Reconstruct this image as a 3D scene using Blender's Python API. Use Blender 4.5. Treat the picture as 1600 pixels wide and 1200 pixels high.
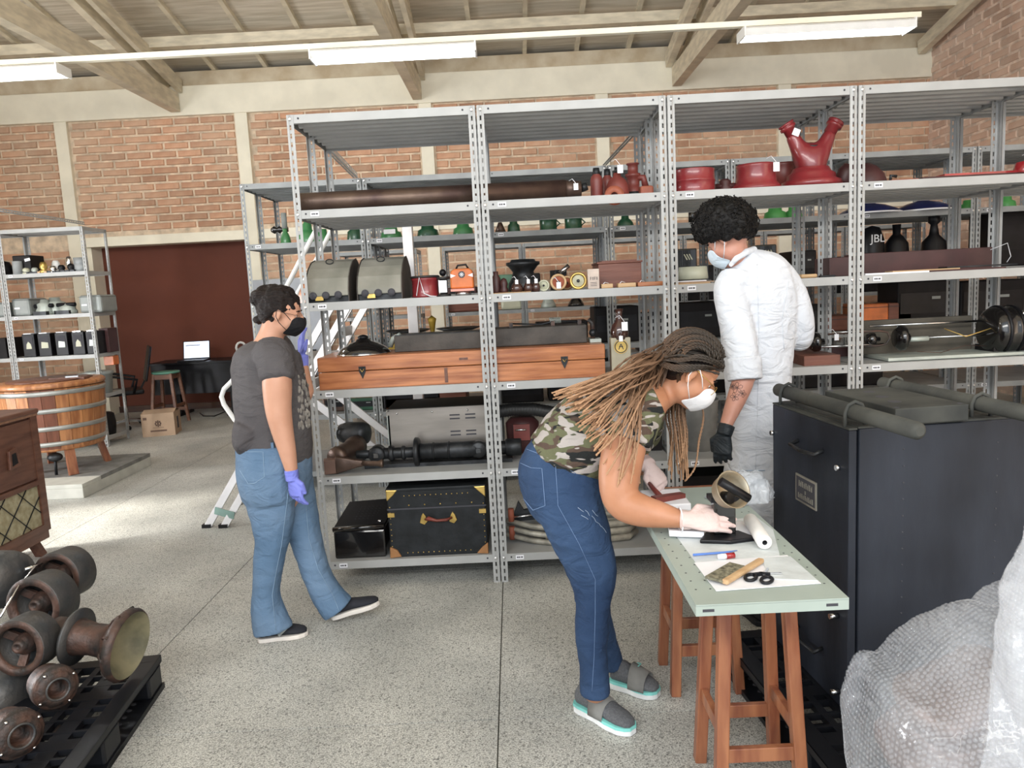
import bpy, bmesh, math, random
from mathutils import Vector, Matrix, noise
for o in list(bpy.data.objects): bpy.data.objects.remove(o, do_unlink=True)
SC = bpy.context.scene
COL = SC.collection
PI = math.pi
random.seed(7)
# ---------------------------------------------------------------- camera
F, PITCH, ROLL, YAW, H = 1172.95, .1273, .0503, -.0068, 1.52
fwd = Vector((math.sin(YAW)*math.cos(PITCH), math.cos(YAW)*math.cos(PITCH), -math.sin(PITCH)))
rgt = Vector((math.cos(YAW), -math.sin(YAW), 0)); upv = rgt.cross(fwd)
R2 = rgt*math.cos(ROLL) - upv*math.sin(ROLL); U2 = rgt*math.sin(ROLL) + upv*math.cos(ROLL)
cam_d = bpy.data.cameras.new('camera'); cam = bpy.data.objects.new('camera', cam_d); COL.objects.link(cam)
cam_d.sensor_width = 36; cam_d.lens = F*36/1600; cam_d.clip_start = .05
cam.matrix_world = Matrix(((R2.x, U2.x, -fwd.x, 0), (R2.y, U2.y, -fwd.y, 0), (R2.z, U2.z, -fwd.z, H), (0, 0, 0, 1)))
SC.camera = cam
# ---------------------------------------------------------------- light and exposure
w = bpy.data.worlds.new('daylight'); SC.world = w; w.use_nodes = True
bg = w.node_tree.nodes['Background']; bg.inputs[0].default_value = (.86, .93, 1, 1); bg.inputs[1].default_value = 1.0
def light(name, kind, loc, rot, energy, col=(1, 1, 1), **k):
    d = bpy.data.lights.new(name, kind); d.energy = energy; d.color = col
    for a, b in k.items(): setattr(d, a, b)
    o = bpy.data.objects.new(name, d); o.location = loc; o.rotation_euler = rot; COL.objects.link(o); return o
sund = Vector((.85, .27, -.5))
sun = light('sun', 'SUN', (-20, 8, 15), (0, 0, 0), 8, (1, .95, .86), angle=.09)
sun.rotation_euler = sund.to_track_quat('-Z', 'Y').to_euler()
# daylight falling in through the wide doorway behind the photographer and the doorway on the left
light('door_daylight', 'AREA', (-.6, -3.6, 2.3), (math.radians(78), 0, 0), 85, (.93, .96, 1), shape='RECTANGLE', size=7, size_y=3)
light('side_daylight', 'AREA', (-7.3, 3.75, 1.5), (0, math.radians(-90), 0), 240, (.95, .97, 1), shape='RECTANGLE', size=2.6, size_y=1.2)
# added fill light, no window behind it: brightens the upper back wall
light('back_wall_fill', 'AREA', (-.8, -3.2, 4.3), (math.radians(92), 0, 0), 300, (1, .98, .93), shape='RECTANGLE', size=9, size_y=1)
SC.view_settings.view_transform = 'Standard'; SC.view_settings.look = 'None'
SC.view_settings.gamma = 1; SC.view_settings.use_curve_mapping = False
SC.view_settings.exposure = 0.45
# ---------------------------------------------------------------- helpers
def at(px, py, y=None, z=None, x=None):
    """world point seen in that spot of the photograph, on the plane y=, z= or x="""
    r = fwd + R2*((px-800)/F) - U2*((py-600)/F)
    t = y/r.y if y is not None else ((z-H)/r.z if z is not None else x/r.x)
    return r*t + Vector((0, 0, H))
class MB:
    def __init__(s): s.v = []; s.f = []; s.mi = []; s.M = Matrix(); s.m = 0; s.sm = []
    def add(s, vs, fs, smooth=False):
        n = len(s.v); s.v += [s.M @ Vector(p) for p in vs]
        for f in fs: s.f.append([i+n for i in f]); s.mi.append(s.m); s.sm.append(smooth)
        return s
    def box(s, a, b, c0, d, e, g):
        vs = [(x, y, z) for z in (e, g) for y in (c0, d) for x in (a, b)]
        return s.add(vs, [(0, 2, 3, 1), (4, 5, 7, 6), (0, 1, 5, 4), (2, 6, 7, 3), (0, 4, 6, 2), (1, 3, 7, 5)])
    def cbox(s, c, sz, rz=0, R=None):
        old = s.M; s.M = old @ Matrix.Translation(c) @ (R.to_4x4() if R is not None else Matrix.Rotation(rz, 4, 'Z'))
        x, y, z = sz; s.box(-x/2, x/2, -y/2, y/2, -z/2, z/2); s.M = old; return s
    def bar(s, p, q, wd, ht, up=(0, 0, 1)):
        p = Vector(p); q = Vector(q); d = (q-p); L = d.length; d.normalize(); u = Vector(up)
        sd = d.cross(u); sd = sd.normalized() if sd.length > 1e-5 else Vector((1, 0, 0)); u = sd.cross(d)
        R = Matrix((sd, d, u)).transposed()
        return s.cbox((p+q)/2, (wd, L, ht), R=R)
    def tube(s, pts, r, n=10, caps=True, smooth=True, closed=False, sx=1):
        pts = [Vector(p) for p in pts]; N = len(pts); rr = r if isinstance(r, (list, tuple)) else [r]*N
        vs = []; T0 = None; nrm = None
        for i, p in enumerate(pts):
            if closed: t = pts[(i+1) % N]-pts[i-1]
            else: t = pts[min(i+1, N-1)]-pts[max(i-1, 0)]
            t.normalize()
            if nrm is None:
                a = Vector((0, 0, 1)) if abs(t.z) < .9 else Vector((1, 0, 0)); nrm = (a - t*a.dot(t)).normalized()
            else:
                nrm = nrm - t*nrm.dot(t); nrm = nrm.normalized() if nrm.length > 1e-6 else t.orthogonal().normalized()
            b = t.cross(nrm)
            for k in range(n):
                a = 2*PI*k/n; vs.append(p + (nrm*math.cos(a) + b*math.sin(a)*sx)*rr[i])
        fs = []
        for i in range(N if closed else N-1):
            j = (i+1) % N
            for k in range(n): fs.append((i*n+k, i*n+(k+1) % n, j*n+(k+1) % n, j*n+k))
        s.add(vs, fs, smooth)
        if caps and not closed: s.add(vs[:n], [tuple(range(n-1, -1, -1))]); s.add(vs[-n:], [tuple(range(n))])
        return s
    def lathe(s, prof, n=24, ax='Z', smooth=True, sx=1, sy=1, a0=0, a1=2*PI):
        """prof: list of (radius, height)"""
        full = abs(a1-a0-2*PI) < 1e-6; m = n if full else n+1; vs = []
        for r, h in prof:
            for k in range(m):
                a = a0+(a1-a0)*k/n; x, y = r*math.cos(a)*sx, r*math.sin(a)*sy
                vs.append({'Z': (x, y, h), 'X': (h, x, y), 'Y': (y, h, x)}[ax])
        fs = []
        for i in range(len(prof)-1):
            for k in range(n):
                k2 = (k+1) % m
                fs.append((i*m+k, i*m+k2, (i+1)*m+k2, (i+1)*m+k))
        s.add(vs, fs, smooth); return s
    def disc(s, c, r, n=20, ax='Z', h=.002):
        old = s.M; s.M = old @ Matrix.Translation(c); s.lathe([(0, 0), (r, 0), (r, h), (0, h)], n, ax, False); s.M = old; return s
    def loft(s, rings, cap=True, smooth=True):
        n = len(rings[0]); vs = [p for r in rings for p in r]; fs = []
        for i in range(len(rings)-1):
            for k in range(n): fs.append((i*n+k, i*n+(k+1) % n, (i+1)*n+(k+1) % n, (i+1)*n+k))
        s.add(vs, fs, smooth)
        if cap: s.add(rings[0], [tuple(range(n-1, -1, -1))]); s.add(rings[-1], [tuple(range(n))])
        return s
    def prism(s, poly, h0, h1, ax='Z', smooth=False):
        f = {'Z': lambda a, b, h: (a, b, h), 'Y': lambda a, b, h: (a, h, b), 'X': lambda a, b, h: (h, a, b)}[ax]
        n = len(poly); vs = [f(a, b, h0) for a, b in poly]+[f(a, b, h1) for a, b in poly]
        s.add(vs, [tuple(range(n)), tuple(range(2*n-1, n-1, -1))]); s.add(vs, [(i, i+n, (i+1) % n+n, (i+1) % n) for i in range(n)], smooth)
        return s
    def ball(s, c, r, n=12, m=8, sc=(1, 1, 1)):
        old = s.M; s.M = old @ Matrix.Translation(c) @ Matrix.Diagonal((*sc, 1))
        s.lathe([(r*math.sin(PI*i/m) if 0 < i < m else 1e-4, -r*math.cos(PI*i/m)) for i in range(m+1)], n); s.M = old; return s
    def mesh(s, name, mats):
        me = bpy.data.meshes.new(name); me.from_pydata([tuple(v) for v in s.v], [], s.f)
        for m in (mats if isinstance(mats, (list, tuple)) else [mats]): me.materials.append(m)
        me.polygons.foreach_set('material_index', s.mi); me.polygons.foreach_set('use_smooth', s.sm); me.update()
        bm = bmesh.new(); bm.from_mesh(me); bmesh.ops.remove_doubles(bm, verts=bm.verts, dist=1e-5)
        bmesh.ops.recalc_face_normals(bm, faces=bm.faces); bm.to_mesh(me); bm.free()
        return me
    def build(s, name, mats, parent=None, w=False, loc=None, rz=0, bevel=0):
        """w=True: vertices are in world space and are brought into the parent's space"""
        if w and parent is not None:
            T = parent
            M = Matrix()
            while T is not None: M = T.matrix_basis @ M; T = T.parent
            I = M.inverted(); s.v = [I @ v for v in s.v]
        elif w and loc is not None:
            I = Matrix.Translation(loc).inverted(); s.v = [I @ v for v in s.v]
        o = bpy.data.objects.new(name, s.mesh(name, mats)); COL.objects.link(o)
        if parent is not None: o.parent = parent
        if loc is not None: o.location = loc
        if rz: o.rotation_euler.z = rz
        if bevel:
            b = o.modifiers.new('bevel', 'BEVEL'); b.width = bevel; b.segments = 2; b.limit_method = 'ANGLE'; b.angle_limit = .7
        return o
def put(name, me, parent, loc=(0, 0, 0), rot=(0, 0, 0), sc=None):
    o = bpy.data.objects.new(name, me); COL.objects.link(o); o.parent = parent; o.location = loc; o.rotation_euler = rot
    if sc: o.scale = sc
    return o
def tag(o, label=None, cat=None, group=None, kind=None):
    for k, v in (('label', label), ('category', cat), ('group', group), ('kind', kind)):
        if v: o[k] = v
    return o
def thing(name, label, cat, loc=(0, 0, 0), rz=0, group=None, kind=None):
    o = bpy.data.objects.new(name, None); COL.objects.link(o); o.location = loc; o.rotation_euler.z = rz; o.empty_display_size = .1
    return tag(o, label, cat, group, kind)
def copy_tree(o, parent=None):
    c = o.copy(); COL.objects.link(c); c.parent = parent
    for ch in list(o.children): copy_tree(ch, c)
    return c
# ---------------------------------------------------------------- materials
def mat(name, col, rough=.6, metal=0, var=.12, scale=8, bump=0, bscale=40, col2=None, tr=0, alpha=1, spec=.5, stretch=(1, 1, 1), rnd=0, coat=0, thr=None, detail=4):
    m = bpy.data.materials.new(name); m.use_nodes = True; nt = m.node_tree; N = nt.nodes; L = nt.links
    b = N['Principled BSDF']; b.inputs['Roughness'].default_value = rough; b.inputs['Metallic'].default_value = metal
    b.inputs['Specular IOR Level'].default_value = spec
    b.inputs['Transmission Weight'].default_value = tr; b.inputs['Alpha'].default_value = alpha; b.inputs['Coat Weight'].default_value = coat
    tc = N.new('ShaderNodeTexCoord'); mp = N.new('ShaderNodeMapping'); mp.inputs['Scale'].default_value = stretch
    L.new(tc.outputs['Object'], mp.inputs[0])
    n1 = N.new('ShaderNodeTexNoise'); n1.inputs['Scale'].default_value = scale; n1.inputs['Detail'].default_value = detail; L.new(mp.outputs[0], n1.inputs['Vector'])
    r = N.new('ShaderNodeValToRGB'); e = r.color_ramp.elements
    c2 = col2 or tuple(min(1, c*(1+var*2)) for c in col)
    c1 = col if col2 else tuple(c*(1-var*2) for c in col)
    e[0].position, e[1].position = thr or (.35, .65); e[0].color = (*c1, 1); e[1].color = (*c2, 1)
    L.new(n1.outputs[0], r.inputs[0]); out = r.outputs[0]
    if rnd:
        oi = N.new('ShaderNodeObjectInfo'); ge = N.new('ShaderNodeNewGeometry'); ad = N.new('ShaderNodeMath'); ad.operation = 'ADD'
        fr = N.new('ShaderNodeMath'); fr.operation = 'FRACT'; mr = N.new('ShaderNodeMapRange'); mr.inputs[3].default_value = 1-rnd; mr.inputs[4].default_value = 1+rnd
        L.new(oi.outputs['Random'], ad.inputs[0]); L.new(ge.outputs['Random Per Island'], ad.inputs[1]); L.new(ad.outputs[0], fr.inputs[0]); L.new(fr.outputs[0], mr.inputs[0])
        hs = N.new('ShaderNodeHueSaturation'); L.new(mr.outputs[0], hs.inputs['Value']); L.new(out, hs.inputs['Color']); out = hs.outputs[0]
    L.new(out, b.inputs['Base Color'])
    if bump:
        n2 = N.new('ShaderNodeTexNoise'); n2.inputs['Scale'].default_value = bscale; n2.inputs['Detail'].default_value = 5; L.new(mp.outputs[0], n2.inputs['Vector'])
        bp = N.new('ShaderNodeBump'); bp.inputs['Strength'].default_value = bump; bp.inputs['Distance'].default_value = .01
        L.new(n2.outputs[0], bp.inputs['Height']); L.new(bp.outputs[0], b.inputs['Normal'])
    return m
def emat(name, col, st):
    m = bpy.data.materials.new(name); m.use_nodes = True; b = m.node_tree.nodes['Principled BSDF']
    b.inputs['Base Color'].default_value = (*col, 1); b.inputs['Emission Color'].default_value = (*col, 1); b.inputs['Emission Strength'].default_value = st
    return m
def wood(name, c1, c2, rough=.45, stretch=(1, 12, 12), scale=3, coat=0):
    return mat(name, c1, rough, col2=c2, scale=scale, stretch=stretch, bump=.15, bscale=8, coat=coat, detail=8)
def brick_mat(name, c1, c2, c3, amt=.45):
    """fired clay with pale mortar wash smeared over it"""
    m = mat(name, c1, .9, col2=c2, scale=5, bump=.4, bscale=60, rnd=.22); nt = m.node_tree; N = nt.nodes; L = nt.links
    b = N['Principled BSDF']; src = b.inputs['Base Color'].links[0].from_socket
    ge = N.new('ShaderNodeNewGeometry'); n = N.new('ShaderNodeTexNoise'); n.inputs['Scale'].default_value = 1.1; n.inputs['Detail'].default_value = 7; n.inputs['Roughness'].default_value = .65
    L.new(ge.outputs['Position'], n.inputs['Vector'])
    r = N.new('ShaderNodeMapRange'); r.inputs[1].default_value = .42; r.inputs[2].default_value = .72; r.inputs[4].default_value = amt
    L.new(n.outputs[0], r.inputs[0]); mx = N.new('ShaderNodeMix'); mx.data_type = 'RGBA'
    L.new(r.outputs[0], mx.inputs[0]); L.new(src, mx.inputs[6]); mx.inputs[7].default_value = (*c3, 1); L.new(mx.outputs[2], b.inputs['Base Color'])
    return m
M = {}
M['brick'] = brick_mat('clay_brick', (.50, .265, .165), (.62, .37, .24), (.70, .55, .41), .6)
M['brickR'] = brick_mat('washed_brick', (.60, .40, .30), (.66, .48, .38), (.74, .60, .50), .9)
M['mortar'] = mat('mortar', (.68, .55, .41), .95, bump=.5, bscale=50)
M['mortarR'] = mat('mortar_washed', (.72, .58, .48), .95, bump=.5, bscale=50)
M['cream'] = mat('cream_paint', (.90, .85, .70), .6, var=.03, scale=3, bump=.08)
M['creamw'] = mat('cream_timber', (.68, .61, .47), .6, var=.07, scale=5, stretch=(1, 1, 4), bump=.1)
M['plate'] = mat('dusty_plate', (.50, .40, .27), .8, col2=(.66, .58, .44), scale=4)
M['plank'] = mat('roof_plank', (.50, .44, .34), .85, col2=(.66, .60, .50), scale=3, stretch=(.6, 8, 1), rnd=.08)
M['red'] = mat('red_wall', (.13, .033, .016), .75, var=.04, scale=2)
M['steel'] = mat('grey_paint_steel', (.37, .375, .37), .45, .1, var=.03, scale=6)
M['dsteel'] = mat('darker_steel', (.28, .295, .30), .5, .1, var=.06, scale=6)  # darker, slightly bluer grey than the front row steel
M['bolt'] = mat('zinc_bolt', (.75, .75, .75), .3, .9, var=.02)
M['paper'] = mat('white_paper', (.80, .81, .85), .8, var=.02)
M['ink'] = mat('ink', (.05, .05, .06), .8, var=.02)
M['black'] = mat('black_paint', (.006, .006, .008), .4, spec=.3, var=.2, scale=10)
M['tube'] = emat('fluorescent_tube', (.95, .98, 1), 30)
M['lampw'] = mat('white_enamel', (.8, .8, .78), .4, var=.02)

# ---------------------------------------------------------------- floor
def floor_mat():
    m = mat('terrazzo', (.41, .415, .39), .5, col2=(.60, .60, .56), scale=2.2, stretch=(1, 1, 1), spec=.35, thr=(.3, .7)); nt = m.node_tree; N = nt.nodes; L = nt.links
    b = N['Principled BSDF']; src = b.inputs['Base Color'].links[0].from_socket
    ge = N.new('ShaderNodeNewGeometry'); L.new(ge.outputs['Position'], N['Noise Texture'].inputs['Vector'])
    v = N.new('ShaderNodeTexVoronoi'); v.inputs['Scale'].default_value = 150; L.new(ge.outputs['Position'], v.inputs['Vector'])
    r = N.new('ShaderNodeValToRGB'); e = r.color_ramp.elements; e[0].color = (.10, .10, .10, 1); e[0].position = .02
    e[1].color = (1, 1, 1, 1); e[1].position = .5; x = e.new(.22); x.color = (.62, .62, .62, 1)
    L.new(v.outputs['Color'], r.inputs[0])
    n2 = N.new('ShaderNodeTexNoise'); n2.inputs['Scale'].default_value = 190; n2.inputs['Detail'].default_value = 3; L.new(ge.outputs['Position'], n2.inputs['Vector'])
    r2 = N.new('ShaderNodeMapRange'); r2.inputs[1].default_value = .36; r2.inputs[2].default_value = .58; r2.inputs[3].default_value = .42; r2.inputs[4].default_value = 1.22; L.new(n2.outputs[0], r2.inputs[0])
    mx = N.new('ShaderNodeMix'); mx.data_type = 'RGBA'; mx.blend_type = 'MULTIPLY'; mx.inputs[0].default_value = .8
    L.new(src, mx.inputs[6]); L.new(r.outputs[0], mx.inputs[7])
    mx2 = N.new('ShaderNodeMix'); mx2.data_type = 'RGBA'; mx2.blend_type = 'MULTIPLY'; mx2.inputs[0].default_value = .9
    L.new(mx.outputs[2], mx2.inputs[6]); L.new(r2.outputs[0], mx2.inputs[7])
    L.new(mx2.outputs[2], b.inputs['Base Color'])
    rr = N.new('ShaderNodeMapRange'); rr.inputs[3].default_value = .38; rr.inputs[4].default_value = .62; L.new(N['Noise Texture'].outputs[0], rr.inputs[0]); L.new(rr.outputs[0], b.inputs['Roughness'])
    return m
M['floor'] = floor_mat(); M['joint'] = mat('floor_joint', (.08, .08, .07), .9)
fl = tag(MB().box(-7.4, 5.8, -3, 11, -.1, -.006).build('floor', M['joint']), kind='structure')
jx = [-7.4]+[-.124+1.51*k for k in range(-4, 4)]+[5.8]; jy = [-3]+[2.5+1.48*k for k in range(-3, 6)]+[11]
for i in range(len(jx)-1):
    for j in range(len(jy)-1):
        g = .0025; MB().box(jx[i]+g, jx[i+1]-g, jy[j]+g, jy[j+1]-g, -.02, 0).build('floor_slab', M['floor'], fl)
# ---------------------------------------------------------------- back wall
YB = 10.5
def brick_mesh(name, sx, sz, d, m, seed):
    r = random.Random(seed); b = MB(); e = .006
    def q(): return (r.random()-.5)*.006
    o = [(-sx/2+q(), 0, -sz/2+q()), (sx/2+q(), 0, -sz/2+q()), (sx/2+q(), 0, sz/2+q()), (-sx/2+q(), 0, sz/2+q())]
    f = [(x*(1-e*2/sx*1.5), -d+q()*.6, z*(1-e*2/sz*1.5)) for x, y, z in o]
    b.add(o+f, [(4, 5, 6, 7), (0, 1, 5, 4), (1, 2, 6, 5), (2, 3, 7, 6), (3, 0, 4, 7)]); return b.mesh(name, m)
wb = tag(MB().build('wall_back', M['mortar']), kind='structure')
b = MB(); b.box(-7.4, -6.0, YB, YB+.25, 0, 4.6); b.box(-6.0, -3.52, YB, YB+.25, 2.45, 4.6); b.box(-3.52, 5.8, YB, YB+.25, 0, 4.6)
wb.data = b.mesh('wall_back', M['mortar'])
posts = [-8.4, -5.97, -3.53, -1.05, 1.32, 3.77, 6.2]
cand = []
for pi in range(len(posts)-1):
    x0, x1 = max(posts[pi]+.11, -7.35), min(posts[pi+1]-.11, 5.75)
    row = 0; z = 4.02-.05
    while z > .1:
        lintel = abs(z-2.42) < .11
        if not lintel and not (pi == 1 and z < 2.5):
            x = x0 - (.17 if row % 2 else 0) + .03*(pi % 3)
            while x < x1-.04:
                a, c = max(x, x0), min(x+.325, x1)
                if c-a > .05: cand.append(((a+c)/2, z, c-a))
                x += .347
        row += 1; z -= .1055
bm_cache = {}
def vis_key(c): return 0 if (c[1] > 2.5 and c[0] < .9 and c[0] > -7.0) else 1
cand.sort(key=lambda c: (vis_key(c), c[0]))
stuffb = MB(); rb = random.Random(3)
for k, (cx, cz, ln) in enumerate(cand):
    if k < 300:
        key = (round(ln, 2), rb.randrange(4))
        if key not in bm_cache: bm_cache[key] = brick_mesh('brick', ln, .082, .02, M['brick'], hash(key))
        put('brick', bm_cache[key], wb, (cx, YB+.002, cz))
    else:
        stuffb.box(cx-ln/2, cx+ln/2, YB-.014, YB+.01, cz-.04, cz+.04)
s = stuffb.build('brickwork', M['brick'], wb); s['kind'] = 'stuff'
for px_ in posts[1:-1]:
    MB().box(px_-.085, px_+.085, YB-.05, YB+.05, 0, 4.03).build('concrete_post', M['cream'], wb, bevel=.006)
MB().box(-6.0, 5.8, YB-.03, YB+.26, 2.36, 2.49).build('lintel', M['cream'], wb, bevel=.005)
MB().box(-7.4, 5.8, YB-.06, YB+.2, 4.03, 4.41).build('ring_beam', M['cream'], wb, bevel=.008)
MB().box(-7.4, 5.8, YB-.02, YB+.2, 4.41, 4.60).build('wall_plate', M['plate'], wb)
MB().box(-6.05, -5.8, YB+.05, 10.82, 0, 2.4).build('jamb', M['cream'], wb)
tag(MB().box(-6.3, -3.3, 10.82, 10.95, 0, 2.6).build('wall_red', M['red']), kind='structure')
tag(MB().box(-5.8, -3.54, 10.79, 10.82, 0, .09).build('baseboard_back', wood('dark_skirting', (.05, .02, .015), (.09, .04, .02))), kind='structure')
# right wall
wr = tag(MB().box(5.72, 5.95, -3, 10.75, 0, 6.6).build('wall_right', M['mortarR']), kind='structure')
cand = []
for row in range(44):
    z = .08+row*.106; y = 10.4-(.17 if row % 2 else 0)
    while y > 4: cand.append((y, z)); y -= .347
cand.sort(key=lambda c: (0 if c[1] > 1.9 and c[0] > 7.0 else 1, -c[1]))
sb = MB(); rme = [brick_mesh('brick', .32, .08, .012, M['brickR'], 50+i) for i in range(6)]
for k, (y, z) in enumerate(cand):
    if k < 300: put('brick', rb.choice(rme), wr, (5.722, y, z), (0, 0, -PI/2))
    else: sb.box(5.71, 5.73, y-.16, y+.16, z-.04, z+.04)
s = sb.build('brickwork', M['brickR'], wr); s['kind'] = 'stuff'
# left wall with the wide doorway the sun falls through
wl = MB(); wl.box(-7.6, -7.4, -3, 3.1, 0, 6.6); wl.box(-7.6, -7.4, 4.35, 10.75, 0, 6.6); wl.box(-7.6, -7.4, 3.1, 4.35, 2.9, 6.6)
tag(wl.build('wall_left', M['mortar']), kind='structure')
# ---------------------------------------------------------------- roof
SL = .2
def zr(y): return 4.60+SL*(10.5-y)
cl = tag(MB().add([(-7.5, 10.7, zr(10.7)+.12), (5.9, 10.7, zr(10.7)+.12), (5.9, -3, zr(-3)+.12), (-7.5, -3, zr(-3)+.12)], [(0, 1, 2, 3)]).build('ceiling', M['plank']), kind='structure')
y = 10.68
while y > 1.0:
    b = MB(); y2 = y-.245; b.add([(-7.4, y, zr(y)+.06), (5.75, y, zr(y)+.06), (5.75, y2, zr(y2)+.06), (-7.4, y2, zr(y2)+.06), (-7.4, y, zr(y)+.085), (5.75, y, zr(y)+.085), (5.75, y2, zr(y2)+.085), (-7.4, y2, zr(y2)+.085)],
                                [(0, 1, 2, 3), (4, 5, 6, 7), (0, 1, 5, 4), (2, 3, 7, 6), (0, 3, 7, 4), (1, 2, 6, 5)])
    b.build('roof_plank', M['plank'], cl); y -= .25
def slope_bar(x, y0, y1, dz, wd, ht, name, m):
    MB().bar((x, y0, zr(y0)+dz), (x, y1, zr(y1)+dz), wd, ht).build(name, m, cl)
x = at(113, 65, y=9.6).x - .7*3
while x < 5.7:
    slope_bar(x, 10.6, 0, .03, .055, .06, 'rafter', M['creamw']); x += .693
MB().box(-7.4, 5.75, 9.56, 9.68, 4.63, 4.75).build('purlin', M['creamw'], cl)
MB().box(-7.4, 5.75, 7.5, 7.62, 5.05, 5.17).build('purlin', M['creamw'], cl)
for x in (-7.6, -4.38, -1.14, 2.32, 5.66):
    if -7.4 < x < 5.8:
        if x < 5: MB().box(x-.06, x+.06, 1, 10.42, 4.07, 4.31).build('tie_beam', M['creamw'], cl)
        slope_bar(x-.10, 10.42, 2, -.22, .09, .17, 'top_chord', M['creamw'])
        if x < 5: slope_bar(x+.09, 10.42, 2, -.22, .06, .17, 'top_chord', M['creamw'])
MB().box(-3.9, 3.2, 6.0, 6.05, 3.40, 3.44).build('conduit', M['cream'], cl)
# ---------------------------------------------------------------- fluorescent lamps
def lamp(x0, x1, label):
    t = thing('ceiling_lamp', label, 'lamp', ((x0+x1)/2, 6.02, 3.33)); L_ = (x1-x0)/2
    b = MB(); b.prism([(-.10, .03), (-.085, -.02), (-.05, .012), (.05, .012), (.085, -.02), (.10, .03), (.07, .05), (-.07, .05)], -L_, L_, 'X')
    b.build('housing', M['lampw'], t)
    for s_ in (-1, 1): MB().box(s_*L_-.006, s_*L_+.006, -.10, .10, -.025, .05).build('end_cap', M['lampw'], t)
    for yy in (-.035, .035): MB().tube([(-L_+.03, yy, -.012), (L_-.03, yy, -.012)], .014, 10).build('tube', M['tube'], t)
    for xx in (-L_*.7, L_*.62): MB().box(xx-.012, xx+.012, -.015, .015, .05, .09).build('hanger', M['steel'], t)
    return t
lamp(-4.75, -3.36, 'leftmost fluorescent lamp, cut by the left picture edge, lit'); lamp(-1.44, -.19, 'middle fluorescent lamp hanging above the left shelving, lit'); lamp(1.84, 3.12, 'right fluorescent lamp near the brick side wall, lit')
#RACKS
# ---------------------------------------------------------------- slotted steel shelving
def flange(w=.034, n=60, h=2.4):
    b = MB(); x0, x1 = .013, .021; p = h/n
    def q(a, c, z0, z1): b.add([(a, 0, z0), (c, 0, z0), (c, 0, z1), (a, 0, z1)], [(0, 1, 2, 3)])
    q(0, x0, 0, h); q(x1, w, 0, h)
    for k in range(n):
        z = k*p; s0 = .009 if k % 11 != 5 else .014
        q(x0, x1, z, z+s0); q(x0, x1, z+p-s0, z+p)
    return b
def post_mesh(h, n, m):
    a = flange(h=h, n=n); c = flange(h=h, n=n); b = MB()
    b.v = a.v+[Vector((0, v.x, v.z)) for v in c.v]; b.f = a.f+[[i+len(a.v) for i in f] for f in c.f]; b.mi = [0]*len(b.f); b.sm = [False]*len(b.f)
    me = b.mesh('post', m); bm = bmesh.new(); bm.from_mesh(me)
    bmesh.ops.solidify(bm, geom=bm.faces[:], thickness=.0018); bm.to_mesh(me); bm.free(); return me
def shelf_mesh(w, d, m, ribs=9):
    b = MB(); b.box(0, w, 0, .0015, -.04, 0); b.box(0, w, d-.0015, d, -.04, 0)
    b.box(0, .0015, 0, d, -.04, 0); b.box(w-.0015, w, 0, d, -.04, 0)
    b.box(0, w, .001, .012, -.041, -.0395)
    b.box(0.002, w-.002, .002, d-.002, -.003, 0)
    p = (d-.02)/ribs
    for k in range(ribs):
        y = .012+k*p
        b.prism([(y, -.003), (y+p*.12, -.034), (y+p*.30, -.038), (y+p*.52, -.034), (y+p*.80, -.004)], .02, w-.02, 'X')
    return b.mesh('shelf', m)
label_me = MB(); label_me.box(0, .042, -.002, 0, 0, .022); label_me.m = 1
for q_ in ((.006, .012), (.014, .021), (.023, .026), (.028, .036)): label_me.box(q_[0], q_[1], -.0025, -.001, .007, .015)
label_me = label_me.mesh('shelf_label', [M['paper'], M['ink']])
bolt_me = MB(); bolt_me.M = Matrix.Rotation(PI/2, 4, 'X'); bolt_me.lathe([(0, 0), (.0075, 0), (.0075, .003), (.004, .005), (0, .005)], 8, smooth=False); bolt_me = bolt_me.mesh('bolt', M['bolt'])
hole_me = MB(); hole_me.M = Matrix.Rotation(PI/2, 4, 'X'); hole_me.lathe([(0, 0), (.005, 0), (.005, .001), (0, .001)], 8, smooth=False); hole_me = hole_me.mesh('bolt_hole', M['ink'])
_pm = {}; _sm = {}
def unit(x0, y0, w, ds, levels, h, label, group=None, m='steel', detail=True, lab=True):
    t = thing('shelving_unit', label, 'shelving', (x0, y0, 0), group=group); g = .003; n = round(h/.04)
    if (h, m) not in _pm: _pm[h, m] = post_mesh(h, n, M[m])
    pm = _pm[h, m]; D = ds[-1]
    ys = [0]+list(ds)
    for i, yy in enumerate(ys):
        fr = (i == 0)
        if fr: put('post', pm, t, (g, 0, 0)); put('post', pm, t, (w-g, 0, 0), (0, 0, 0), (-1, 1, 1))
        else: put('post', pm, t, (g, yy, 0), (0, 0, 0), (1, -1, 1)); put('post', pm, t, (w-g, yy, 0), (0, 0, 0), (-1, -1, 1))
    if (w, D, m) not in _sm: _sm[w, D, m] = shelf_mesh(w-2*g-.008, D-.004, M[m], max(4, round(D/.095)))
    for k, z in enumerate(levels):
        s = put('shelf', _sm[w, D, m], t, (g+.004, .002, z))
        if detail:
            for xx in (.0, w-2*g-.008): put('bolt', bolt_me, t, (g+.004+xx+(.013 if xx == 0 else -.013), -.001, z-.02))
            for xx in (.052, w-.07): put('bolt_hole', hole_me, s, (xx, -.0005, -.018))
        if lab and 0 < k: put('shelf_label', label_me, s, (.075 if detail else .06, -.001, -.031))
    return t
LV = [2.4, 1.947, 1.494, 1.051, .604, .151]
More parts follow.
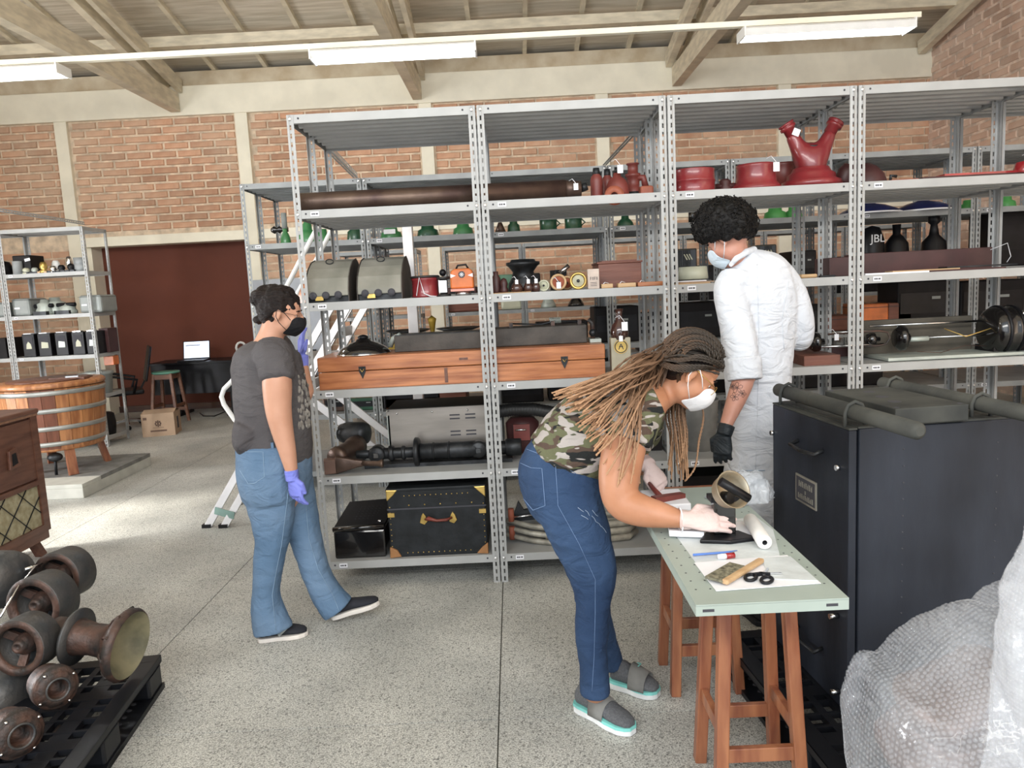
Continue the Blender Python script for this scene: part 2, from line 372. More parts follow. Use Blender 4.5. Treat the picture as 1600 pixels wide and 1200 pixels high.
for k, lb in enumerate(('shelving unit at the left end of front row, holding the trunk', 'second front shelving unit, behind person bending over', 'third front shelving unit, behind the person in white coat', 'fourth front shelving unit, behind the dark crate', 'fifth front shelving unit, at the right picture edge')):
    unit(-1.0525+.9195*k, 3.757, .9175, (.38, .76), LV, 2.4, 'grey slotted steel '+lb, 'front row shelving')
ords = ['leftmost', 'second', 'third', 'fourth', 'fifth', 'sixth', 'seventh', 'eighth']
for k in range(8):
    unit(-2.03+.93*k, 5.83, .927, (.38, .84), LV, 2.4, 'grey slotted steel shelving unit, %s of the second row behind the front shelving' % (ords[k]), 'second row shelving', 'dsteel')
for k, x in enumerate((-2.0, -.79, .135, 1.06, 1.985, 2.91, 3.84)):
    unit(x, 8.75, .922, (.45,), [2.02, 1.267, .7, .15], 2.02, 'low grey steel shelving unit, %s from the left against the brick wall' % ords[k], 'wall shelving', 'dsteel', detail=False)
for k in range(3):
    unit(-5.47-.925*k, 8.15, .922, (.48,), [2.4, 1.93, 1.48, 1.03, .58, .11], 2.4, ['grey steel shelving unit left of the red wall, holding typewriter cases', 'grey steel shelving unit cut by the left picture edge', 'grey steel shelving unit beyond the left picture edge'][k], 'left shelving', 'steel', detail=False)
def angle_bar(p, q, name, parent):
    p, q = Vector(p), Vector(q); L = (q-p).length; a = MB(); n = round(L/.04)
    f1 = flange(h=L, n=n); b = MB(); b.v = f1.v+[Vector((0, v.x, v.z)) for v in f1.v]; b.f = f1.f+[[i+len(f1.v) for i in f] for f in f1.f]; b.mi = [0]*len(b.f); b.sm = [False]*len(b.f)
    o = b.build(name, M['steel'], None); o.location = p; o.rotation_euler = (q-p).to_track_quat('Z', 'Y').to_euler(); return o
tag(angle_bar((-1.05, 4.5, 2.405), (-1.13, 5.85, 2.405), 'tie_bar', None), 'slotted angle bar tying the left end of front row to the second row', 'bar')
tag(angle_bar((.80, 4.52, 2.405), (.76, 5.85, 2.405), 'tie_bar', None), 'slotted angle bar tying the middle of front row to the second row', 'bar')
tag(angle_bar((-4.52, 8.15, 2.41), (-4.45, 4.5, 2.41), 'tie_bar', None), 'long slotted angle bar running from left shelving toward the camera', 'bar')
# ================================================================ things standing on the floor
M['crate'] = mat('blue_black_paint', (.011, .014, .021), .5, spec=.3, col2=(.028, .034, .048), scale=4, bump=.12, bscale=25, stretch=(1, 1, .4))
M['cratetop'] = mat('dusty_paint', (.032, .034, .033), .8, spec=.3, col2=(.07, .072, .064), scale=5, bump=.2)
M['plastic'] = mat('black_plastic', (.007, .008, .011), .42, spec=.35, var=.1)
M['brass'] = mat('worn_brass', (.55, .38, .12), .35, .9, var=.15)
M['iron'] = mat('dark_iron', (.03, .032, .035), .45, .6, var=.25, scale=12, bump=.2)
M['rust'] = mat('rusty_cast_iron', (.03, .026, .024), .5, .3, col2=(.105, .055, .04), scale=14, bump=.45, bscale=45)
M['grey_rust'] = mat('grey_rust', (.05, .055, .06), .5, .5, col2=(.10, .095, .09), scale=9, bump=.35, bscale=40)
M['chrome'] = mat('chrome', (.7, .7, .7), .18, 1, var=.03)
M['alu'] = mat('aluminium', (.68, .66, .66), .38, .55, var=.03)
M['greenp'] = mat('pale_green_paint', (.35, .41, .37), .45, var=.03, scale=5, spec=.4)
M['stool'] = wood('stool_wood', (.20, .06, .03), (.37, .15, .07), .38, (6, 6, .8), 4, coat=.2)
M['console'] = wood('walnut', (.09, .035, .022), (.15, .065, .04), .42, (8, 1, 8), 4)
M['stave'] = wood('tub_wood', (.28, .10, .035), (.50, .22, .085), .35, (8, 8, .8), 4, coat=.3)
M['stave'].node_tree.nodes['Principled BSDF'].inputs['Roughness'].default_value = .4
M['staved'] = wood('tub_dark_stave', (.12, .04, .022), (.20, .07, .04), .4, (8, 8, .8), 4)
M['hoop'] = mat('galvanised_hoop', (.42, .43, .42), .4, .7, var=.06)
M['cloth_gr'] = mat('grille_cloth', (.30, .26, .15), .9, col2=(.42, .38, .25), scale=30, bump=.3, bscale=120)
M['cardboard'] = mat('cardboard', (.40, .28, .19), .85, var=.05, scale=5)
M['concr'] = mat('pale_platform', (.55, .55, .50), .7, var=.04)
M['rubber_shade'] = mat('rubber_and_deck_shade', (.20, .20, .19), .8)  # grey rubber, also the painted shade on the platform top
M['plate_m'] = mat('dull_nickel', (.40, .38, .32), .4, .6)
# ---- dark crate with carrying poles
rz = math.radians(5)
t = thing('wooden_crate', 'large blue-black wooden crate with two carrying poles, standing on black pallet', 'crate', (.985, 2.205, .14), rz)
CW, CD, CH = .68, .54, .91
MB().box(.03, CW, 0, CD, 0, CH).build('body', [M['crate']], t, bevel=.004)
MB().box(0, .025, .004, CD-.004, .0, CH-.004).build('door', M['crate'], t, bevel=.003)
for k in range(6):
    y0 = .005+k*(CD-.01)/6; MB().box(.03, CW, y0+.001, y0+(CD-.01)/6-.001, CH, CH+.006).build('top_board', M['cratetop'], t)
MB().box(0, .026, .004, CD-.004, CH-.003, CH+.003).build('door_edge', M['cratetop'], t)
for xx in (.17, .47):
    b = MB()
    for z in [.06+.052*i for i in range(16)]: b.M = Matrix.Translation((xx, 0, z)) @ Matrix.Rotation(PI/2, 4, 'X'); b.lathe([(0, 0), (.003, 0), (.003, .001), (0, .001)], 6)
    o = b.build('nail', M['ink'], t); o['kind'] = 'stuff'
for px0, nm in ((.035, 0), (.44, 1)):
    p = MB(); y0, y1 = -.27, CD+.02; p.tube([(px0, y0-.012, CH+.045), (px0, y0, CH+.045), (px0, y1, CH+.045), (px0, y1+.012, CH+.045)], [.012, .024, .024, .012], 18)
    p.build('carrying_pole', M['cratetop'], t)
    for yy in (.035, CD-.06):
        a = MB(); a.tube([(px0-.031, yy, CH), (px0-.031, yy, CH+.045), (px0-.022, yy, CH+.068), (px0, yy, CH+.078), (px0+.022, yy, CH+.068), (px0+.031, yy, CH+.045), (px0+.031, yy, CH)], .006, 8)
        a.build('pole_strap', M['cratetop'], t)
lid = MB().box(.13, .36, -.02, .40, CH+.008, CH+.058).build('lid_block', M['cratetop'], t, bevel=.003)
for x_, y_ in ((.2, .1), (.22, .2), (.24, .31), (.145, .0), (.345, 0), (.345, .385), (.145, .385)):
    MB().disc((x_, y_, CH+.0575), .02 if x_ in (.2, .22, .24) else .008, 14, h=.0015).build('hole', M['ink'], lid)
for z_ in (.80, .13):
    h = MB(); h.tube([(.0, .33, z_+.012), (-.03, .33, z_), (-.034, .25, z_-.005), (-.03, .16, z_), (.0, .16, z_+.012)], .007, 8); h.build('handle', M['iron'], t)
pl = MB().box(-.004, 0, .2, .345, .60, .695).build('name_plate', M['plate_m'], t)
MB().box(-.0046, -.0036, .207, .338, .607, .688).build('plate_field', M['ink'], pl)
for (z_, a_, h_) in ((.656, .10, .020), (.636, .02, .012), (.614, .11, .018)):
    n_ = int(a_/.012)
    bb = MB()
    for i in range(n_):
        y_ = .272+a_/2-(i+.5)*a_/n_
        bb.box(-.0056, -.0046, y_-.0038, y_-.0018, z_, z_+h_); bb.box(-.0056, -.0046, y_+.001, y_+.003, z_, z_+h_*(.7 if i % 2 else 1)); bb.box(-.0056, -.0046, y_-.003, y_+.002, z_+(h_*.4 if i % 3 else 0), z_+(h_*.4 if i % 3 else 0)+.003)
    bb.build('plate_lettering', M['plate_m'], pl)
for y_, z_ in ((.06, .78), (.06, .30), (.05, .05), (.53, .80)):
    MB().tube([(.002, y_, z_), (-.03 if z_ < .5 else -.012, y_, z_)], .009, 10).build('bolt', M['chrome'], t)
# ---- plastic pallets
def pallet(name, label, loc, rz, W_, D_, nx, ny, hh=.14):
    t = thing(name, label, 'pallet', loc, rz)
    b = MB(); e = .06; b.box(0, W_, 0, e, hh-.03, hh); b.box(0, W_, D_-e, D_, hh-.03, hh); b.box(0, e, e, D_-e, hh-.03, hh); b.box(W_-e, W_, e, D_-e, hh-.03, hh)
    b.build('deck_frame', M['plastic'], t, bevel=.003)
    g = MB()
    for i in range(1, nx): x = e+(W_-2*e)*i/nx; g.box(x-(.012 if i % 4 else .03), x+(.012 if i % 4 else .03), e, D_-e, hh-.025, hh-.002)
    for i in range(1, ny): y = e+(D_-2*e)*i/ny; g.box(e, W_-e, y-(.006 if i % 4 else .03), y+(.006 if i % 4 else .03), hh-.02, hh-.001)
    g.build('deck_grid', M['plastic'], t)
    for i in range(3):
        for j in range(3):
            x = (0, W_/2-.07, W_-.14)[i]; y = (0, D_/2-.07, D_-.14)[j]
            MB().box(x+.004, x+.136, y+.004, y+.136, .02, hh-.03).build('block', M['plastic'], t, bevel=.01)
    for j in range(3):
        y = (0, D_/2-.06, D_-.12)[j]; r_ = MB().box(0, W_, y, y+.12, 0, .022).build('runner', M['plastic'], t)
    for i in (0, 2):
        x = (0, 0, W_-.12)[i]; r_ = MB().box(x, x+.12, .12, D_-.12, 0, .02).build('runner', M['plastic'], t)
        h = MB()
        for k in range(int(D_/.045)): h.disc((x+.06, .03+k*.045, .021), .009, 8)
        h.build('runner_hole', M['ink'], r_)['kind'] = 'stuff'
    return t
pallet('plastic_pallet', 'black plastic pallet under the dark crate', (.86, 1.50, 0), rz, 1.0, 1.3, 14, 18)
# ---- work table: a steel shelf panel on two stools
t = thing('work_table', 'pale green steel panel laid across two wooden stools as a work table', 'table', (.40, 1.71, .722))
TW, TL = .365, 1.02
MB().box(0, TW, 0, TL, .022, .026).build('panel_top', M['greenp'], t)
for a in ((0, TW, 0, .003), (0, TW, TL-.003, TL), (0, .003, .003, TL-.003), (TW-.003, TW, .003, TL-.003)):
    MB().box(*a[:2], *a[2:], -.003, .0225).build('panel_rim', M['greenp'], t)
b = MB()
for x_ in (.022, .058, TW-.022, TW-.045): 
    for k in range(18): b.disc((x_, .09+k*.055, .0262), .003, 6, h=.0003)
b.build('perforation', M['ink'], t)['kind'] = 'stuff'
for x_ in (.03, TW-.04): MB().box(x_-.014, x_+.014, -.0006, .0005, .007, .014).build('slot', M['ink'], t)
# ---- stools
def stool(name, label, c, s_top=.085, s_bot=.118, h=.722, m='stool', topm=None, rz=0, group=None, seat=.26):
    t = thing(name, label, 'stool', (c[0], c[1], 0), rz, group)
    if topm: MB().lathe([(0, h-.028), (seat/2-.01, h-.028), (seat/2, h-.02), (seat/2, h-.006), (seat/2-.006, h), (0, h)], 28).build('seat', M[topm], t)
    else: MB().box(-seat/2, seat/2, -seat/2, seat/2, h-.022, h).build('seat', M[m], t, bevel=.004)
    hs = h-.022
    def lp(z, sx, sy): k = s_top+(s_bot-s_top)*(hs-z)/hs; return Vector((sx*k, sy*k, z))
    for sx in (-1, 1):
        for sy in (-1, 1): MB().bar(lp(0, sx, sy), lp(hs, sx, sy), .036, .036, up=(0, 1, 0)).build('leg', M[m], t, bevel=.004)
    for sy in (-1, 1):
        MB().bar(lp(hs-.035, -1, sy), lp(hs-.035, 1, sy), .022, .07).build('apron', M[m], t)
        MB().bar(lp(hs-.035, sy, -1), lp(hs-.035, sy, 1), .022, .07).build('apron', M[m], t)
        zz = .17 if sy < 0 else .17
        MB().bar(lp(.17, -1, sy), lp(.17, 1, sy), .02, .042).build('rung', M[m], t, bevel=.002)
        MB().bar(lp(.24, sy, -1), lp(.24, sy, 1), .02, .042).build('rung', M[m], t, bevel=.002)
    return t
stool('wooden_stool', 'nearest reddish wooden stool holding up the front of the pale green panel', (.64, 2.10), group='stools under the work table')
stool('wooden_stool', 'reddish wooden stool behind, holding up the far end of the pale green panel', (.645, 2.72), group='stools under the work table')
# ---- radio console cabinet, lower left
t = thing('radio_cabinet', 'walnut radio cabinet with cloth grille and splayed legs at left picture edge', 'cabinet', (-3.42, 3.1, 0))
X1 = .44; Y1 = 1.48
MB().box(0, X1-.02, 0, Y1, .16, .90).build('carcass', M['console'], t, bevel=.004)
MB().box(-.01, X1+.012, -.01, Y1+.012, .90, .93).build('top', M['console'], t, bevel=.008)
MB().box(-.005, X1+.004, 0, Y1+.006, .885, .90).build('top_trim', wood('pale_walnut', (.22, .11, .06), (.3, .16, .1)), t)
dr = MB().box(X1-.02, X1-.006, .62, Y1-.03, .50, .87).build('door', M['console'], t, bevel=.003)
MB().prism([(Y1-.30, .72), (Y1-.235, .735), (Y1-.215, .62), (Y1-.31, .61)], X1-.006, X1+.012, 'X').build('handle', M['console'], dr, bevel=.004)
MB().prism([(Y1-.285, .70), (Y1-.25, .705), (Y1-.238, .64), (Y1-.29, .63)], X1+.01, X1+.0135, 'X').build('handle_inset', M['black'], dr)
for a in ((.60, .66), (Y1-.06, Y1)): MB().box(X1-.02, X1, a[0], a[1], .16, .885 if a[0] > 1 else .48).build('stile', M['console'], t)
MB().box(X1-.02, X1, .66, Y1-.06, .46, .49).build('rail', M['console'], t); MB().box(X1-.02, X1+.004, .66, Y1-.06, .16, .205).build('rail', M['console'], t)
gr = MB().box(X1-.019, X1-.014, .66, Y1-.06, .205, .46).build('grille_cloth', M['cloth_gr'], t)
b = MB(); gy0, gy1, gz0, gz1 = .66, Y1-.06, .207, .458
for k in range(-3, 9):
    for sg in (-1, 1):
        y_ = gy0+k*.19; p = Vector((X1-.010, y_, gz0 if sg > 0 else gz1)); q = Vector((X1-.010, y_+.27, gz1 if sg > 0 else gz0))
        for lim, s_ in ((gy0, 1), (gy1, -1)):
            if (q.y-lim)*s_ < 0: q = p+(q-p)*((lim-p.y)/(q.y-p.y))
        if p.y < gy0: p = q+(p-q)*((gy0-q.y)/(p.y-q.y))
        if p.y < gy1-.01 and q.y > gy0+.02: b.bar(p, q, .003, .006, up=(1, 0, 0))
b.build('grille_wire', M['iron'], gr)
for y_, s_ in ((Y1-.09, 1), (.1, -1)):
    for x_ in (X1-.09, .05): MB().bar((x_+(.035 if x_ > .2 else -.03), y_+.05*s_, 0), (x_, y_, .155), .045, .055, up=(1, 0, 0)).build('leg', M['console'], t, bevel=.006)
MB().box(.01, X1-.005, .02, Y1-.015, .11, .165).build('plinth', M['console'], t, bevel=.004)
# ---- wooden washing tub on legs
t = thing('wooden_tub', 'round wooden washing tub with steel hoops on legs, beside the left shelving', 'tub', (-4.10, 6.55, .12))
ns = 26
for k in range(ns):
    a0, a1 = 2*PI*k/ns+.004, 2*PI*(k+1)/ns-.004; b = MB()
    ri = []
    for z, r_ in ((.24, .375), (.50, .405), (.75, .42)):
        ri.append([(r_*math.cos(a0), r_*math.sin(a0), z), (r_*math.cos(a1), r_*math.sin(a1), z), ((r_-.03)*math.cos(a1), (r_-.03)*math.sin(a1), z), ((r_-.03)*math.cos(a0), (r_-.03)*math.sin(a0), z)])
    b.loft(ri, smooth=False); b.build('stave', M['staved'] if k in (20, 21, 3, 13) else M['stave'], t)
for z, r_ in ((.265, .382), (.40, .397), (.55, .41), (.70, .422)):
    MB().lathe([(r_, z), (r_+.004, z), (r_+.005, z+.038), (r_+.001, z+.038)], 40).build('hoop', M['hoop'], t)
MB().lathe([(0, .755), (.415, .755), (.428, .76), (.43, .785), (.41, .80), (0, .80)], 40).build('lid', M['stave'], t)
MB().lathe([(0, .801), (.33, .801), (.33, .812), (0, .812)], 40).build('lid_panel', M['console'], t)
MB().box(.05, .36, -.10, -.02, .80, .822).build('lid_bar', M['console'], t); MB().cbox((.25, -.09, .828), (.10, .02, .012), .3).build('lid_clip', M['chrome'], t)
MB().lathe([(0, .22), (.37, .22), (.37, .25), (0, .25)], 30).build('base', M['stave'], t)
for a in (.75, 2.3, 3.9, 5.5):
    c_, s_ = math.cos(a), math.sin(a); MB().bar((c_*.38, s_*.38, 0), (c_*.32, s_*.32, .25), .05, .07, up=(s_, -c_, 0)).build('leg', M['stool'], t)
MB().ball((.12, -.26, .16), .05, sc=(1.3, 1, .8)).build('drain_valve', M['iron'], t)
MB().tube([(.12, -.26, .14), (.10, -.24, .0)], .012).build('drain_pipe', M['iron'], t)
# ---- weighing platform under the tub
t = thing('low_platform', 'low white platform with painted shade on its top under the wooden tub', 'platform', (-4.7, 5.93, 0))
MB().box(0, 1.14, 0, 1.15, .0, .085).build('base', M['concr'], t, bevel=.004); MB().box(.0, 1.14, .28, 1.15, .085, .12).build('deck', M['rubber_shade'], t, bevel=.003)
MB().box(0, 1.14, 0, .279, .085, .118).build('lit_deck', M['concr'], t, bevel=.003)  # shade put into the colour: far top dark, near strip pale as lit
# ---- cardboard box, stools and desk corner in front of the red wall
t = thing('cardboard_box', 'cardboard box with printed emblem on the floor beside left shelving', 'box', (-4.47, 8.95, 0), math.radians(12))
MB().box(-.0, .36, -.33, 0, 0, .27).build('carton', M['cardboard'], t)
MB().add([(0, -.33, .27), (.36, -.33, .27), (.36, -.16, .30), (0, -.16, .30)], [(0, 1, 2, 3)]).build('flap', M['cardboard'], t); MB().add([(0, 0, .27), (.36, 0, .27), (.36, -.15, .295), (0, -.15, .295)], [(0, 1, 2, 3)]).build('flap', M['cardboard'], t)
e = MB(); e.box(.09, .27, -.3315, -.330, .055, .075)
for a in range(8): e.cbox((.18+.028*math.cos(a*PI/4), -.3308, .15+.028*math.sin(a*PI/4)), (.016, .001, .022))
e.cbox((.18, -.3308, .15), (.018, .001, .05)); e.box(.12, .24, -.3315, -.330, .10, .104); e.box(.02, .06, -.3315, -.33, .2, .23)
e.build('printed_emblem', mat('brown_ink', (.12, .07, .05), .8), t)
MB().box(.3595, .3605, -.2, -.12, .06, .2).build('side_print', M['ink'], t)
stool('wooden_stool', 'brown wooden stool with green round seat in front of the desk', (-4.47, 9.55), .10, .15, .68, 'stool', 'greentop' if 'greentop' in M else None) if False else None
M['greentop'] = mat('green_seat', (.10, .26, .19), .5); M['dkwood'] = wood('dark_stool_wood', (.12, .05, .03), (.2, .09, .05))
stool('wooden_stool', 'brown wooden stool with green round seat in front of the desk', (-4.50, 9.58), .11, .165, .68, 'dkwood', 'greentop', seat=.34)
t = thing('office_desk', 'black desk with laptop on it against the red wall', 'desk', (-4.95, 9.98, 0))
MB().box(0, 1.28, 0, .62, .72, .75).build('desk_top', M['black'], t, bevel=.003)
MB().box(.04, 1.24, .05, .07, .32, .72).build('modesty_panel', M['black'], t)
for x_ in (.30, 1.05): MB().box(x_-.03, x_+.03, .2, .28, .03, .72).build('leg', M['black'], t); MB().box(x_-.03, x_+.03, .02, .6, 0, .035).build('foot', M['black'], t)
t = thing('laptop', 'open laptop with lit white screen on the black desk', 'laptop', (-4.36, 10.02, .75), math.radians(4))
MB().box(-.18, .18, 0, .25, .001, .02).build('base', M['black'], t)
scn = MB(); scn.M = Matrix.Translation((0, .25, .02)) @ Matrix.Rotation(math.radians(-14), 4, 'X'); scn.box(-.18, .18, 0, .008, 0, .25); scn.build('lid', M['black'], t)
scn = MB(); scn.M = Matrix.Translation((0, .25, .02)) @ Matrix.Rotation(math.radians(-14), 4, 'X'); scn.box(-.168, .168, -.001, 0, .015, .24); s_ = scn.build('screen', emat('lit_screen', (.72, .80, .95), 1.0), t)
scn = MB(); scn.M = Matrix.Translation((0, .25, .02)) @ Matrix.Rotation(math.radians(-14), 4, 'X'); scn.box(-.15, .05, -.002, -.001, .185, .195); scn.box(-.13, .15, -.002, -.001, .198, .200); scn.build('screen_text', mat('screen_ink', (.15, .17, .25), .8), s_)
t = thing('side_desk', 'second black desk with brown side panel, partly behind the woman', 'desk', (-3.64, 9.72, 0))
MB().box(.0, .9, 0, .6, .79, .82).build('desk_top', M['black'], t); MB().box(.08, .14, 0, .58, 0, .79).build('side_panel', M['dkwood'], t); MB().box(.2, .84, .05, .08, .45, .79).build('front_panel', M['black'], t)
MB().box(.82, .88, 0, .58, 0, .79).build('side_panel', M['dkwood'], t)
b = MB(); b.M = Matrix.Rotation(PI/2, 4, 'X'); b.tube([(-.06+.06*math.cos(a/12*2*PI), .07*math.sin(a/12*2*PI)+.07, 0) for a in range(12)], .016, 8, closed=True)
b.build('tape_ring', M['lampw'], None, loc=(-3.63, 10.1, .836)); o = bpy.data.objects['tape_ring']; o.rotation_euler = (0, 0, .4)
tag(o, 'white headphones-like ring lying on the second desk', 'tape')
t = thing('desk_lamp', 'small black desk lamp on the second desk behind the woman', 'lamp', (-3.30, 10.0, .82))
MB().lathe([(0, 0), (.05, 0), (.05, .015), (0, .02)], 14).build('base', M['black'], t); MB().tube([(0, 0, .01), (-.03, 0, .08), (.03, 0, .15)], .008).build('arm', M['black'], t); MB().ball((.04, 0, .16), .025).build('head', M['black'], t)
o = MB().box(-.5, .5, 0, .03, 0, 1.35).build('projection_board', mat('pale_board', (.45, .48, .53), .6, var=.02), None, loc=(-3.05, 10.35, .45), bevel=.004)
tag(o, 'tall pale grey board leaning on the wall behind the woman', 'board')
t = thing('printed_box', 'white carton with red mark on the floor under the second desk', 'box', (-3.42, 9.95, 0))
MB().box(0, .3, 0, .3, 0, .28).build('carton', M['cardboard'], t); MB().prism([(.09, .14), (.15, .20), (.21, .14), (.15, .08)], -.002, 0, 'Y').build('red_mark', mat('red_ink', (.45, .05, .03), .6), t)
# office chair
t = thing('office_chair', 'black mesh office chair with armrests at the desk', 'chair', (-4.98, 9.42, 0), math.radians(-60))
MB().box(-.23, .23, -.22, .22, .43, .49).build('seat', M['black'], t, bevel=.02)
bk = MB(); bk.M = Matrix.Translation((0, .24, .58)) @ Matrix.Rotation(math.radians(-12), 4, 'X'); bk.box(-.20, .20, 0, .03, 0, .45); bk.build('backrest', M['black'], t, bevel=.02)
MB().bar((0, .18, .45), (0, .27, .62), .05, .02).build('back_bracket', M['black'], t)
for s_ in (-1, 1): MB().tube([(s_*.22, .1, .45), (s_*.27, .15, .62), (s_*.28, -.1, .68), (s_*.28, -.14, .68)], .018, 8).build('armrest', M['black'], t)
MB().tube([(0, 0, .10), (0, 0, .44)], .022).build('gas_column', M['chrome'], t)
for k in range(5):
    a = 2*PI*k/5; MB().bar((0, 0, .10), (.28*math.cos(a), .28*math.sin(a), .06), .035, .03).build('base_spoke', M['chrome'], t); MB().ball((.28*math.cos(a), .28*math.sin(a), .03), .03, 10, 6).build('caster', M['black'], t)
b = MB(); b.tube([at(312, 645, z=.012), at(318, 650, z=.008), at(335, 650, z=.008), at(352, 643, z=.008), at(345, 636, z=.02)], .006, 6); tag(b.build('power_cable', M['black'], None), 'thin black cable lying on the floor below the desk', 'cable')
# ---- aluminium ladder behind the woman
t = thing('folding_ladder', 'folding aluminium ladder with curved handrail, behind the woman in grey', 'ladder', (-1.9, 5.0, 0))
def rail(p, q, wd=.028, ht=.062, name='rail', up=(0, 1, 0), m='alu'):
    return MB().bar(p, q, wd, ht, up=up).build(name, M[m], t, w=True, bevel=.003)
A1, A2 = at(324, 824, z=0), at(350, 824, z=0)
dv = (at(545, 480, y=5.25)-at(353, 822, z=0)); dv.x -= 0
B1, B2 = A1+dv, A2+dv
up_ = Vector((0, 1, 0))
rail(A1, B1, .05, .026); rail(A2, B2, .05, .026)
C1, C2 = A1+Vector((.02, .55, 0)), A2+Vector((.02, .55, 0)); rail(C1, C1+dv, .05, .026); rail(C2, C2+dv, .05, .026)
for k in range(1, 8):
    p = A2+dv*(k/8.0); rail(p+Vector((-.005, 0, 0)), p+Vector((.015, .55, 0)), .07, .02, 'rung')
for P_ in (A1, A2, C1, C2): MB().cbox((P_.x, P_.y, .012), (.06, .04, .024)).build('rubber_foot', M['black'], t, w=True)
MB().bar(A1+dv*.08+Vector((-.01, -.02, 0)), A2+dv*.055+Vector((.03, -.02, 0)), .006, .05, up=(0, 0, 1)).build('brace_plate', mat('green_plate', (.18, .28, .25), .5), t, w=True)
pts = [at(a, c, y=4.95) for a, c in ((378, 668), (366, 655), (350, 632), (346, 620), (350, 608), (362, 596), (380, 575), (420, 500), (452, 440), (486, 374), (500, 348))]
MB().tube(pts, .016, 10).build('handrail', M['lampw'], t, w=True)
pts = [at(a, c, y=5.3) for a, c in ((430, 520), (497, 401), (515, 365), (524, 350))]; MB().tube(pts, .016, 10).build('handrail', M['lampw'], t, w=True)
for (a, c, yy) in (((470, 612), (612, 720), 4.95), ((505, 600), (650, 712), 5.4)):
    rail(at(*a, y=yy), at(*c, y=yy), .05, .026)
# ---- black pallet with cast-iron parts, lower left
pz = math.radians(-29)
t = pallet('plastic_pallet', 'black plastic pallet carrying cast-iron parts, lower left corner', (0, 0, 0), 0, 1.1, .95, 13, 11)
# right edge runs from near the frame bottom up to the corner seen at 250,1022
c0 = at(252, 1022, z=.14); c1 = at(120, 1200, z=.14); dd = (c0-c1); dd.z = 0; dd.normalize()
ang = math.atan2(dd.y, dd.x)-PI/2; t.rotation_euler.z = ang
off = Matrix.Rotation(ang, 3, 'Z') @ Vector((1.1, .95, 0)); t.location = (c0.x-off.x, c0.y-off.y, 0)
def orient(b, loc, d):
    b.M = Matrix.Translation(loc) @ Vector(d).normalized().to_track_quat('Z', 'Y').to_matrix().to_4x4(); return b
def castpart(label, px, py, y, r, d, prof, prof2=None, m='rust', m2=None, name='cast_pulley', cat='pulley', n=32):
    loc = at(px, py, y=y); t = thing(name, label, cat, loc); b = orient(MB(), (0, 0, 0), d); b.lathe([(a*r, h*r) for a, h in prof], n); b.build('rim' if prof2 else 'body', M[m], t)
    if prof2: b = orient(MB(), (0, 0, 0), d); b.lathe([(a*r, h*r) for a, h in prof2], 20); b.build('hub', M[m2 or m], t)
    return t
wheel = [(.0, -1.1), (.9, -1.1), (1, -1.0), (1.02, 0), (1.0, .03), (.78, .04), (.76, 0), (.74, -.8), (0, -.82)]
hub = [(0, -.8), (.42, -.8), (.36, -.3), (.30, -.22), (.24, -.1), (.2, -.02), (.12, 0), (.1, -.1), (0, -.1)]
dC = Vector((.45, -.85, -.05))
for (lb, px, py, y, r, d) in (('topmost rusty cast-iron wheel on the black pallet', 88, 903, 2.98, .105, (-.12, -1, .05)),
                           ('second rusty cast-iron wheel, below the topmost on the pallet', 52, 948, 2.75, .112, (-.12, -1, .05)),
                           ('lowest of the three rusty cast-iron wheels, at the left picture edge', 26, 1013, 2.50, .10, (-.05, -1, .08)),
                           ):
    t = castpart(lb, px, py, y, r, d, wheel, hub, 'grey_rust', 'rust')
    b = orient(MB(), (0, 0, 0), d); b.lathe([(.72*r, -.12*r), (.76*r, .05*r), (.99*r, .05*r), (1.0*r, .02*r)], 32); b.build('rim_face', M['rust'], t)
    for k in range(3):
        b = orient(MB(), (0, 0, 0), d); a = k*2.1+.4; b.bar((r*.3*math.cos(a), r*.3*math.sin(a), -.5*r), (r*.78*math.cos(a), r*.78*math.sin(a), -.3*r), .3*r, .12*r); b.build('spoke', M['rust'], t)
# hydrant bell
loc = at(203, 1008, y=2.62); d = Vector((.97, -.10, -.16)); t = thing('iron_bell_base', 'ornate rusty cast-iron bell-mouthed base lying on its side', 'casting', loc)
R = .13; bp = [(.30, -2.3), (.46, -2.25), (.48, -1.95), (.42, -1.9), (.46, -1.75), (.54, -1.6), (.50, -1.45), (.44, -1.1), (.46, -.8), (.52, -.62), (.62, -.5), (.80, -.36), (.93, -.28), (1, -.2), (1.02, -.08), (.98, 0), (.93, .03)]
b = orient(MB(), (0, 0, 0), d); b.lathe([(a*R, h*R) for a, h in bp], 40); b.build('body', M['rust'], t)
b = orient(MB(), (0, 0, 0), d); b.lathe([(.93*R, .03*R), (.88*R, -.02*R), (.80*R, -.15*R), (.62*R, -.38*R), (.45*R, -.55*R), (0, -.6*R)], 40); b.build('bowl_lining', mat('verdigris_lining', (.10, .095, .055), .6, col2=(.22, .20, .12), scale=12), t)
for k in range(10):
    b = orient(MB(), (0, 0, 0), d); a = 2*PI*k/10; b.box(-.004, .004, -.03, .03, 0, 0)
    b = orient(MB(), (0, 0, 0), d); c_, s_ = math.cos(a), math.sin(a); b.tube([(c_*.6*R, s_*.6*R, -.5*R), (c_*.86*R, s_*.86*R, -.34*R), (c_*1.03*R, s_*1.03*R, -.14*R)], .006, 6); b.build('moulded_rib', M['rust'], t)
b = orient(MB(), (0, 0, 0), d); b.lathe([(.4*R, -1.66*R), (.80*R, -1.64*R), (.80*R, -1.56*R), (.4*R, -1.54*R)], 28); b.build('flange', M['grey_rust'], t)
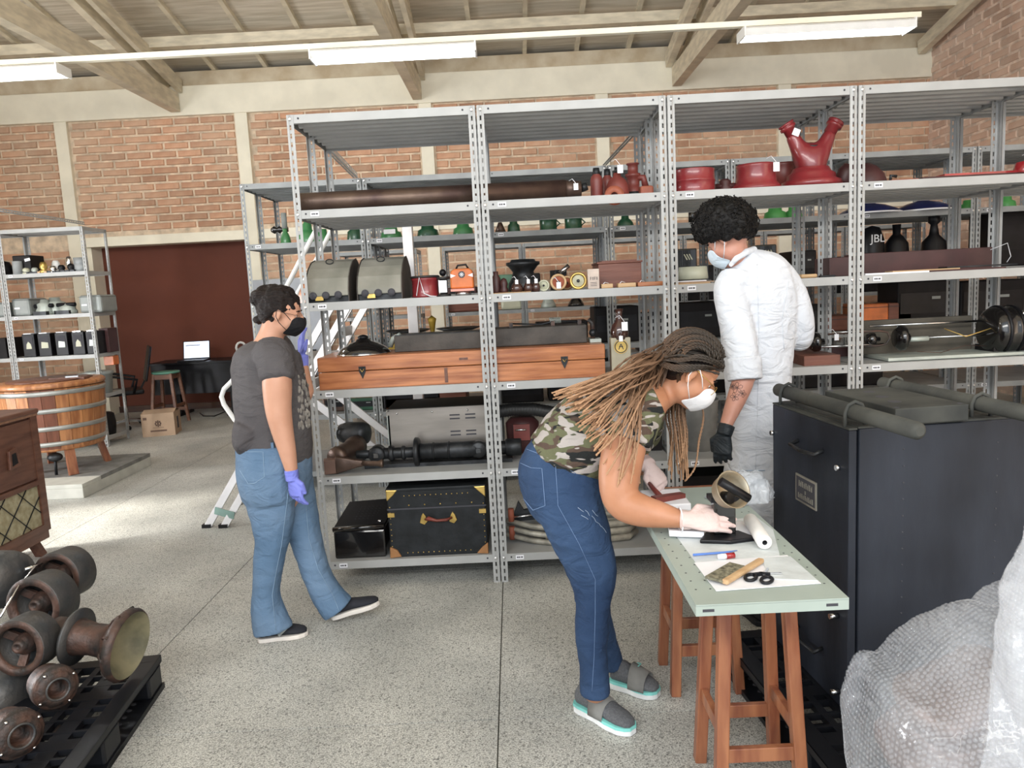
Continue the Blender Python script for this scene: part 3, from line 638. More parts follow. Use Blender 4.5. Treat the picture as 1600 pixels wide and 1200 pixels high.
for (lb, px, py, y, r, d) in (('rusty cast-iron hose coupling lying under the bell-mouthed base', 88, 1075, 2.40, .072, (.75, -.62, .05)),
                              ('rusty cast-iron hose coupling nearest the bottom left corner', 30, 1148, 2.2, .075, (.8, -.55, .05)),
                              ):
    t = thing('hose_coupling', lb, 'casting', at(px, py, y=y)); t.scale = (r/.1,)*3
    b = orient(MB(), (0, 0, 0), d); b.lathe([(.05, -.14), (.085, -.13), (.09, -.06), (.10, -.05), (.10, 0), (.092, .01), (.085, .008), (.08, .02), (.055, .025), (.045, .02), (.045, -.06), (0, -.07)], 32); b.build('body', M['rust'], t)
    b = orient(MB(), (0, 0, 0), d); b.lathe([(.045, .026), (.05, .032), (.055, .026)], 24); b.build('ring', M['grey_rust'], t)
    for k in range(4):
        b = orient(MB(), (0, 0, 0), d); a = k*PI/2+.5; b.M = b.M @ Matrix.Translation((.088*math.cos(a), .088*math.sin(a), .008)); b.lathe([(0, .012), (.007, .01), (.008, 0), (0, 0)], 8); b.build('bolt', M['chrome'], t)
t = thing('grey_pump_body', 'dark grey rounded casting behind the wheels at the left picture edge', 'casting', at(10, 905, y=2.9))
b = orient(MB(), (0, 0, 0), (1, -.3, 0)); b.lathe([(0, -.3), (.10, -.28), (.115, 0), (.11, .03), (.06, .06), (0, .06)], 28); b.build('body', M['grey_rust'], t)
t = thing('grey_pump_body', 'dark round casting under the wheels at the left picture edge', 'casting', at(20, 1090, y=2.55))
b = orient(MB(), (0, 0, 0), (.9, -.3, 0)); b.lathe([(0, -.3), (.09, -.28), (.10, 0), (.09, .03), (.04, .05), (0, .05)], 28); b.build('body', M['grey_rust'], t)
b = MB(); b.tube([at(60, 1190, y=2.18), at(78, 1160, y=2.28), at(90, 1142, y=2.36), at(98, 1133, y=2.39)], [.006, .008, .011, .012], 8); tag(b.build('iron_rod', M['rust'], None), 'rusty iron rod lying across the pallet deck at lower left', 'rod')
b = MB(); b.tube([at(0, 965, y=2.6), at(30, 915, y=2.75), at(55, 885, y=2.9), at(66, 880, y=2.95)], [.004, .004, .004, .004], 6); b.tube([at(38, 890, y=2.9), at(62, 884, y=2.95)], .008, 8); tag(b.build('steel_cable', M['chrome'], None), 'thin steel cable running over the cast-iron wheels', 'cable')
# ================================================================ things on the shelves
def X(px, y, z):
    a = R2-fwd*((px-800)/F); return -(y*a.y+(z-H)*a.z)/a.x
def wd(dpx, y): return dpx*y/F*1.0
def lth(label, name, cat, px, y, z, wpx, hpx, prof, m, d=None, n=24, group=None, parts=(), lift=0, rz=0):
    """turned thing; prof radii in half-widths, heights in fractions; parts: (name, prof, mat)"""
    R, Hh = wd(wpx, y)/2, wd(hpx, y); t = thing(name, label, cat, (X(px, y, z), y, z+lift), rz, group)
    for nm, pf, mm in (('body', prof, m),)+tuple(parts):
        b = MB()
        if d: orient(b, (0, 0, 0), d)
        b.lathe([(a*R, h*Hh) for a, h in pf], n); b.build(nm, M[mm], t)
    return t
def bxt(label, name, cat, p0, p1, y, z, h, dep, m, rz=0, bevel=.003, group=None):
    x0, x1 = X(p0, y, z), X(p1, y, z); t = thing(name, label, cat, (x0, y, z), rz, group)
    MB().box(0, x1-x0, 0, dep, 0, h).build('body', M[m], t, bevel=bevel); t['w'] = x1-x0; return t
def tagcard(parent, loc, s=1):
    MB().box(loc[0]-.014*s, loc[0]+.014*s, loc[1]-.001, loc[1], loc[2]-.04*s, loc[2]).build('paper_tag', M['paper'], parent)
    MB().tube([(loc[0], loc[1], loc[2]), (loc[0]-.02*s, loc[1]+.01, loc[2]+.03*s), (loc[0]-.04*s, loc[1]+.02, loc[2]+.02*s)], .0015, 5).build('string', M['paper'], parent)
M['redp'] = mat('glossy_red_paint', (.21, .022, .026), .28, var=.06, scale=6, bump=.05, coat=.3)
M['redb'] = mat('red_brown_paint', (.17, .035, .028), .45, var=.1)
M['orangeb'] = mat('orange_clay', (.32, .09, .05), .6)
M['maroon'] = mat('maroon_dark', (.055, .018, .018), .45, var=.1)
M['green'] = mat('green_enamel', (.045, .20, .07), .3, var=.06, coat=.3)
M['dgreen'] = mat('dark_green_enamel', (.015, .07, .035), .3, var=.1, coat=.3)
M['lgreen'] = mat('bright_green_enamel', (.07, .30, .08), .35, var=.06)
M['blue'] = mat('blue_enamel', (.015, .02, .10), .3, coat=.3)
M['pipe'] = mat('bronzed_pipe', (.06, .035, .03), .38, .6, col2=(.12, .08, .06), scale=6, bump=.15)
M['olive'] = mat('olive_canvas_metal', (.17, .17, .14), .6, col2=(.30, .29, .25), scale=4, bump=.15)
M['orange'] = mat('orange_paint', (.62, .16, .035), .35)
M['cream2'] = mat('cream_enamel', (.50, .50, .38), .45, var=.04)
M['casew'] = wood('case_wood', (.27, .085, .03), (.50, .20, .08), .38, (.7, 8, 8), 5, coat=.15)
M['trayw'] = mat('dark_tray', (.05, .042, .035), .6, var=.2, bump=.2)
M['yellow'] = mat('yellow_metal', (.45, .30, .04), .4, .3)
M['pwood'] = wood('pale_wood', (.45, .28, .14), (.58, .40, .22))
M['boxw'] = wood('brown_box', (.13, .045, .03), (.19, .07, .045), .5)
M['steelb'] = mat('brushed_sheet', (.33, .30, .27), .35, .7, col2=(.22, .20, .18), scale=2, stretch=(1, 1, 6))
M['rubber'] = mat('black_rubber', (.02, .02, .02), .5)
M['leather'] = mat('trunk_black', (.010, .012, .014), .5, spec=.3, var=.2, scale=14, bump=.15)
M['darkbox'] = mat('dark_case', (.007, .006, .007), .55, spec=.25, var=.2)
M['glass'] = mat('dark_glass', (.05, .02, .015), .1, coat=.5)
M['tube_m'] = mat('polished_rod', (.6, .6, .6), .22, 1, var=.03)
M['gloss'] = mat('gloss_black', (.007, .006, .006), .16, coat=.6, var=.05)
M['grey_pl'] = mat('grey_case', (.26, .28, .27), .45, var=.05)
M['palegr'] = mat('pale_green_metal', (.42, .46, .42), .4, .2, var=.08)
M['redcar'] = mat('shiny_red', (.33, .02, .025), .2, coat=.5)
Z1, Z2, Z3, Z4, Z5 = 1.947, 1.494, 1.051, .604, .151
# ---- front row, second shelf from the top
def pipe_thing(label, x0, x1, y, z, r, m, ends=True):
    t = thing('metal_pipe', label, 'pipe', (x0, y, z)); L = x1-x0
    b = MB(); b.tube([(0, 0, 0), (.004, 0, 0), (L-.08, 0, 0)], [r*.97, r, r], 24); b.build('tube', M[m], t)
    if ends:
        b = MB(); b.tube([(L-.08, 0, 0), (L-.05, 0, 0), (L-.02, 0, 0), (L, 0, 0)], [r*.95, r*.88, r*.8, r*.78], 20); b.build('end_sleeve', M['pipe'], t)
        MB().tube([(L-.001, 0, 0), (L+.03, 0, .01)], .02, 12).build('nozzle', M['iron'], t); tagcard(t, (L-.03, -r-.002, .02), .8)
    return t
pipe_thing('long dark bronze pipe lying along the front row top storage shelf', X(466, 3.86, 1.99), X(908, 3.86, 1.99), 3.86, Z1+.049, .048, 'pipe')
pipe_thing('thinner dark pipe lying behind the long bronze pipe', X(468, 4.0, 2.02), X(730, 4.0, 2.02), 4.02, Z1+.055, .055, 'pipe', False)
bot = [(0, 0), (.95, 0), (1, .03), (1, .6), (.85, .72), (.6, .78), (.6, .8)]; cap = [(.55, .78), (.62, .8), (.50, 1), (0, 1)]
for i, (px, y, wp, hp, lb) in enumerate(((933, 3.92, 19, 46, 'left red-brown bottle-shaped casting with dark neck, beside the pipe end'), (950, 4.0, 17, 46, 'second red-brown bottle-shaped casting with dark neck, beside the pipe end'))):
    lth(lb, 'bottle_casting', 'casting', px, y, Z1, wp, hp, bot, 'redb', parts=(('neck', cap, 'iron'),))
t = lth('red-brown domed casting with white tag, between bottle-shaped castings', 'domed_casting', 'casting', 965, 3.88, Z1, 36, 34, [(0, 0), (1, 0), (1, .2), (.92, .5), (.7, .75), (.35, .9), (.3, 1.05), (0, 1.05)], 'redb', parts=(('cap', [(.0, 1.03), (.22, 1.03), (.2, 1.3), (0, 1.3)], 'iron'),)); tagcard(t, (.01, -.05, .15), 1)
t = lth('flat orange-brown half disc leaning on the domed casting', 'half_disc', 'casting', 960, 3.80, Z1, 30, 30, [(.35, -.06), (1, -.06), (1, .06), (.35, .06), (.35, -.06)], 'orangeb', d=(0, -1, .25), lift=.0)
t = lth('tall red-brown valve casting near the third post of front row', 'valve_casting', 'casting', 990, 3.98, Z1, 26, 52, [(0, 0), (.8, 0), (.9, .1), (.9, .3), (.75, .32), (.75, .6), (.9, .62), (.9, .7), (.6, .72), (.6, .95), (.75, .97), (.75, 1), (0, 1)], 'redb', parts=(('base_ring', [(0, -.0), (.95, 0), (.95, .18), (0, .18)], 'iron'),))
MB().tube([(0, 0, .10), (.05, -.02, .10), (.06, -.02, .05)], .018, 12).build('outlet', M['redb'], t)
t = bxt('small orange-brown block with tag beside the third front post', 'clay_block', 'block', 1001, 1022, 3.84, Z1, .045, .06, 'orangeb', bevel=.01)
drumP = [(0, 0), (1, 0), (1, .05), (.98, .1), (.98, .45), (1.0, .47), (1, .53), (.98, .55), (.96, .95), (.97, 1), (.9, 1), (.88, .9), (0, .9)]
lth('leftmost glossy red round drum on the third front bay', 'red_drum', 'drum', 1083, 3.88, Z1, 66, 34, drumP, 'redp', n=36)
t = lth('glossy red flared drum with string tag, between the red drum and forked pipe', 'flared_drum', 'drum', 1181, 3.90, Z1, 76, 38, [(0, 0), (1, 0), (1.02, .06), (.9, .2), (.8, .32), (.78, .5), (.75, .85), (.77, .9), (.76, 1), (.68, 1), (.66, .9), (0, .9)], 'redp', n=36); tagcard(t, (.07, -.10, .12), 1.1)
lth('red-brown ring casting lying behind the flared drum', 'ring_casting', 'casting', 1225, 4.15, Z1, 52, 46, [(0, 0), (1, 0), (1, .3), (.8, .35), (.75, .9), (.8, .95), (.7, 1), (0, 1)], 'redb')
t = lth('small dark red valve between two red drums', 'small_valve', 'valve', 1133, 3.92, Z1, 26, 20, [(0, 0), (.8, 0), (.9, .3), (.6, .5), (.7, .8), (.4, 1), (0, 1)], 'maroon'); MB().tube([(-.05, 0, .03), (.06, -.01, .03)], .015, 12).build('spindle', M['maroon'], t)
# forked pipe
y = 3.93; t = thing('forked_pipe', 'large glossy red Y-shaped forked pipe with white tag', 'pipe fitting', (X(1267, y, Z1), y, Z1))
s_ = y/F; b = MB(); b.lathe([(0, 0), (43*s_, 0), (45*s_, 5*s_), (43*s_, 10*s_), (36*s_, 13*s_), (35*s_, 20*s_), (29*s_, 24*s_), (26*s_, 30*s_)], 36); b.build('foot', M['redp'], t)
sk = bpy.data.meshes.new('fork'); V_ = [(0, 0, 20), (0, 0, 34), (0, 0, 44), (-19, 0, 60), (-31, 0, 84), (19, 0, 60), (31, 0, 84)]
sk.from_pydata([(a*s_, c*s_, e*s_) for a, c, e in V_], [(0, 1), (1, 2), (2, 3), (3, 4), (2, 5), (5, 6)], []); o = bpy.data.objects.new('fork', sk); COL.objects.link(o); o.parent = t
sk.skin_vertices.new() if hasattr(sk.skin_vertices, 'new') else None
mo = o.modifiers.new('skin', 'SKIN'); mo.use_smooth_shade = True
for v_, r_ in zip(sk.skin_vertices[0].data, (24, 23, 20, 13, 9, 13, 9)): v_.radius = (r_*s_, r_*s_)
o.modifiers.new('sub', 'SUBSURF').levels = 2; o.modifiers['sub'].render_levels = 2; sk.materials.append(M['redp'])
for sx, ex in ((-1, -33), (1, 33)):
    d = Vector((ex*.42-(-4 if sx < 0 else 4), 0, 18)).normalized(); b = orient(MB(), (sx*28*s_, 0, 80*s_), (sx*.52, 0, .85)); b.lathe([(0, 0), (9*s_, 0), (9*s_, 10*s_), (12*s_, 11*s_), (12*s_, 15*s_), (10*s_, 16*s_), (12*s_, 17*s_), (12*s_, 20*s_), (7*s_, 20*s_), (6*s_, 14*s_), (0, 14*s_)], 20); b.build('socket', M['redp'], t)
b = orient(MB(), (0, -.01, 62*s_), (0, -.4, 1)); b.lathe([(0, -.03), (.028, -.02), (.034, .01), (.03, .012), (0, .0)], 18); b.build('black_cup', M['iron'], t)
MB().cbox((-26*s_, -.035, 82*s_), (.035, .002, .035), R=Matrix.Rotation(.4, 3, 'Y')).build('paper_tag', M['paper'], t)
t = lth('dark maroon rounded casting at the right of the forked pipe', 'maroon_casting', 'casting', 1316, 3.95, Z1, 30, 34, [(0, 0), (.8, 0), (1, .3), (.95, .7), (.6, 1), (0, 1)], 'maroon', d=(.3, -.2, 1))
t = lth('dark maroon domed cover with pale lining behind the fourth front post', 'domed_cover', 'cover', 1352, 3.97, Z1, 62, 34, [(1, 0), (1, .05), (.85, .5), (.5, .85), (.2, 1), (0, 1)], 'maroon', parts=(('lining', [(.99, 0), (.99, .03), (0, .03)], 'palegr'),))
t = bxt('flat orange-brown casting left of the red plank', 'orange_casting', 'casting', 1393, 1438, 3.9, Z1, .02, .2, 'orangeb'); MB().tube([(.02, .05, .02), (.02, .05, .045), (.05, .05, .04)], .008).build('lug', M['iron'], t)
t = bxt('long dark red plank with glossy red strip lying on the right front shelf', 'red_plank', 'plank', 1442, 1630, 3.86, Z1, .02, .20, 'maroon'); MB().box(.12, .55, .02, .18, .02, .032).build('glossy_strip', M['redcar'], t)
t = lth('small red lamp housing at the right picture edge, top storage shelf', 'red_housing', 'casting', 1600, 3.9, Z1, 30, 24, [(0, 0), (.9, 0), (1, .4), (.8, .9), (0, 1)], 'redcar'); tagcard(t, (0, -.06, .08))
# ---- front row, third shelf
def canopy(p0, p1, lb):
    y = 3.80; x0, x1 = X(p0, y, Z2), X(p1, y, Z2); t = thing('metal_canopy', lb, 'canopy', (x0, y, Z2), group='grey metal canopies')
    w_ = x1-x0; hh = .205; dp = .42
    pf = [(0, .03), (.0, .06), (.03, .12), (.09, .17), (.16, hh), (.24, hh+.015), (dp-.14, hh), (dp-.06, .16), (dp, .05), (dp, .03)]
    b = MB(); b.prism(pf, .012, w_, 'X', smooth=False); b.build('shell', M['olive'], t, bevel=.004)
    b = MB(); pf2 = [(a+(.003 if a < .2 else -.003 if a > .2 else 0)*0, c+.003 if c > .1 else c) for a, c in pf]; b.prism([(0, 0)]+pf2+[(dp, 0)], w_, w_+.004, 'X'); b.build('end_plate', M['trayw'], t)
    b = MB(); b.prism([(0, 0)]+pf2+[(dp, 0)], .008, .012, 'X'); b.build('end_plate', M['trayw'], t)
    MB().box(0.012, w_, .02, dp-.02, .0, .03).build('base', M['iron'], t)
    for k in range(3):
        a = .05+k*(w_-.1)/2; b = MB(); b.M = Matrix.Translation((a, -.002, .035)) @ Matrix.Rotation(PI/2, 4, 'X'); b.lathe([(0, 0), (.019, 0), (.019, .003), (0, .003)], 16); b.build('vent_arch', M['ink'], t)
    MB().tube([(w_*.5+.02*math.cos(a/12*2*PI), .135, .207+.012*math.sin(a/12*2*PI)) for a in range(12)], .003, 6, closed=True).build('ring', M['iron'], t)
    MB().box(.06, .10, -.004, 0, .01, .03).build('latch', M['brass'], t)
    return t
canopy(475, 545, 'left grey-olive metal canopy on the front row, cut by the end post'); canopy(556, 628, 'right grey-olive metal canopy beside the red reel')
t = thing('arched_lid', 'rust-brown arched wooden lid standing behind the left grey canopy', 'lid', (X(512, 4.3, Z2), 4.3, Z2)); b = MB(); b.lathe([(.0, 0), (.17, 0), (.17, .02), (0, .02)], 24, 'Y', a0=-PI/2, a1=PI/2); b.M = Matrix(); b.build('panel', M['casew'], t); t.rotation_euler = (0, 0, 0)
t = lth('red cable reel with black rim and white cord', 'cable_reel', 'reel', 666, 3.9, Z2, 44, 30, [(0, 0), (.95, 0), (1, .08), (.95, .14), (.93, .85), (1, .92), (.95, 1), (0, 1)], 'redp', parts=(('rim', [(.3, .99), (1.02, .99), (1.04, 1.05), (.95, 1.1), (.3, 1.1)], 'rubber'),))
MB().tube([(-.04, -.075, .01), (-.02, -.08, .10), (.0, -.08, .02), (.03, -.08, .005), (.06, -.07, .002)], .003, 5).build('cord', M['paper'], t)
t = lth('black spool apparatus between the red reel and orange lantern', 'black_spool', 'spool', 694, 3.88, Z2, 24, 30, [(0, 0), (.9, 0), (.9, .1), (.5, .12), (.5, .85), (.9, .88), (.9, 1), (0, 1)], 'rubber'); MB().box(-.02, .02, -.045, -.035, .02, .08).build('front_plate', M['chrome'], t)
MB().ball((0, 0, .12), .018).build('knob', M['black'], t)
t = thing('orange_lantern', 'orange signal lantern with round emblem and black handle', 'lantern', (X(724, 3.87, Z2), 3.87, Z2)); w_ = wd(36, 3.87)/2
b = MB(); b.prism([(-w_, .035), (w_, .035), (w_, .10), (w_*.9, .125), (w_*.6, .135), (-w_*.6, .135), (-w_*.9, .125), (-w_, .10)], -.045, .045, 'Y'); b.build('body', M['orange'], t, bevel=.008)
MB().tube([(-w_*.5, 0, .134), (-w_*.35, 0, .152), (w_*.35, 0, .155), (w_*.55, 0, .134)], .005, 8).build('handle', M['black'], t)
e = MB(); e.disc((0, 0, 0), .017, 20, 'Y', .001); o = e.build('emblem', M['ink'], t, loc=(0.0, -.0465, .105))
e = MB()
for a in range(4): e.cbox((0, 0, 0), (.0025, .001, .024), R=Matrix.Rotation(a*PI/4, 3, 'Y'))
e.build('emblem_star', M['paper'], o, loc=(0, -.0008, 0))
MB().box(-w_, w_, -.05, .045, .022, .034).build('lower_rim', mat('pink_rim', (.6, .25, .2), .4), t); MB().lathe([(0, 0), (.04, 0), (.04, .02), (0, .02)], 20).build('base_disc', M['chrome'], t)
for s_ in (-1, 1): MB().prism([(s_*w_*.95, .11), (s_*w_*.5, .10), (s_*w_*.95, .09)], -.0475, -.0462, 'Y').build('emblem_wing', M['paper'], t)
# bay 2
t = lth('dark red bottle lying at the left of the second bay', 'red_jar', 'jar', 776, 3.88, Z2, 14, 34, [(0, 0), (.9, 0), (1, .1), (1, .7), (.5, .85), (.6, 1), (0, 1)], 'maroon')
lth('wine-red glass insulator beside the red jar', 'insulator', 'insulator', 788, 3.86, Z2, 14, 24, [(0, 0), (.9, 0), (1, .2), (.7, .4), (.9, .6), (.6, .9), (0, 1)], 'maroon')
t = bxt('pale green tin box behind the black cast-iron stand', 'green_tin', 'box', 779, 802, 4.2, Z2, .10, .12, 'green')
lth('black cast-iron stove-like stand with ragged crown', 'iron_stand', 'stand', 819, 4.05, Z2, 52, 50, [(0, 0), (.85, 0), (.95, .1), (.9, .28), (.7, .45), (.62, .62), (.85, .78), (1.0, .84), (1.0, .92), (.8, .9), (.7, 1), (0, 1)], 'iron', n=12)
for i, (px, w2) in enumerate(((808, 20), (826, 16), (838, 14))):
    t = lth('dark wine-coloured glass stopper, %s in front of the iron stand' % ('left', 'middle', 'right')[i], 'glass_stopper', 'glass', px, 3.83, Z2, w2, 20, [(0, 0), (.8, 0), (1, .3), (.8, .6), (.35, .8), (.5, 1), (0, 1)], 'glass'); tagcard(t, (0, -.03, .065), .55)
def disc_thing(lb, px, wpx, y, mr, mc, dy=-1):
    R = wd(wpx, y)/2; t = thing('cylinder_head', lb, 'reel', (X(px, y, Z2), y, Z2+R)); dpt = .09
    b = orient(MB(), (0, 0, 0), (-.12, -1, 0)); b.lathe([(R*.9, -dpt), (R*.95, -.01), (R, 0), (R*.92, .006), (R*.72, .004), (R*.70, -.004), (0, -.004)], 28); b.build('drum', M[mr], t)
    b = orient(MB(), (0, 0, 0), (-.12, -1, 0)); b.lathe([(0, -.003), (R*.69, -.003), (R*.66, -.001), (R*.3, 0), (R*.28, .005), (0, .005)], 24); b.build('face', M[mc], t)
    b = orient(MB(), (0, 0, 0), (-.12, -1, 0)); b.lathe([(0, .005), (R*.2, .005), (R*.15, .012), (0, .012)], 16); b.build('centre', M['iron'], t)
    return t
disc_thing('small ivory round dial on the second bay of the front row', 850, 18, 3.84, 'cream2', 'cream2'); t = disc_thing('copper-rimmed round reel with white tag', 873, 26, 3.86, 'pwood', 'orangeb'); tagcard(t, (.0, -.02, 0), .8)
disc_thing('second copper-rimmed round reel, beside the brass-rimmed one', 886, 22, 3.95, 'pwood', 'orangeb'); disc_thing('brass-rimmed round reel next to the paper packet', 904, 27, 3.84, 'brass', 'cream2')
t = bxt('dark folded camera behind the round reels', 'folded_camera', 'camera', 868, 888, 4.1, Z2, .11, .08, 'black', rz=.3); MB().tube([(.02, -.02, .09), (.07, -.03, .13)], .012).build('lens', M['chrome'], t)
t = bxt('pale paper packet with printed word standing beside the brown box', 'paper_packet', 'packet', 919, 937, 3.82, Z2, .10, .035, 'paper'); t.children[0].data.materials[0] = mat('aged_paper', (.55, .46, .40), .85)
b = MB()
for k, c_ in enumerate((0, 1, 2, 3)):
    x_ = .012+k*.010; b.box(x_, x_+.002, -.001, -.0002, .045, .06)
    if c_ in (0, 2): b.box(x_, x_+.007, -.001, -.0002, .058, .06); b.box(x_, x_+.006, -.001, -.0002, .051, .053)
    else: b.box(x_+.005, x_+.007, -.001, -.0002, .045, .06)
for k in range(3): b.box(.012, .045, -.001, -.0002, .015+k*.008, .017+k*.008)
b.build('printing', M['ink'], t)
t = bxt('dark reddish-brown wooden box on the second bay, front row', 'brown_box', 'box', 936, 1003, 3.95, Z2, .125, .28, 'boxw'); w_ = t['w']
b = MB(); b.box(-.006, w_+.006, -.006, .286, .125, .135); b.build('lid', M['boxw'], t, bevel=.003); b = MB(); b.box(.02, w_-.02, .02, .26, .135, .142); b.build('lid_panel', M['boxw'], t)
for i, (a, c_, mm, lb) in enumerate(((940, 958, 'pwood', 'small pale wooden block at the left below the brown box'), (966, 994, 'pwood', 'pale wooden block tied with string below the brown box'), (997, 1036, 'casew', 'brown wooden block with string by the third front post'))):
    t = bxt(lb, 'wooden_block', 'block', a, c_, 3.82, Z2, .022, .07, mm, rz=0); MB().tube([(.01, -.002, .023), (.02, .02, .03), (.04, .03, .024)], .002, 5).build('string', M['paper'], t)
t = bxt('flat pale tray under the dark glass stoppers', 'flat_tray', 'tray', 762, 830, 3.78, Z2, .004, .25, 'pwood')
# bay 3
for i, (a, c_, zz, mm) in enumerate(((1054, 1110, 0, 'pwood'), (1060, 1116, .006, 'cardboard'), (1050, 1104, .012, 'paper'))): bxt('flat sheet of %s in the pile left of the man in white coat' % ('pale wood', 'brown card', 'white paper')[i], 'flat_sheet', 'sheet', a, c_, 3.80+.02*i, Z2+zz, .005, .2, mm, bevel=0)
lth('cream round basin behind the flat sheets, left of the man', 'cream_basin', 'basin', 1083, 4.2, Z2, 46, 20, [(0, .0), (.9, 0), (1, .1), (.92, 1), (.85, 1), (0, .95)], 'cream2', n=30, lift=.02)
t = bxt('dark glossy case under the cream basin', 'dark_case', 'case', 1052, 1112, 4.05, Z2, .018, .35, 'gloss')
t = bxt('small pale wooden piece right of the man in white coat', 'wooden_piece', 'wood', 1252, 1278, 3.82, Z2, .02, .06, 'pwood', bevel=.008); bxt('thin dark tool lying beside the pale wooden piece', 'dark_tool', 'tool', 1282, 1306, 3.83, Z2, .010, .03, 'iron')
bxt('maroon wooden box behind the fourth front post', 'maroon_box', 'box', 1296, 1328, 4.05, Z2, .10, .2, 'maroon')
t = bxt('long dark maroon wooden box on the fourth front bay', 'long_box', 'box', 1346, 1550, 4.1, Z2, .115, .22, 'maroon')
b = MB(); b.tube([(t['w']-.03, -.03, .1), (t['w']+.04, -.06, .13), (t['w']+.06, -.06, .06), (t['w']+.04, -.06, .03)], .002, 5); b.build('cord', M['paper'], t)
for i, (a, c_, zz, mm, yy) in enumerate(((1352, 1452, 0, 'paper', 3.79), (1395, 1500, .006, 'pwood', 3.84), (1452, 1572, .0, 'maroon', 3.80), (1480, 1590, .014, 'iron', 3.86))): bxt('flat %s in front of the long maroon box' % ('white sheet', 'pale wooden strip', 'dark red strip', 'thin black frame')[i], 'flat_strip', 'strip', a, c_, yy, Z2+zz, .008, .08, mm, bevel=0)
# ---- front row, fourth shelf: the long case and what lies on it
x0, x1 = X(500, 3.79, Z3), X(946, 3.79, Z3); t = thing('wooden_case', 'long varnished wooden case with two dark latches spanning two bays', 'case', (x0, 3.785, Z3)); L_ = x1-x0; CHh = .165
MB().box(0, L_, 0, .36, 0, .088).build('case_body', M['casew'], t, bevel=.003); MB().box(-.002, L_+.002, -.002, .362, .091, CHh).build('case_lid', M['casew'], t, bevel=.006)
for px in (566, 882):
    x_ = X(px, 3.78, Z3+.09)-x0; l = MB(); l.prism([(x_-.018, .112), (x_+.018, .112), (x_+.016, .085), (x_, .05), (x_-.016, .085)], -.006, 0, 'Y'); l.build('latch', M['iron'], t); MB().tube([(x_-.01, -.008, .10), (x_, -.012, .085), (x_+.01, -.008, .10)], .002, 6).build('latch_hook', M['brass'], t)
x_ = X(697, 3.78, Z3+.05)-x0; MB().box(x_-.008, x_+.008, -.003, 0, .01, .085).build('hinge_strap', M['console'], t); x_ = X(724, 3.78, Z3+.13)-x0; MB().box(x_-.022, x_+.022, -.004, 0, .12, .132).build('name_slot', M['console'], t)
ZC = Z3+CHh+.001
t = lth('glossy black domed lamp shade lying on the long wooden case', 'domed_lampshade', 'lamp shade', 569, 3.92, ZC, 82, 27, [(1, 0), (1.01, .05), (.85, .35), (.55, .6), (.3, .72), (.25, .85), (0, .9)], 'gloss', n=36, parts=(('knob', [(0, .85), (.2, .88), (.2, 1.0), (.1, 1.08), (0, 1.1)], 'black'), ('rim', [(.98, -.0), (1.02, 0), (1.02, .06), (.98, .06)], 'chrome')))
t = bxt('long dark metal tray on the wooden case, left of the second post', 'metal_tray', 'tray', 617, 752, 3.90, ZC, .085, .18, 'trayw'); MB().box(.005, t['w']-.005, .005, .175, .0845, .088).build('tray_inside', M['iron'], t)
MB().tube([(-.03, .05, .03), (-.01, .04, .07), (.03, .03, .088)], .014, 10).build('pale_fold', M['palegr'], t)
t = bxt('dark wooden balance base on the case, right of the second post', 'balance_base', 'scale', 773, 918, 3.90, ZC, .095, .2, 'trayw', bevel=.006)
for a in (.08, .30, .44): MB().box(a, a+.02, .05, .08, .095, .12).build('bracket', M['rust'], t)
MB().tube([(.1, .06, .115), (.25, .05, .105), (.32, .06, .12), (.45, .06, .11)], .004, 6).build('linkage', M['iron'], t)
t = thing('brass_coil', 'pale coiled spring on the dark balance base', 'spring', (X(868, 3.95, ZC+.11), 3.97, ZC+.11)); b = MB(); b.tube([(-.03+.0006*k, .015*math.cos(k*.5), .012+.015*math.sin(k*.5)) for k in range(100)], .0022, 5); b.build('coil', M['palegr'], t)
t = bxt('metal vise-like clamp at the right end of the wooden case', 'metal_clamp', 'clamp', 922, 940, 3.88, ZC, .02, .1, 'palegr'); MB().tube([(.02, .05, .02), (.02, .05, .10), (.0, .05, .12)], .012).build('clamp_arm', M['rust'], t); MB().ball((.02, .04, .05), .02).build('clamp_wheel', M['iron'], t)
t = lth('dark wine glass vase on marble base with gold medallion, beside the case', 'trophy', 'trophy', 970, 3.85, Z3, 30, 102, [(0, .32), (.3, .33), (.25, .40), (.55, .46), (.85, .55), (.95, .64), (.8, .75), (.4, .82), (.32, .92), (.45, 1), (0, 1)], 'glass')
MB().box(-.05, .05, -.035, .035, 0, .19).build('marble_base', mat('beige_marble', (.33, .30, .22), .4, col2=(.42, .38, .28), scale=9), t, bevel=.003)
b = MB(); b.disc((0, 0, 0), .036, 24, 'Y', .003); o = b.build('medallion', M['brass'], t, loc=(0, -.039, .145)); b = MB(); b.tube([(.030*math.cos(a/24*2*PI), -.001, .030*math.sin(a/24*2*PI)) for a in range(24)], .0025, 5, closed=True); b.build('medallion_ring', M['ink'], o)
b = MB(); b.cbox((-.006, -.001, 0), (.004, .002, .03), R=Matrix.Rotation(.4, 3, 'Y')); b.cbox((.006, -.001, 0), (.004, .002, .03), R=Matrix.Rotation(-.4, 3, 'Y')); b.cbox((0, -.001, 0), (.02, .002, .004)); b.build('medallion_monogram', M['ink'], o)
tagcard(t, (.02, -.05, .27), 1.1); tagcard(t, (0, -.045, .2), .7)
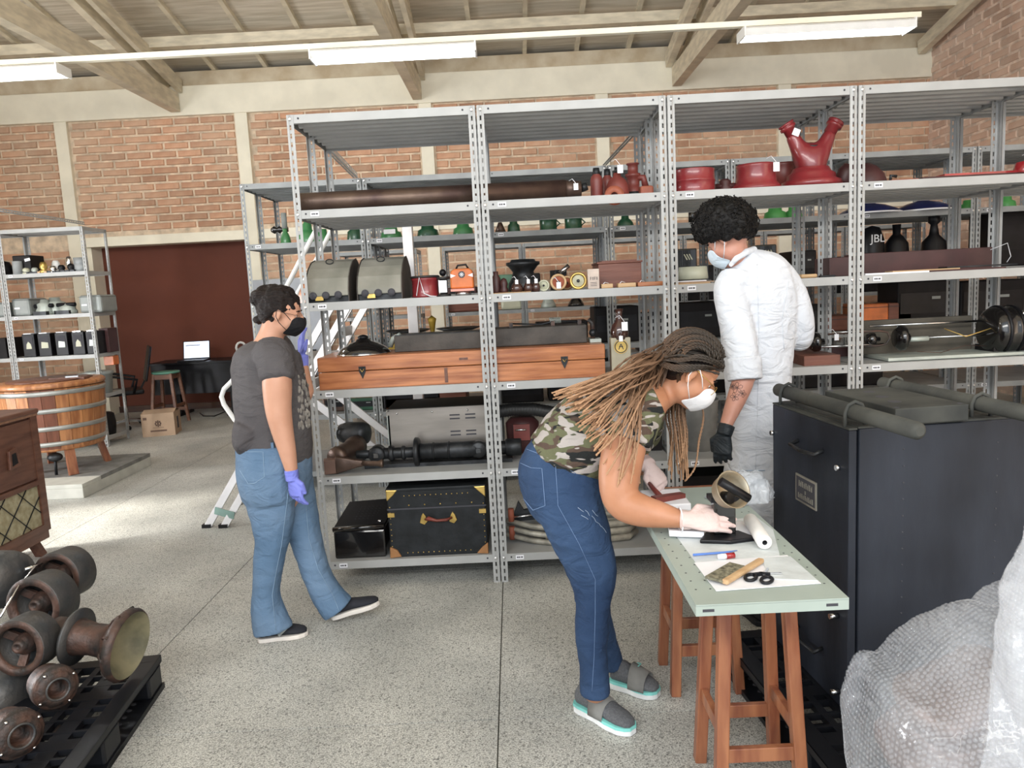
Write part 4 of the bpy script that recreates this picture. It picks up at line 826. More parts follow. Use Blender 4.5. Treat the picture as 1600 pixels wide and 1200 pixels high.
# bay 4: projector-like machine
t = thing('rod_machine', 'long machine with polished rods, black flange disc and black motor housing', 'machine', (X(1270, 3.9, Z3), 3.9, Z3)); xx = lambda px: X(px, 3.9, Z3+.1)-t.location.x
MB().box(xx(1372), xx(1610), -.11, .25, .003, .02).build('base_board', M['palegr'], t, bevel=.003); MB().box(xx(1352), xx(1540), .12, .16, .02, .20).build('back_board', mat('old_board', (.075, .065, .05), .8), t)
for a, c_, z_, yy in ((1266, 1378, .085, -.02), (1300, 1378, .155, 0), (1365, 1560, .175, .05), (1450, 1560, .105, .0)): MB().tube([(xx(a), yy, z_), (xx(c_), yy, z_)], .006, 10).build('rod', M['tube_m'], t)
MB().tube([(xx(1290), -.03, .15), (xx(1370), -.03, .155), (xx(1382), -.03, .145), (xx(1386), -.03, .115), (xx(1380), -.03, .085), (xx(1368), -.03, .078), (xx(1345), -.03, .078)], .005, 8).build('bent_tube', M['rust'], t)
for px, r_ in ((1408, .065), (1275, .05), (1362, .035)):
    b = orient(MB(), (xx(px), 0, .11), (1, 0, 0)); b.lathe([(0, -.03), (r_*.7, -.03), (r_, -.01), (r_, .01), (r_*.4, .012), (r_*.35, .04), (0, .04)], 24); b.build('flange', M['gloss'], t)
MB().tube([(xx(1416), 0, .10), (xx(1450), 0, .10)], .013, 12).build('coupling', M['palegr'], t)
MB().tube([(xx(1470), -.03, .15), (xx(1500), -.05, .105), (xx(1540), -.04, .14), (xx(1560), -.02, .17)], .003, 6).build('wire', M['brass'], t); MB().tube([(xx(1425), -.05, .04), (xx(1460), -.06, .03), (xx(1500), -.05, .06), (xx(1535), -.04, .05)], .002, 6).build('wire', M['pipe'], t)
b = orient(MB(), (xx(1540), 0, .125), (1, 0, 0)); b.lathe([(0, 0), (.09, 0), (.115, .02), (.125, .05), (.12, .06), (.12, .10), (.125, .11), (.11, .145), (.08, .165), (0, .17)], 30, sx=1.0); b.build('motor_housing', M['gloss'], t)
for px in (1555, 1575): b = orient(MB(), (xx(px), 0, .125), (1, 0, 0)); b.lathe([(.11, 0), (.13, 0), (.13, .012), (.11, .012)], 30); b.build('motor_band', M['black'], t)
MB().box(xx(1542), xx(1590), -.06, .10, .0, .05).build('motor_foot', M['black'], t); tagcard(t, (xx(1302), -.04, .15), .8)
MB().tube([(xx(1588), 0, .20), (xx(1620), 0, .21)], .02, 12).build('outlet', M['chrome'], t)
b = MB(); b.box(xx(1245), xx(1300), -.1, .2, .0, .05); b.build('wooden_bed', M['boxw'], t)
t = bxt('dark red flat case on the shelf behind the man', 'red_case', 'case', 1238, 1330, 4.15, Z3, .05, .2, 'maroon')
# ---- front row, fifth shelf
t = bxt('brushed metal cabinet with vent slots behind the black shaft', 'vented_cabinet', 'cabinet', 610, 766, 4.02, Z4, .295, .36, 'steelb'); w_ = t['w']
MB().box(-.002, .012, .0, .36, 0, .29).build('side_plate', M['palegr'], t)
MB().box(-.004, w_, -.003, .004, .262, .285).build('lip', M['steelb'], t); MB().box(0, w_, .01, .35, .286, .296).build('top_panel', M['darkbox'], t)
for sx_ in range(2):
    for zz in (.245, .225, .155, .135): o = MB().box(w_*.62+sx_*.085, w_*.62+sx_*.085+.055, -.004, -.001, zz, zz+.007).build('vent_slot', M['ink'], t)
for fx in (.1, .45, .8): MB().ball((w_*fx, -.004, .272), .006, 8, 6).build('screw', M['chrome'], t)
t = thing('black_shaft', 'long black machine shaft with flanged wheel and knuckle joints', 'shaft', (X(560, 3.93, Z4), 3.93, Z4)); xx = lambda px: X(px, 3.93, Z4+.07)-t.location.x
r_ = .062
def seg(name, a, c_, r0, r1=None): b = orient(MB(), (xx(a), 0, r_+.012), (1, 0, 0)); L2 = xx(c_)-xx(a); r1 = r1 or r0; b.lathe([(0, 0), (r0*.9, 0), (r0, .006), (r1, L2-.006), (r1*.9, L2), (0, L2)], 24); b.build(name, M['iron'], t)
seg('shaft_end', 557, 580, .022); seg('shaft', 578, 650, .03); seg('collar', 608, 616, .042); seg('collar', 628, 634, .038); seg('wheel_flange', 648, 656, .078); seg('barrel', 656, 745, .045, .046); seg('band', 676, 680, .05); seg('band', 700, 704, .05); seg('tail', 745, 800, .036); seg('tail_end', 790, 815, .046)
for px, rr_ in ((590, .045), (748, .046)): b = orient(MB(), (xx(px), .03, r_+.012), (0, -1, 0)); b.lathe([(0, 0), (rr_, 0), (rr_, .06), (rr_*.8, .07), (0, .07)], 20); b.build('knuckle', M['iron'], t); MB().cbox((xx(px), -.045, r_+.012), (.024, .012, .024)).build('square_nut', M['grey_rust'], t)
MB().box(xx(570), xx(800), -.03, .05, 0, .02).build('cradle', M['iron'], t)
t = lth('black round cast motor at the left end of the fifth shelf', 'round_motor', 'motor', 558, 4.15, Z4, 36, 46, [(0, -.6), (.8, -.55), (1, -.3), (1, .3), (.9, .45), (.5, .5), (0, .5)], 'iron', d=(1, -.35, 0), lift=.15); MB().box(-.05, .05, -.04, .04, -.15, -.06).build('pedestal', M['iron'], t)
t = thing('wooden_mallet', 'brown iron-headed tool with square end and round handle, lowest left front', 'tool', (X(516, 3.80, Z4), 3.83, Z4)); b = MB(); b.cbox((0, 0, .042), (.07, .06, .075), .25); b.build('square_head', mat('worn_brown', (.13, .07, .05), .6, var=.1), t, bevel=.004)
b = MB(); b.loft([[(x_, y_*w2, z_*h2+.05) for y_, z_ in ((-1, -1), (1, -1), (1, 1), (-1, 1))] for x_, w2, h2 in ((.03, .03, .045), (.08, .025, .035), (.14, .018, .02), (.17, .016, .016))]); b.build('taper', M['pipe'], t, bevel=.006)
MB().tube([(.15, 0, .05), (.25, -.01, .045), (.265, -.01, .045), (.275, -.01, .045)], [.016, .014, .022, .022], 14).build('handle', M['pipe'], t)
b = orient(MB(), (.03, .05, .08), (.35, 1, .1)); b.lathe([(0, -.03), (.05, -.03), (.058, 0), (.05, .02), (.05, .14), (.058, .15), (.058, .2), (0, .2)], 22); b.build('cylinder', M['pipe'], t)
t = thing('suction_hose', 'thick black ribbed hose lying behind the second front post', 'hose', (X(770, 4.1, Z4), 4.1, Z4)); xx = lambda px: X(px, 4.1, Z4+.2)-t.location.x
pts = [(xx(768), 0, .235), (xx(800), 0, .25), (xx(835), 0, .245), (xx(870), 0, .215), (xx(900), .02, .16), (xx(925), .05, .08)]; MB().tube(pts, .035, 16).build('hose', M['rubber'], t)
def lerp_path(P, n):
    out = []
    for i in range(n):
        f = i/(n-1)*(len(P)-1); k = min(int(f), len(P)-2); out.append(Vector(P[k]).lerp(Vector(P[k+1]), f-k))
    return out
lp_ = lerp_path(pts, 40); b = MB()
for i in range(1, 39): b.M = Matrix(); orient(b, lp_[i], lp_[i+1]-lp_[i]); b.lathe([(.034, -.003), (.0385, 0), (.034, .003)], 14)
b.build('rib', M['rubber'], t)['kind'] = 'stuff'
t = lth('dark red pump with chrome bar under the ribbed hose', 'red_pump', 'pump', 818, 4.16, Z4, 62, 58, [(0, 0), (.6, 0), (.62, .1), (.8, .2), (.85, .8), (.6, .95), (0, 1)], 'maroon'); MB().tube([(-.04, -.10, .14), (.02, -.10, .14)], .006).build('chrome_bar', M['chrome'], t); MB().box(-.05, .04, -.10, -.05, .08, .17).build('front_block', M['redb'], t)
t = lth('grey-brown round bucket behind the hanging braids', 'round_bucket', 'bucket', 1092, 4.0, Z4, 62, 80, [(0, 0), (.8, 0), (1, .95), (1.02, 1), (.95, 1), (0, .96)], 'rubber_shade')
t = lth('glossy red curved car-like casing at the right picture edge', 'red_casing', 'casing', 1592, 4.0, Z4, 70, 40, [(0, 0), (1, 0), (1.02, .15), (.95, .5), (.7, .75), (.4, .95), (0, 1)], 'redcar', n=30); MB().box(-.08, .06, -.12, -.10, .02, .05).build('bumper', M['black'], t)
for i, (a, c_, hh, z_) in enumerate(((1238, 1330, .2, Z4), (1352, 1500, .22, Z4), (1055, 1150, .30, Z5), (1170, 1320, .28, Z5), (905, 1035, .2, Z4), (1350, 1540, .3, Z5))):
    t = bxt('dark storage case %s' % ('behind the crate, under the red flat case', 'behind the lid block of the crate', 'on the bottom shelf behind the clear plastic bag', 'on the bottom shelf behind the man', 'behind the bending person, fifth shelf', 'on the bottom shelf behind the crate')[i], 'dark_case', 'case', a, c_, 4.0, z_, hh, .35, 'darkbox'); MB().box(-.003, t['w']+.003, -.003, .353, hh*.72, hh*.74).build('lid_seam', M['iron'], t); MB().box(t['w']*.45, t['w']*.55, -.008, -.002, hh*.66, hh*.78).build('clasp', M['chrome'], t)
# ---- front row, bottom shelf
t = bxt('black travel trunk with brass corners, studs and leather handle', 'travel_trunk', 'trunk', 611, 763, 3.785, Z5, .365, .50, 'leather', bevel=.006); w_ = t['w']; hT = .365
MB().box(-.002, w_+.002, -.004, 0, hT*.70, hT*.72).build('lid_seam', M['ink'], t); MB().box(-.004, w_+.004, -.006, .506, hT-.012, hT+.004).build('lid_edge', M['leather'], t, bevel=.004)
for sx_ in (0, 1):
    for sz_ in (0, 1):
        x_ = .028 if sx_ == 0 else w_-.028; z_ = .03 if sz_ == 0 else hT-.03; b = MB(); b.prism([(x_-.03, z_-.03), (x_+.03*(1 if sx_ == 0 else .9), z_-.025), (x_+.01, z_+.01), (x_-.028, z_+.03)] if (sx_, sz_) == (0, 0) else [(x_-.03, z_+.03), (x_+.03, z_+.028), (x_+.005, z_-.002), (x_-.028, z_-.03)] if (sx_, sz_) == (0, 1) else [(x_-.03, z_-.025), (x_+.03, z_-.03), (x_+.03, z_+.03), (x_-.002, z_+.006)] if (sx_, sz_) == (1, 0) else [(x_-.03, z_+.028), (x_+.03, z_+.03), (x_+.03, z_-.03), (x_-.002, z_+.0)], -.012, .004, 'Y')
        b.build('corner_cap', M['brass'] if sz_ else mat('worn_leather', (.3, .14, .05), .6), t, bevel=.004)
for sx_ in (.0, w_-.035): MB().box(sx_, sx_+.035, -.008, 0, hT*.60, hT*.66).build('clasp', M['brass'], t)
for x_ in (w_*.36, w_*.66):
    MB().prism([(x_-.02, hT*.50), (x_+.005, hT*.47), (x_+.022, hT*.52), (x_+.012, hT*.60), (x_, hT*.64), (x_-.01, hT*.60)], -.010, 0, 'Y').build('handle_plate', M['brass'], t, bevel=.002)
MB().tube([(w_*.38, -.012, hT*.55), (w_*.42, -.035, hT*.58), (w_*.5, -.03, hT*.54), (w_*.6, -.035, hT*.55), (w_*.65, -.012, hT*.56)], [.006, .012, .007, .008, .006], 10).build('leather_handle', mat('red_leather', (.16, .03, .018), .45), t)
b = MB()
for k in range(13): x_ = .09+k*(w_-.18)/12; b.ball((x_, -.001, hT*.90), .0035, 6, 4); b.ball((x_, -.001, hT*.06), .0035, 6, 4)
for k in range(8): z_ = .06+k*.03; b.ball((.012, -.001, z_), .0035, 6, 4); b.ball((w_-.012, -.001, z_), .0035, 6, 4)
for k in range(5): b.ball((w_*(.22+.16*k), -.001, hT*.76), .0045, 6, 4)
b.build('stud', M['brass'], t)['kind'] = 'stuff'
t = bxt('low black case with perforated slanting top, left of the trunk', 'perforated_case', 'case', 524, 604, 3.80, Z5, .15, .42, 'gloss', bevel=.01); w_ = t['w']
MB().tube([(0, 0, .16), (w_, 0, .17)], .014, 12).build('rounded_lip', M['gloss'], t); MB().add([(0, 0, .165), (w_, 0, .175), (w_, .42, .20), (0, .42, .19)], [(0, 1, 2, 3)]).build('sloping_top', M['darkbox'], t)
b = MB()
for i in range(9):
    for j in range(6): b.disc((w_*.35+i*.022, .12+j*.035, .178+.0001*j+.0025*j), .004, 6, h=.0008)
b.build('perforation', M['ink'], t)['kind'] = 'stuff'; MB().lathe([(0, 0), (.012, 0), (.01, .012), (0, .014)], 10).build('knob', M['chrome'], t, loc=(w_-.03, .05, .175))
t = thing('outboard_frame', 'worn grey-white aluminium frame part lying on the bottom shelf', 'machine part', (X(860, 3.95, Z5), 3.95, Z5)); xx = lambda px: X(px, 3.95, Z5+.06)-t.location.x
for k, z_ in enumerate((.01, .05, .09)):
    b = MB(); b.tube([(xx(792), 0, z_+.03), (xx(830), -.06, z_+.01), (xx(870), -.10, z_), (xx(930), -.10, z_+.01), (xx(978), -.07, z_+.01), (xx(992), 0, z_+.015), (xx(975), .06, z_+.02), (xx(900), .08, z_+.02)], [.012, .015, .018, .018, .02, .02, .018, .015], 10); b.build('rail', mat('worn_aluminium', (.33, .31, .26), .5, .3, var=.2, scale=12) if k == 0 else bpy.data.materials['worn_aluminium'], t)
MB().box(xx(850), xx(975), -.08, .05, .02, .085).build('block', bpy.data.materials['worn_aluminium'], t, bevel=.015)
for z_ in (.04, .14): MB().tube([(xx(800), -.02, z_-.02), (xx(800), -.02, z_+.05)], .016, 12).build('copper_sleeve', M['orangeb'], t)
MB().tube([(xx(800), -.02, .14), (xx(840), -.02, .15)], .006).build('pin', M['chrome'], t); MB().prism([(xx(800), .11), (xx(812), .22), (xx(820), .17), (xx(850), .19), (xx(870), .12)], 0, .03, 'Y').build('propeller_blade', M['iron'], t)
# ---- second row behind (y about 5.95)
shade = [(1, 0), (1.02, .06), (.9, .3), (.62, .5), (.45, .56), (.42, .8), (.3, .85), (.28, 1), (0, 1)]
hat = [(1, 0), (1.02, .06), (.96, .25), (.9, .5), (.6, .62), (.55, .95), (.5, 1), (0, 1)]
for i, (px, wp, hp, mm, pf, lb) in enumerate(((447, 16, 32, 'green', shade, 'leftmost green enamel lamp shade with grey neck on the second row'), (482, 32, 36, 'green', shade, 'green enamel lamp shade with blue-grey neck, second from left'), (505, 24, 20, 'green', hat, 'green enamel lamp shade, third from left, behind the front post'), (556, 26, 27, 'dgreen', hat, 'dark green stepped enamel shade, fourth from left'), (612, 34, 18, 'green', hat, 'wide green enamel shade with white label, fifth from left'), (669, 34, 20, 'dgreen', hat, 'dark green stepped enamel shade, sixth from left'), (724, 32, 20, 'green', hat, 'green enamel shade left of the second front post'),
                                             (803, 20, 22, 'dgreen', hat, 'dark green small shade right of the second front post'), (1211, 34, 20, 'lgreen', hat, 'bright green shade behind the man, right of his hair'), (1240, 26, 20, 'lgreen', hat, 'second bright green shade, right of the man'), (1513, 26, 14, 'lgreen', hat, 'bright green shade near the right picture edge'), (1570, 30, 18, 'lgreen', hat, 'rightmost bright green shade at the picture edge'))):
    y_ = 5.98; t = lth(lb, 'enamel_reflector', 'lamp shade', px, y_, Z1, wp, hp, pf, mm, group='enamel shades on second row')
    if i in (0, 1): MB().tube([(0, 0, .12), (0, 0, .24)], .022, 12).build('neck', M['grey_pl'], t)
    if i == 4: MB().cbox((0, -.085, .05), (.09, .002, .035)).build('paper_label', M['paper'], t)
lth('brown clay cone beside the dark green shade, second row', 'clay_cone', 'casting', 782, 5.95, Z1, 18, 16, [(0, 0), (1, 0), (.6, .6), (.3, 1), (0, 1)], 'pipe')
for px, hp in ((857, 13), (896, 15)): t = lth('dark green glossy can, %s one behind the front shelf' % ('left' if px < 880 else 'right'), 'green_can', 'can', px, 5.98, Z1, 28, hp+8, [(0, 0), (1, 0), (1, .1), (.95, .12), (.95, .88), (1, .9), (1, 1), (0, 1)], 'dgreen'); MB().tube([(.05, -.03, .02), (.09, -.03, .05), (.05, -.03, .09)], .006).build('can_handle', M['dgreen'], t)
lth('dark green bell-shaped insulator left of the third front post', 'green_bell', 'insulator', 977, 5.98, Z1, 26, 22, shade, 'dgreen'); lth('dark round canister left of the man\'s hair', 'dark_canister', 'can', 1082, 5.98, Z1, 12, 22, [(0, 0), (1, 0), (1, 1), (0, 1)], 'gloss')
t = lth('small brass vessel right of the man\'s hair', 'brass_vessel', 'vessel', 1175, 5.98, Z1, 12, 22, [(0, 0), (1, 0), (.9, .3), (.5, .42), (.9, .55), (1, .85), (.8, 1), (0, 1)], 'yellow'); MB().box(-.02, .08, -.02, .02, 0, .012).build('vessel_base', M['pwood'], t)
for i, (px, wp) in enumerate(((1358, 92), (1442, 90))):
    lth('wide dark blue enamel shade with white rim, %s of two on second row' % ('left', 'right')[i], 'blue_reflector', 'lamp shade', px, 6.0, Z1, wp, 19, [(.97, .12), (.85, .35), (.5, .7), (.2, .85), (.15, 1), (0, 1)], 'blue', n=30, parts=(('white_rim', [(.9, .0), (1, 0), (1, .12), (.9, .12)], 'paper'),))
lth('spiral black insulator behind the left end post', 'black_insulator', 'insulator', 437, 6.05, Z1+.12, 12, 26, [(0, -.5), (.6, -.5), (1, -.3), (.5, -.15), (1, 0), (.5, .15), (1, .3), (.5, .5), (0, .5)], 'gloss', d=(-1, 0, 0))
# things seen on the lower shelves of the second row
R2I = (
 ('backing_box', 'backing', 'dark chest added deep in the second row, behind the vented cabinet', 600, 690, Z4, .26, 'darkbox'), ('backing_box', 'backing', 'dark chest added deep in the second row, behind the red pump', 930, 1040, Z4, .3, 'darkbox'), ('backing_box', 'backing', 'dark chest added on the third second-row shelf behind the iron stand', 790, 845, Z2, .13, 'darkbox'),  # plain backing boxes added to darken the space between the rows
 ('typewriter_case', 'case', 'black striped machine on the second row left of the man', 1050, 1090, Z2, .26, 'gloss'), ('typewriter_case', 'case', 'black striped machine on the second row behind the man\'s collar', 1180, 1214, Z2, .26, 'gloss'),
 ('black_box', 'box', 'small black box right of the man on the second row', 1240, 1276, Z2, .20, 'darkbox'), ('orange_box', 'box', 'bright orange box on the second row, right of fourth front post', 1345, 1388, Z3, .20, 'orange'),
 ('brown_box', 'box', 'dark brown box beside the bright orange box', 1388, 1425, Z3, .2, 'boxw'), ('brown_box', 'box', 'dark brown low box left of the bright orange box', 1290, 1338, Z3, .12, 'boxw'),
 ('black_cabinet', 'cabinet', 'large black cabinet on the second row behind the maroon box', 1402, 1490, Z3, .36, 'darkbox'), ('black_cabinet', 'cabinet', 'large black cabinet at right edge of the second row', 1500, 1600, Z3, .34, 'darkbox'),
 ('black_cabinet', 'cabinet', 'tall black panel on second row at right picture edge', 1552, 1640, Z2, .42, 'darkbox'),
 ('brown_crate', 'crate', 'reddish brown crate on second row, left part below wooden case', 602, 652, Z4, .16, 'casew'), ('brown_crate', 'crate', 'brown crate on second row right of the silver post', 664, 730, Z4, .16, 'boxw'),
 ('black_machine', 'machine', 'black machine on the second row above the ribbed hose', 782, 850, Z4, .20, 'darkbox'), ('black_machine', 'machine', 'second black machine above the ribbed hose, beside the camouflage shirt', 858, 920, Z4, .18, 'darkbox'),
 ('maroon_case', 'case', 'maroon case hanging low behind the second front post', 700, 745, Z2-.02, .07, 'maroon'), ('green_crate', 'crate', 'green-grey machine part pile on second row behind the ladder', 545, 592, Z4, .10, 'dgreen'),
 ('brown_sack', 'sack', 'brown round sack-like box on second row behind the ladder', 505, 540, Z4, .13, 'pipe'), ('dark_case', 'case', 'dark case on second row behind the balance base', 790, 900, Z3, .15, 'darkbox'),
 ('dark_case', 'case', 'dark case on second row behind the trophy', 930, 1000, Z3, .28, 'darkbox'), ('dark_case', 'case', 'dark case on second row right behind the man', 1215, 1285, Z3, .22, 'darkbox'),
 ('dark_case', 'case', 'dark wide case on second row lower shelf behind the hanging braids', 1055, 1150, Z4, .3, 'darkbox'), ('dark_case', 'case', 'dark wide case on second row lower shelf behind the crate', 1240, 1380, Z4, .3, 'darkbox'), ('dark_case', 'case', 'dark wide case on second row fourth shelf behind the man', 1060, 1130, Z3, .28, 'darkbox'))
for nm, ct, lb, a, c_, z_, hh, mm in R2I:
    t = bxt(lb, nm, ct, a, c_, 5.95, z_+.001, hh, .34, mm, bevel=.01); w_ = t['w']
    if nm == 'typewriter_case':
        for k in range(3): MB().cbox((w_*.55+k*.02, -.002, hh*.75), (.008, .003, .05), R=Matrix.Rotation(-.5, 3, 'Y')).build('pale_stripe', M['cream2'], t)
        MB().box(-.01, w_+.01, -.01, .3, .03, .04).build('chrome_edge', M['chrome'], t)
    elif mm in ('casew', 'boxw', 'orange'): MB().box(-.003, w_+.003, -.003, .343, hh-.03, hh-.026).build('lid_seam', M['ink'], t)
    else: MB().box(.02, w_-.02, -.004, -.001, hh*.3, hh*.75).build('front_panel', M['black'], t); MB().box(w_*.6, w_*.75, -.006, -.003, hh*.6, hh*.66).build('plate', M['grey_pl'], t)
# loudspeakers
t = lth('black rounded loudspeaker with white JBL letters behind the fourth front post', 'loudspeaker', 'speaker', 1362, 5.98, Z2, 36, 72, [(0, 0), (.9, 0), (1, .3), (.95, .7), (.6, .95), (0, 1)], 'black')
tc = bpy.data.curves.new('speaker_letters', 'FONT'); tc.body = 'JBL'; tc.size = .085; tc.extrude = .001; tc.align_x = 'CENTER'; tc.materials.append(M['paper'])
o = bpy.data.objects.new('tl', tc); COL.objects.link(o); me_ = bpy.data.meshes.new_from_object(o.evaluated_get(bpy.context.evaluated_depsgraph_get())); bpy.data.objects.remove(o, do_unlink=True); o = bpy.data.objects.new('speaker_letters', me_); COL.objects.link(o); o.parent = t; o.location = (0, -.095, .235); o.rotation_euler = (PI/2, 0, 0)
for px, wp, hp, lb in ((1400, 44, 72, 'black dome-shaped horn lens beside the loudspeaker'), (1458, 48, 86, 'black dome with finial right of the horn lens')):
    lth(lb, 'black_dome', 'dome', px, 6.0, Z2+.0, wp, hp, [(1, 0), (1, .1), (.85, .3), (.75, .6), (.4, .75), (.25, .8), (.28, 1), (0, 1)] if px < 1420 else [(1, 0), (1, .1), (.8, .2), (.7, .5), (.3, .62), (.2, .8), (.35, .84), (.35, 1), (0, 1)], 'black')
# yellow counter scales on the second row
for i, (px, lb) in enumerate(((640, 'yellow counter scale with black pan, left of the silver upright'), (718, 'yellow counter scale with dark pan, right of the silver upright'))):
    t = thing('counter_scale', lb, 'scale', (X(px, 5.98, Z3), 5.98, Z3), group='yellow counter scales'); MB().box(-.16, .16, -.06, .06, 0, .05).build('base', M['yellow'], t, bevel=.01)
    MB().tube([(-.15, 0, .05), (-.13, 0, .09), (.13, 0, .09), (.15, 0, .05)], .014, 8).build('beam', M['yellow'], t)
    for s_ in (-1, 1): MB().box(s_*.12-.02, s_*.12+.02, -.03, .03, .05, .13).build('support', M['yellow'], t)
    b = MB(); b.M = Matrix.Translation((0, 0, .14)); b.lathe([(0, 0), (.10, .01), (.18, .035), (.17, .04), (.1, .02), (0, .012)], 24); b.build('pan', M['iron'], t)
t = lth('brass lamp glass ornament between the two yellow scales', 'brass_ornament', 'ornament', 678, 5.97, Z3, 14, 56, [(0, 0), (1, 0), (.8, .2), (.3, .25), (.35, .45), (.8, .8), (1, .9), (.6, .94), (0, 1)], 'yellow')
# silver upright profile (square aluminium posts) standing in the aisle
t = MB().box(-.035, .035, -.03, .03, 0, 2.12).build('aluminium_upright', M['alu'], None, loc=(X(642, 5.3, 1.6), 5.3, 0), bevel=.004); tag(t, 'plain square aluminium upright standing between front and second rows', 'upright')
# row by the wall
Z7 = 1.268
t = bxt('cream office machine on the low wall shelving', 'cream_machine', 'machine', 783, 817, 8.8, Z7, .13, .3, 'cream2', bevel=.03)
t = lth('pale grey rotary telephone on the low wall shelving', 'grey_telephone', 'telephone', 857, 8.9, Z7, 24, 14, [(0, 0), (1, 0), (.95, .3), (.6, .9), (.5, 1), (0, 1)], 'palegr'); MB().tube([(-.13, 0, .11), (-.09, 0, .14), (.09, 0, .14), (.13, 0, .11)], .022, 10).build('handset', M['palegr'], t); MB().disc((0, -.07, .05), .03).build('dial', M['ink'], t)
t = lth('black rotary telephone beside the pale one on wall shelving', 'black_telephone', 'telephone', 900, 8.9, Z7, 26, 12, [(0, 0), (1, 0), (.95, .3), (.6, .9), (.5, 1), (0, 1)], 'gloss'); MB().tube([(-.13, 0, .11), (-.09, 0, .14), (.09, 0, .14), (.13, 0, .11)], .022, 10).build('handset', M['gloss'], t)
bxt('dark brown wooden radio on the wall shelving behind the orange lantern', 'wooden_radio', 'radio', 700, 760, 8.8, Z7, .20, .3, 'boxw', bevel=.02)
for i, (a, c_, z_, hh) in enumerate(((778, 830, .7, .35), (840, 920, .7, .4), (1000, 1080, .7, .45), (1200, 1290, .7, .45), (1300, 1400, Z7, .42), (560, 620, .7, .3), (1060, 1130, Z7, .4), (1420, 1540, .7, .5))):
    t = bxt('dark cabinet on the low wall shelving, %s from the left' % ords[i], 'dark_cabinet', 'cabinet', a, c_, 8.8, z_, hh, .36, 'darkbox', bevel=.01); MB().box(.03, t['w']-.03, -.004, 0, hh*.2, hh*.8).build('front_panel', M['black'], t)
# ---- left shelving (y about 8.2)
yL = 8.2
t = bxt('black bin with pale label on the upper shelf of the left shelving', 'black_bin', 'bin', 22, 50, yL, 1.93, .20, .25, 'darkbox', bevel=.01); MB().cbox((t['w']*.85, -.003, .15), (.06, .004, .03), R=Matrix.Rotation(-.2, 3, 'Y')).build('label', M['paper'], t)
lth('grey cylinder in front of the black bin', 'grey_cylinder', 'cylinder', 29, 8.18, 1.93, 14, 20, [(0, 0), (1, 0), (1, .95), (.9, 1), (0, 1)], 'dsteel')
lth('dark round machine at the left picture edge, upper shelf', 'dark_machine', 'machine', 8, 8.25, 1.93, 24, 22, [(0, 0), (1, 0), (1, .5), (.7, .9), (0, 1)], 'darkbox')
t = lth('grey stacked canister by the right post of the left shelving', 'grey_canister', 'can', 128, 8.25, 1.93, 20, 21, [(0, 0), (1, 0), (1, .48), (.95, .5), (1, .52), (1, 1), (0, 1)], 'dsteel')
for i, (px, wp, hp, mm) in enumerate(((42, 13, 9, 'cream2'), (55, 11, 9, 'palegr'), (69, 13, 17, 'brass'), (84, 12, 10, 'chrome'), (89, 14, 19, 'lampw'), (97, 12, 11, 'black'), (112, 12, 12, 'black'), (110, 11, 24, 'chrome'))):
    t = lth('small %s instrument, %s from left on the upper left shelf' % (('cream', 'grey', 'brass', 'chromed', 'white', 'black', 'black', 'chromed')[i], ords[i]), 'small_instrument', 'instrument', px, 8.2+(.12 if i in (4, 7) else 0), 1.93, wp, hp, [(0, 0), (1, 0), (1, .2), (.6, .3), (.9, .5), (.8, .8), (.5, 1), (0, 1)], mm, n=12); MB().box(-.05, .05, -.04, .04, 0, .018).build('foot', M['pwood' if i == 2 else 'iron'], t)
def tycase(p0, p1, hh, lb, m_, z_=1.48, bv=.025):
    t = bxt(lb, 'grey_case', 'case', p0, p1, yL, z_, hh, .34, m_, bevel=bv); w_ = t['w']; MB().box(.03, .09, -.004, -.001, hh*.4, hh*.5).build('label', M['paper'], t); MB().box(-.002, w_+.002, -.002, .342, hh*.9, hh*.915).build('lid_seam', M['iron'], t); return t
tycase(-14, 9, .16, 'grey case cut by the left picture edge, middle shelf', 'grey_pl'); tycase(20, 48, .19, 'grey typewriter case left of the pale green machine', 'grey_pl'); tycase(125, 160, .19, 'grey typewriter case at the right end of left shelving', 'grey_pl')
for i, (px, wp, hp) in enumerate(((72, 26, 24), (88, 36, 26), (107, 28, 16))):
    t = lth('pale green typewriter part, %s of three on the middle left shelf' % ('left', 'middle', 'right')[i], 'green_typewriter', 'typewriter', px, 8.25+(.1 if i == 1 else 0), 1.48, wp, hp, [(0, 0), (1, 0), (1, .3), (.8, .5), (.85, .7), (.5, .8), (.4, 1), (0, 1)], 'palegr', n=8); MB().tube([(-.10, -.02, .1), (.10, -.02, .1)], .022, 10).build('roller', M['black'], t); MB().box(-.07, .07, -.11, -.05, .0, .04).build('keyboard', M['iron'], t)
for i, (a, c_) in enumerate(((38, 57), (62, 82), (89, 108), (115, 134), (137, 156))):
    t = bxt('black boxed instrument with open pale front, %s of five on the left shelving' % ('first', 'second', 'third', 'fourth', 'fifth')[i], 'boxed_instrument', 'instrument', a, c_, yL, 1.03, .25, .22, 'black', bevel=.006, group='five black boxed instruments'); w_ = t['w']
    MB().box(.02, w_-.02, -.003, -.001, .09, .22).build('window', M['ink'], t); MB().prism([(w_*.3, .09), (w_*.75, .09), (w_*.7, .14), (w_*.5, .17), (w_*.35, .14)] if i in (0, 3) else [(w_*.25, .09), (w_*.8, .09), (w_*.8, .15), (w_*.3, .16)], -.006, -.002, 'Y').build('pale_mechanism', M['cream2'] if i < 2 or i == 3 else M['palegr'], t)
    MB().box(.02, w_-.03, -.002, .06, .25, .26).build('top_plate', M['paper'] if i < 3 else M['chrome'], t)
bxt('tall black box behind the right post of left shelving', 'black_box', 'box', 158, 172, 8.35, 1.03, .27, .2, 'maroon'); bxt('dark machine at the left picture edge, fourth shelf', 'dark_machine', 'machine', -12, 12, yL, 1.03, .22, .3, 'darkbox')
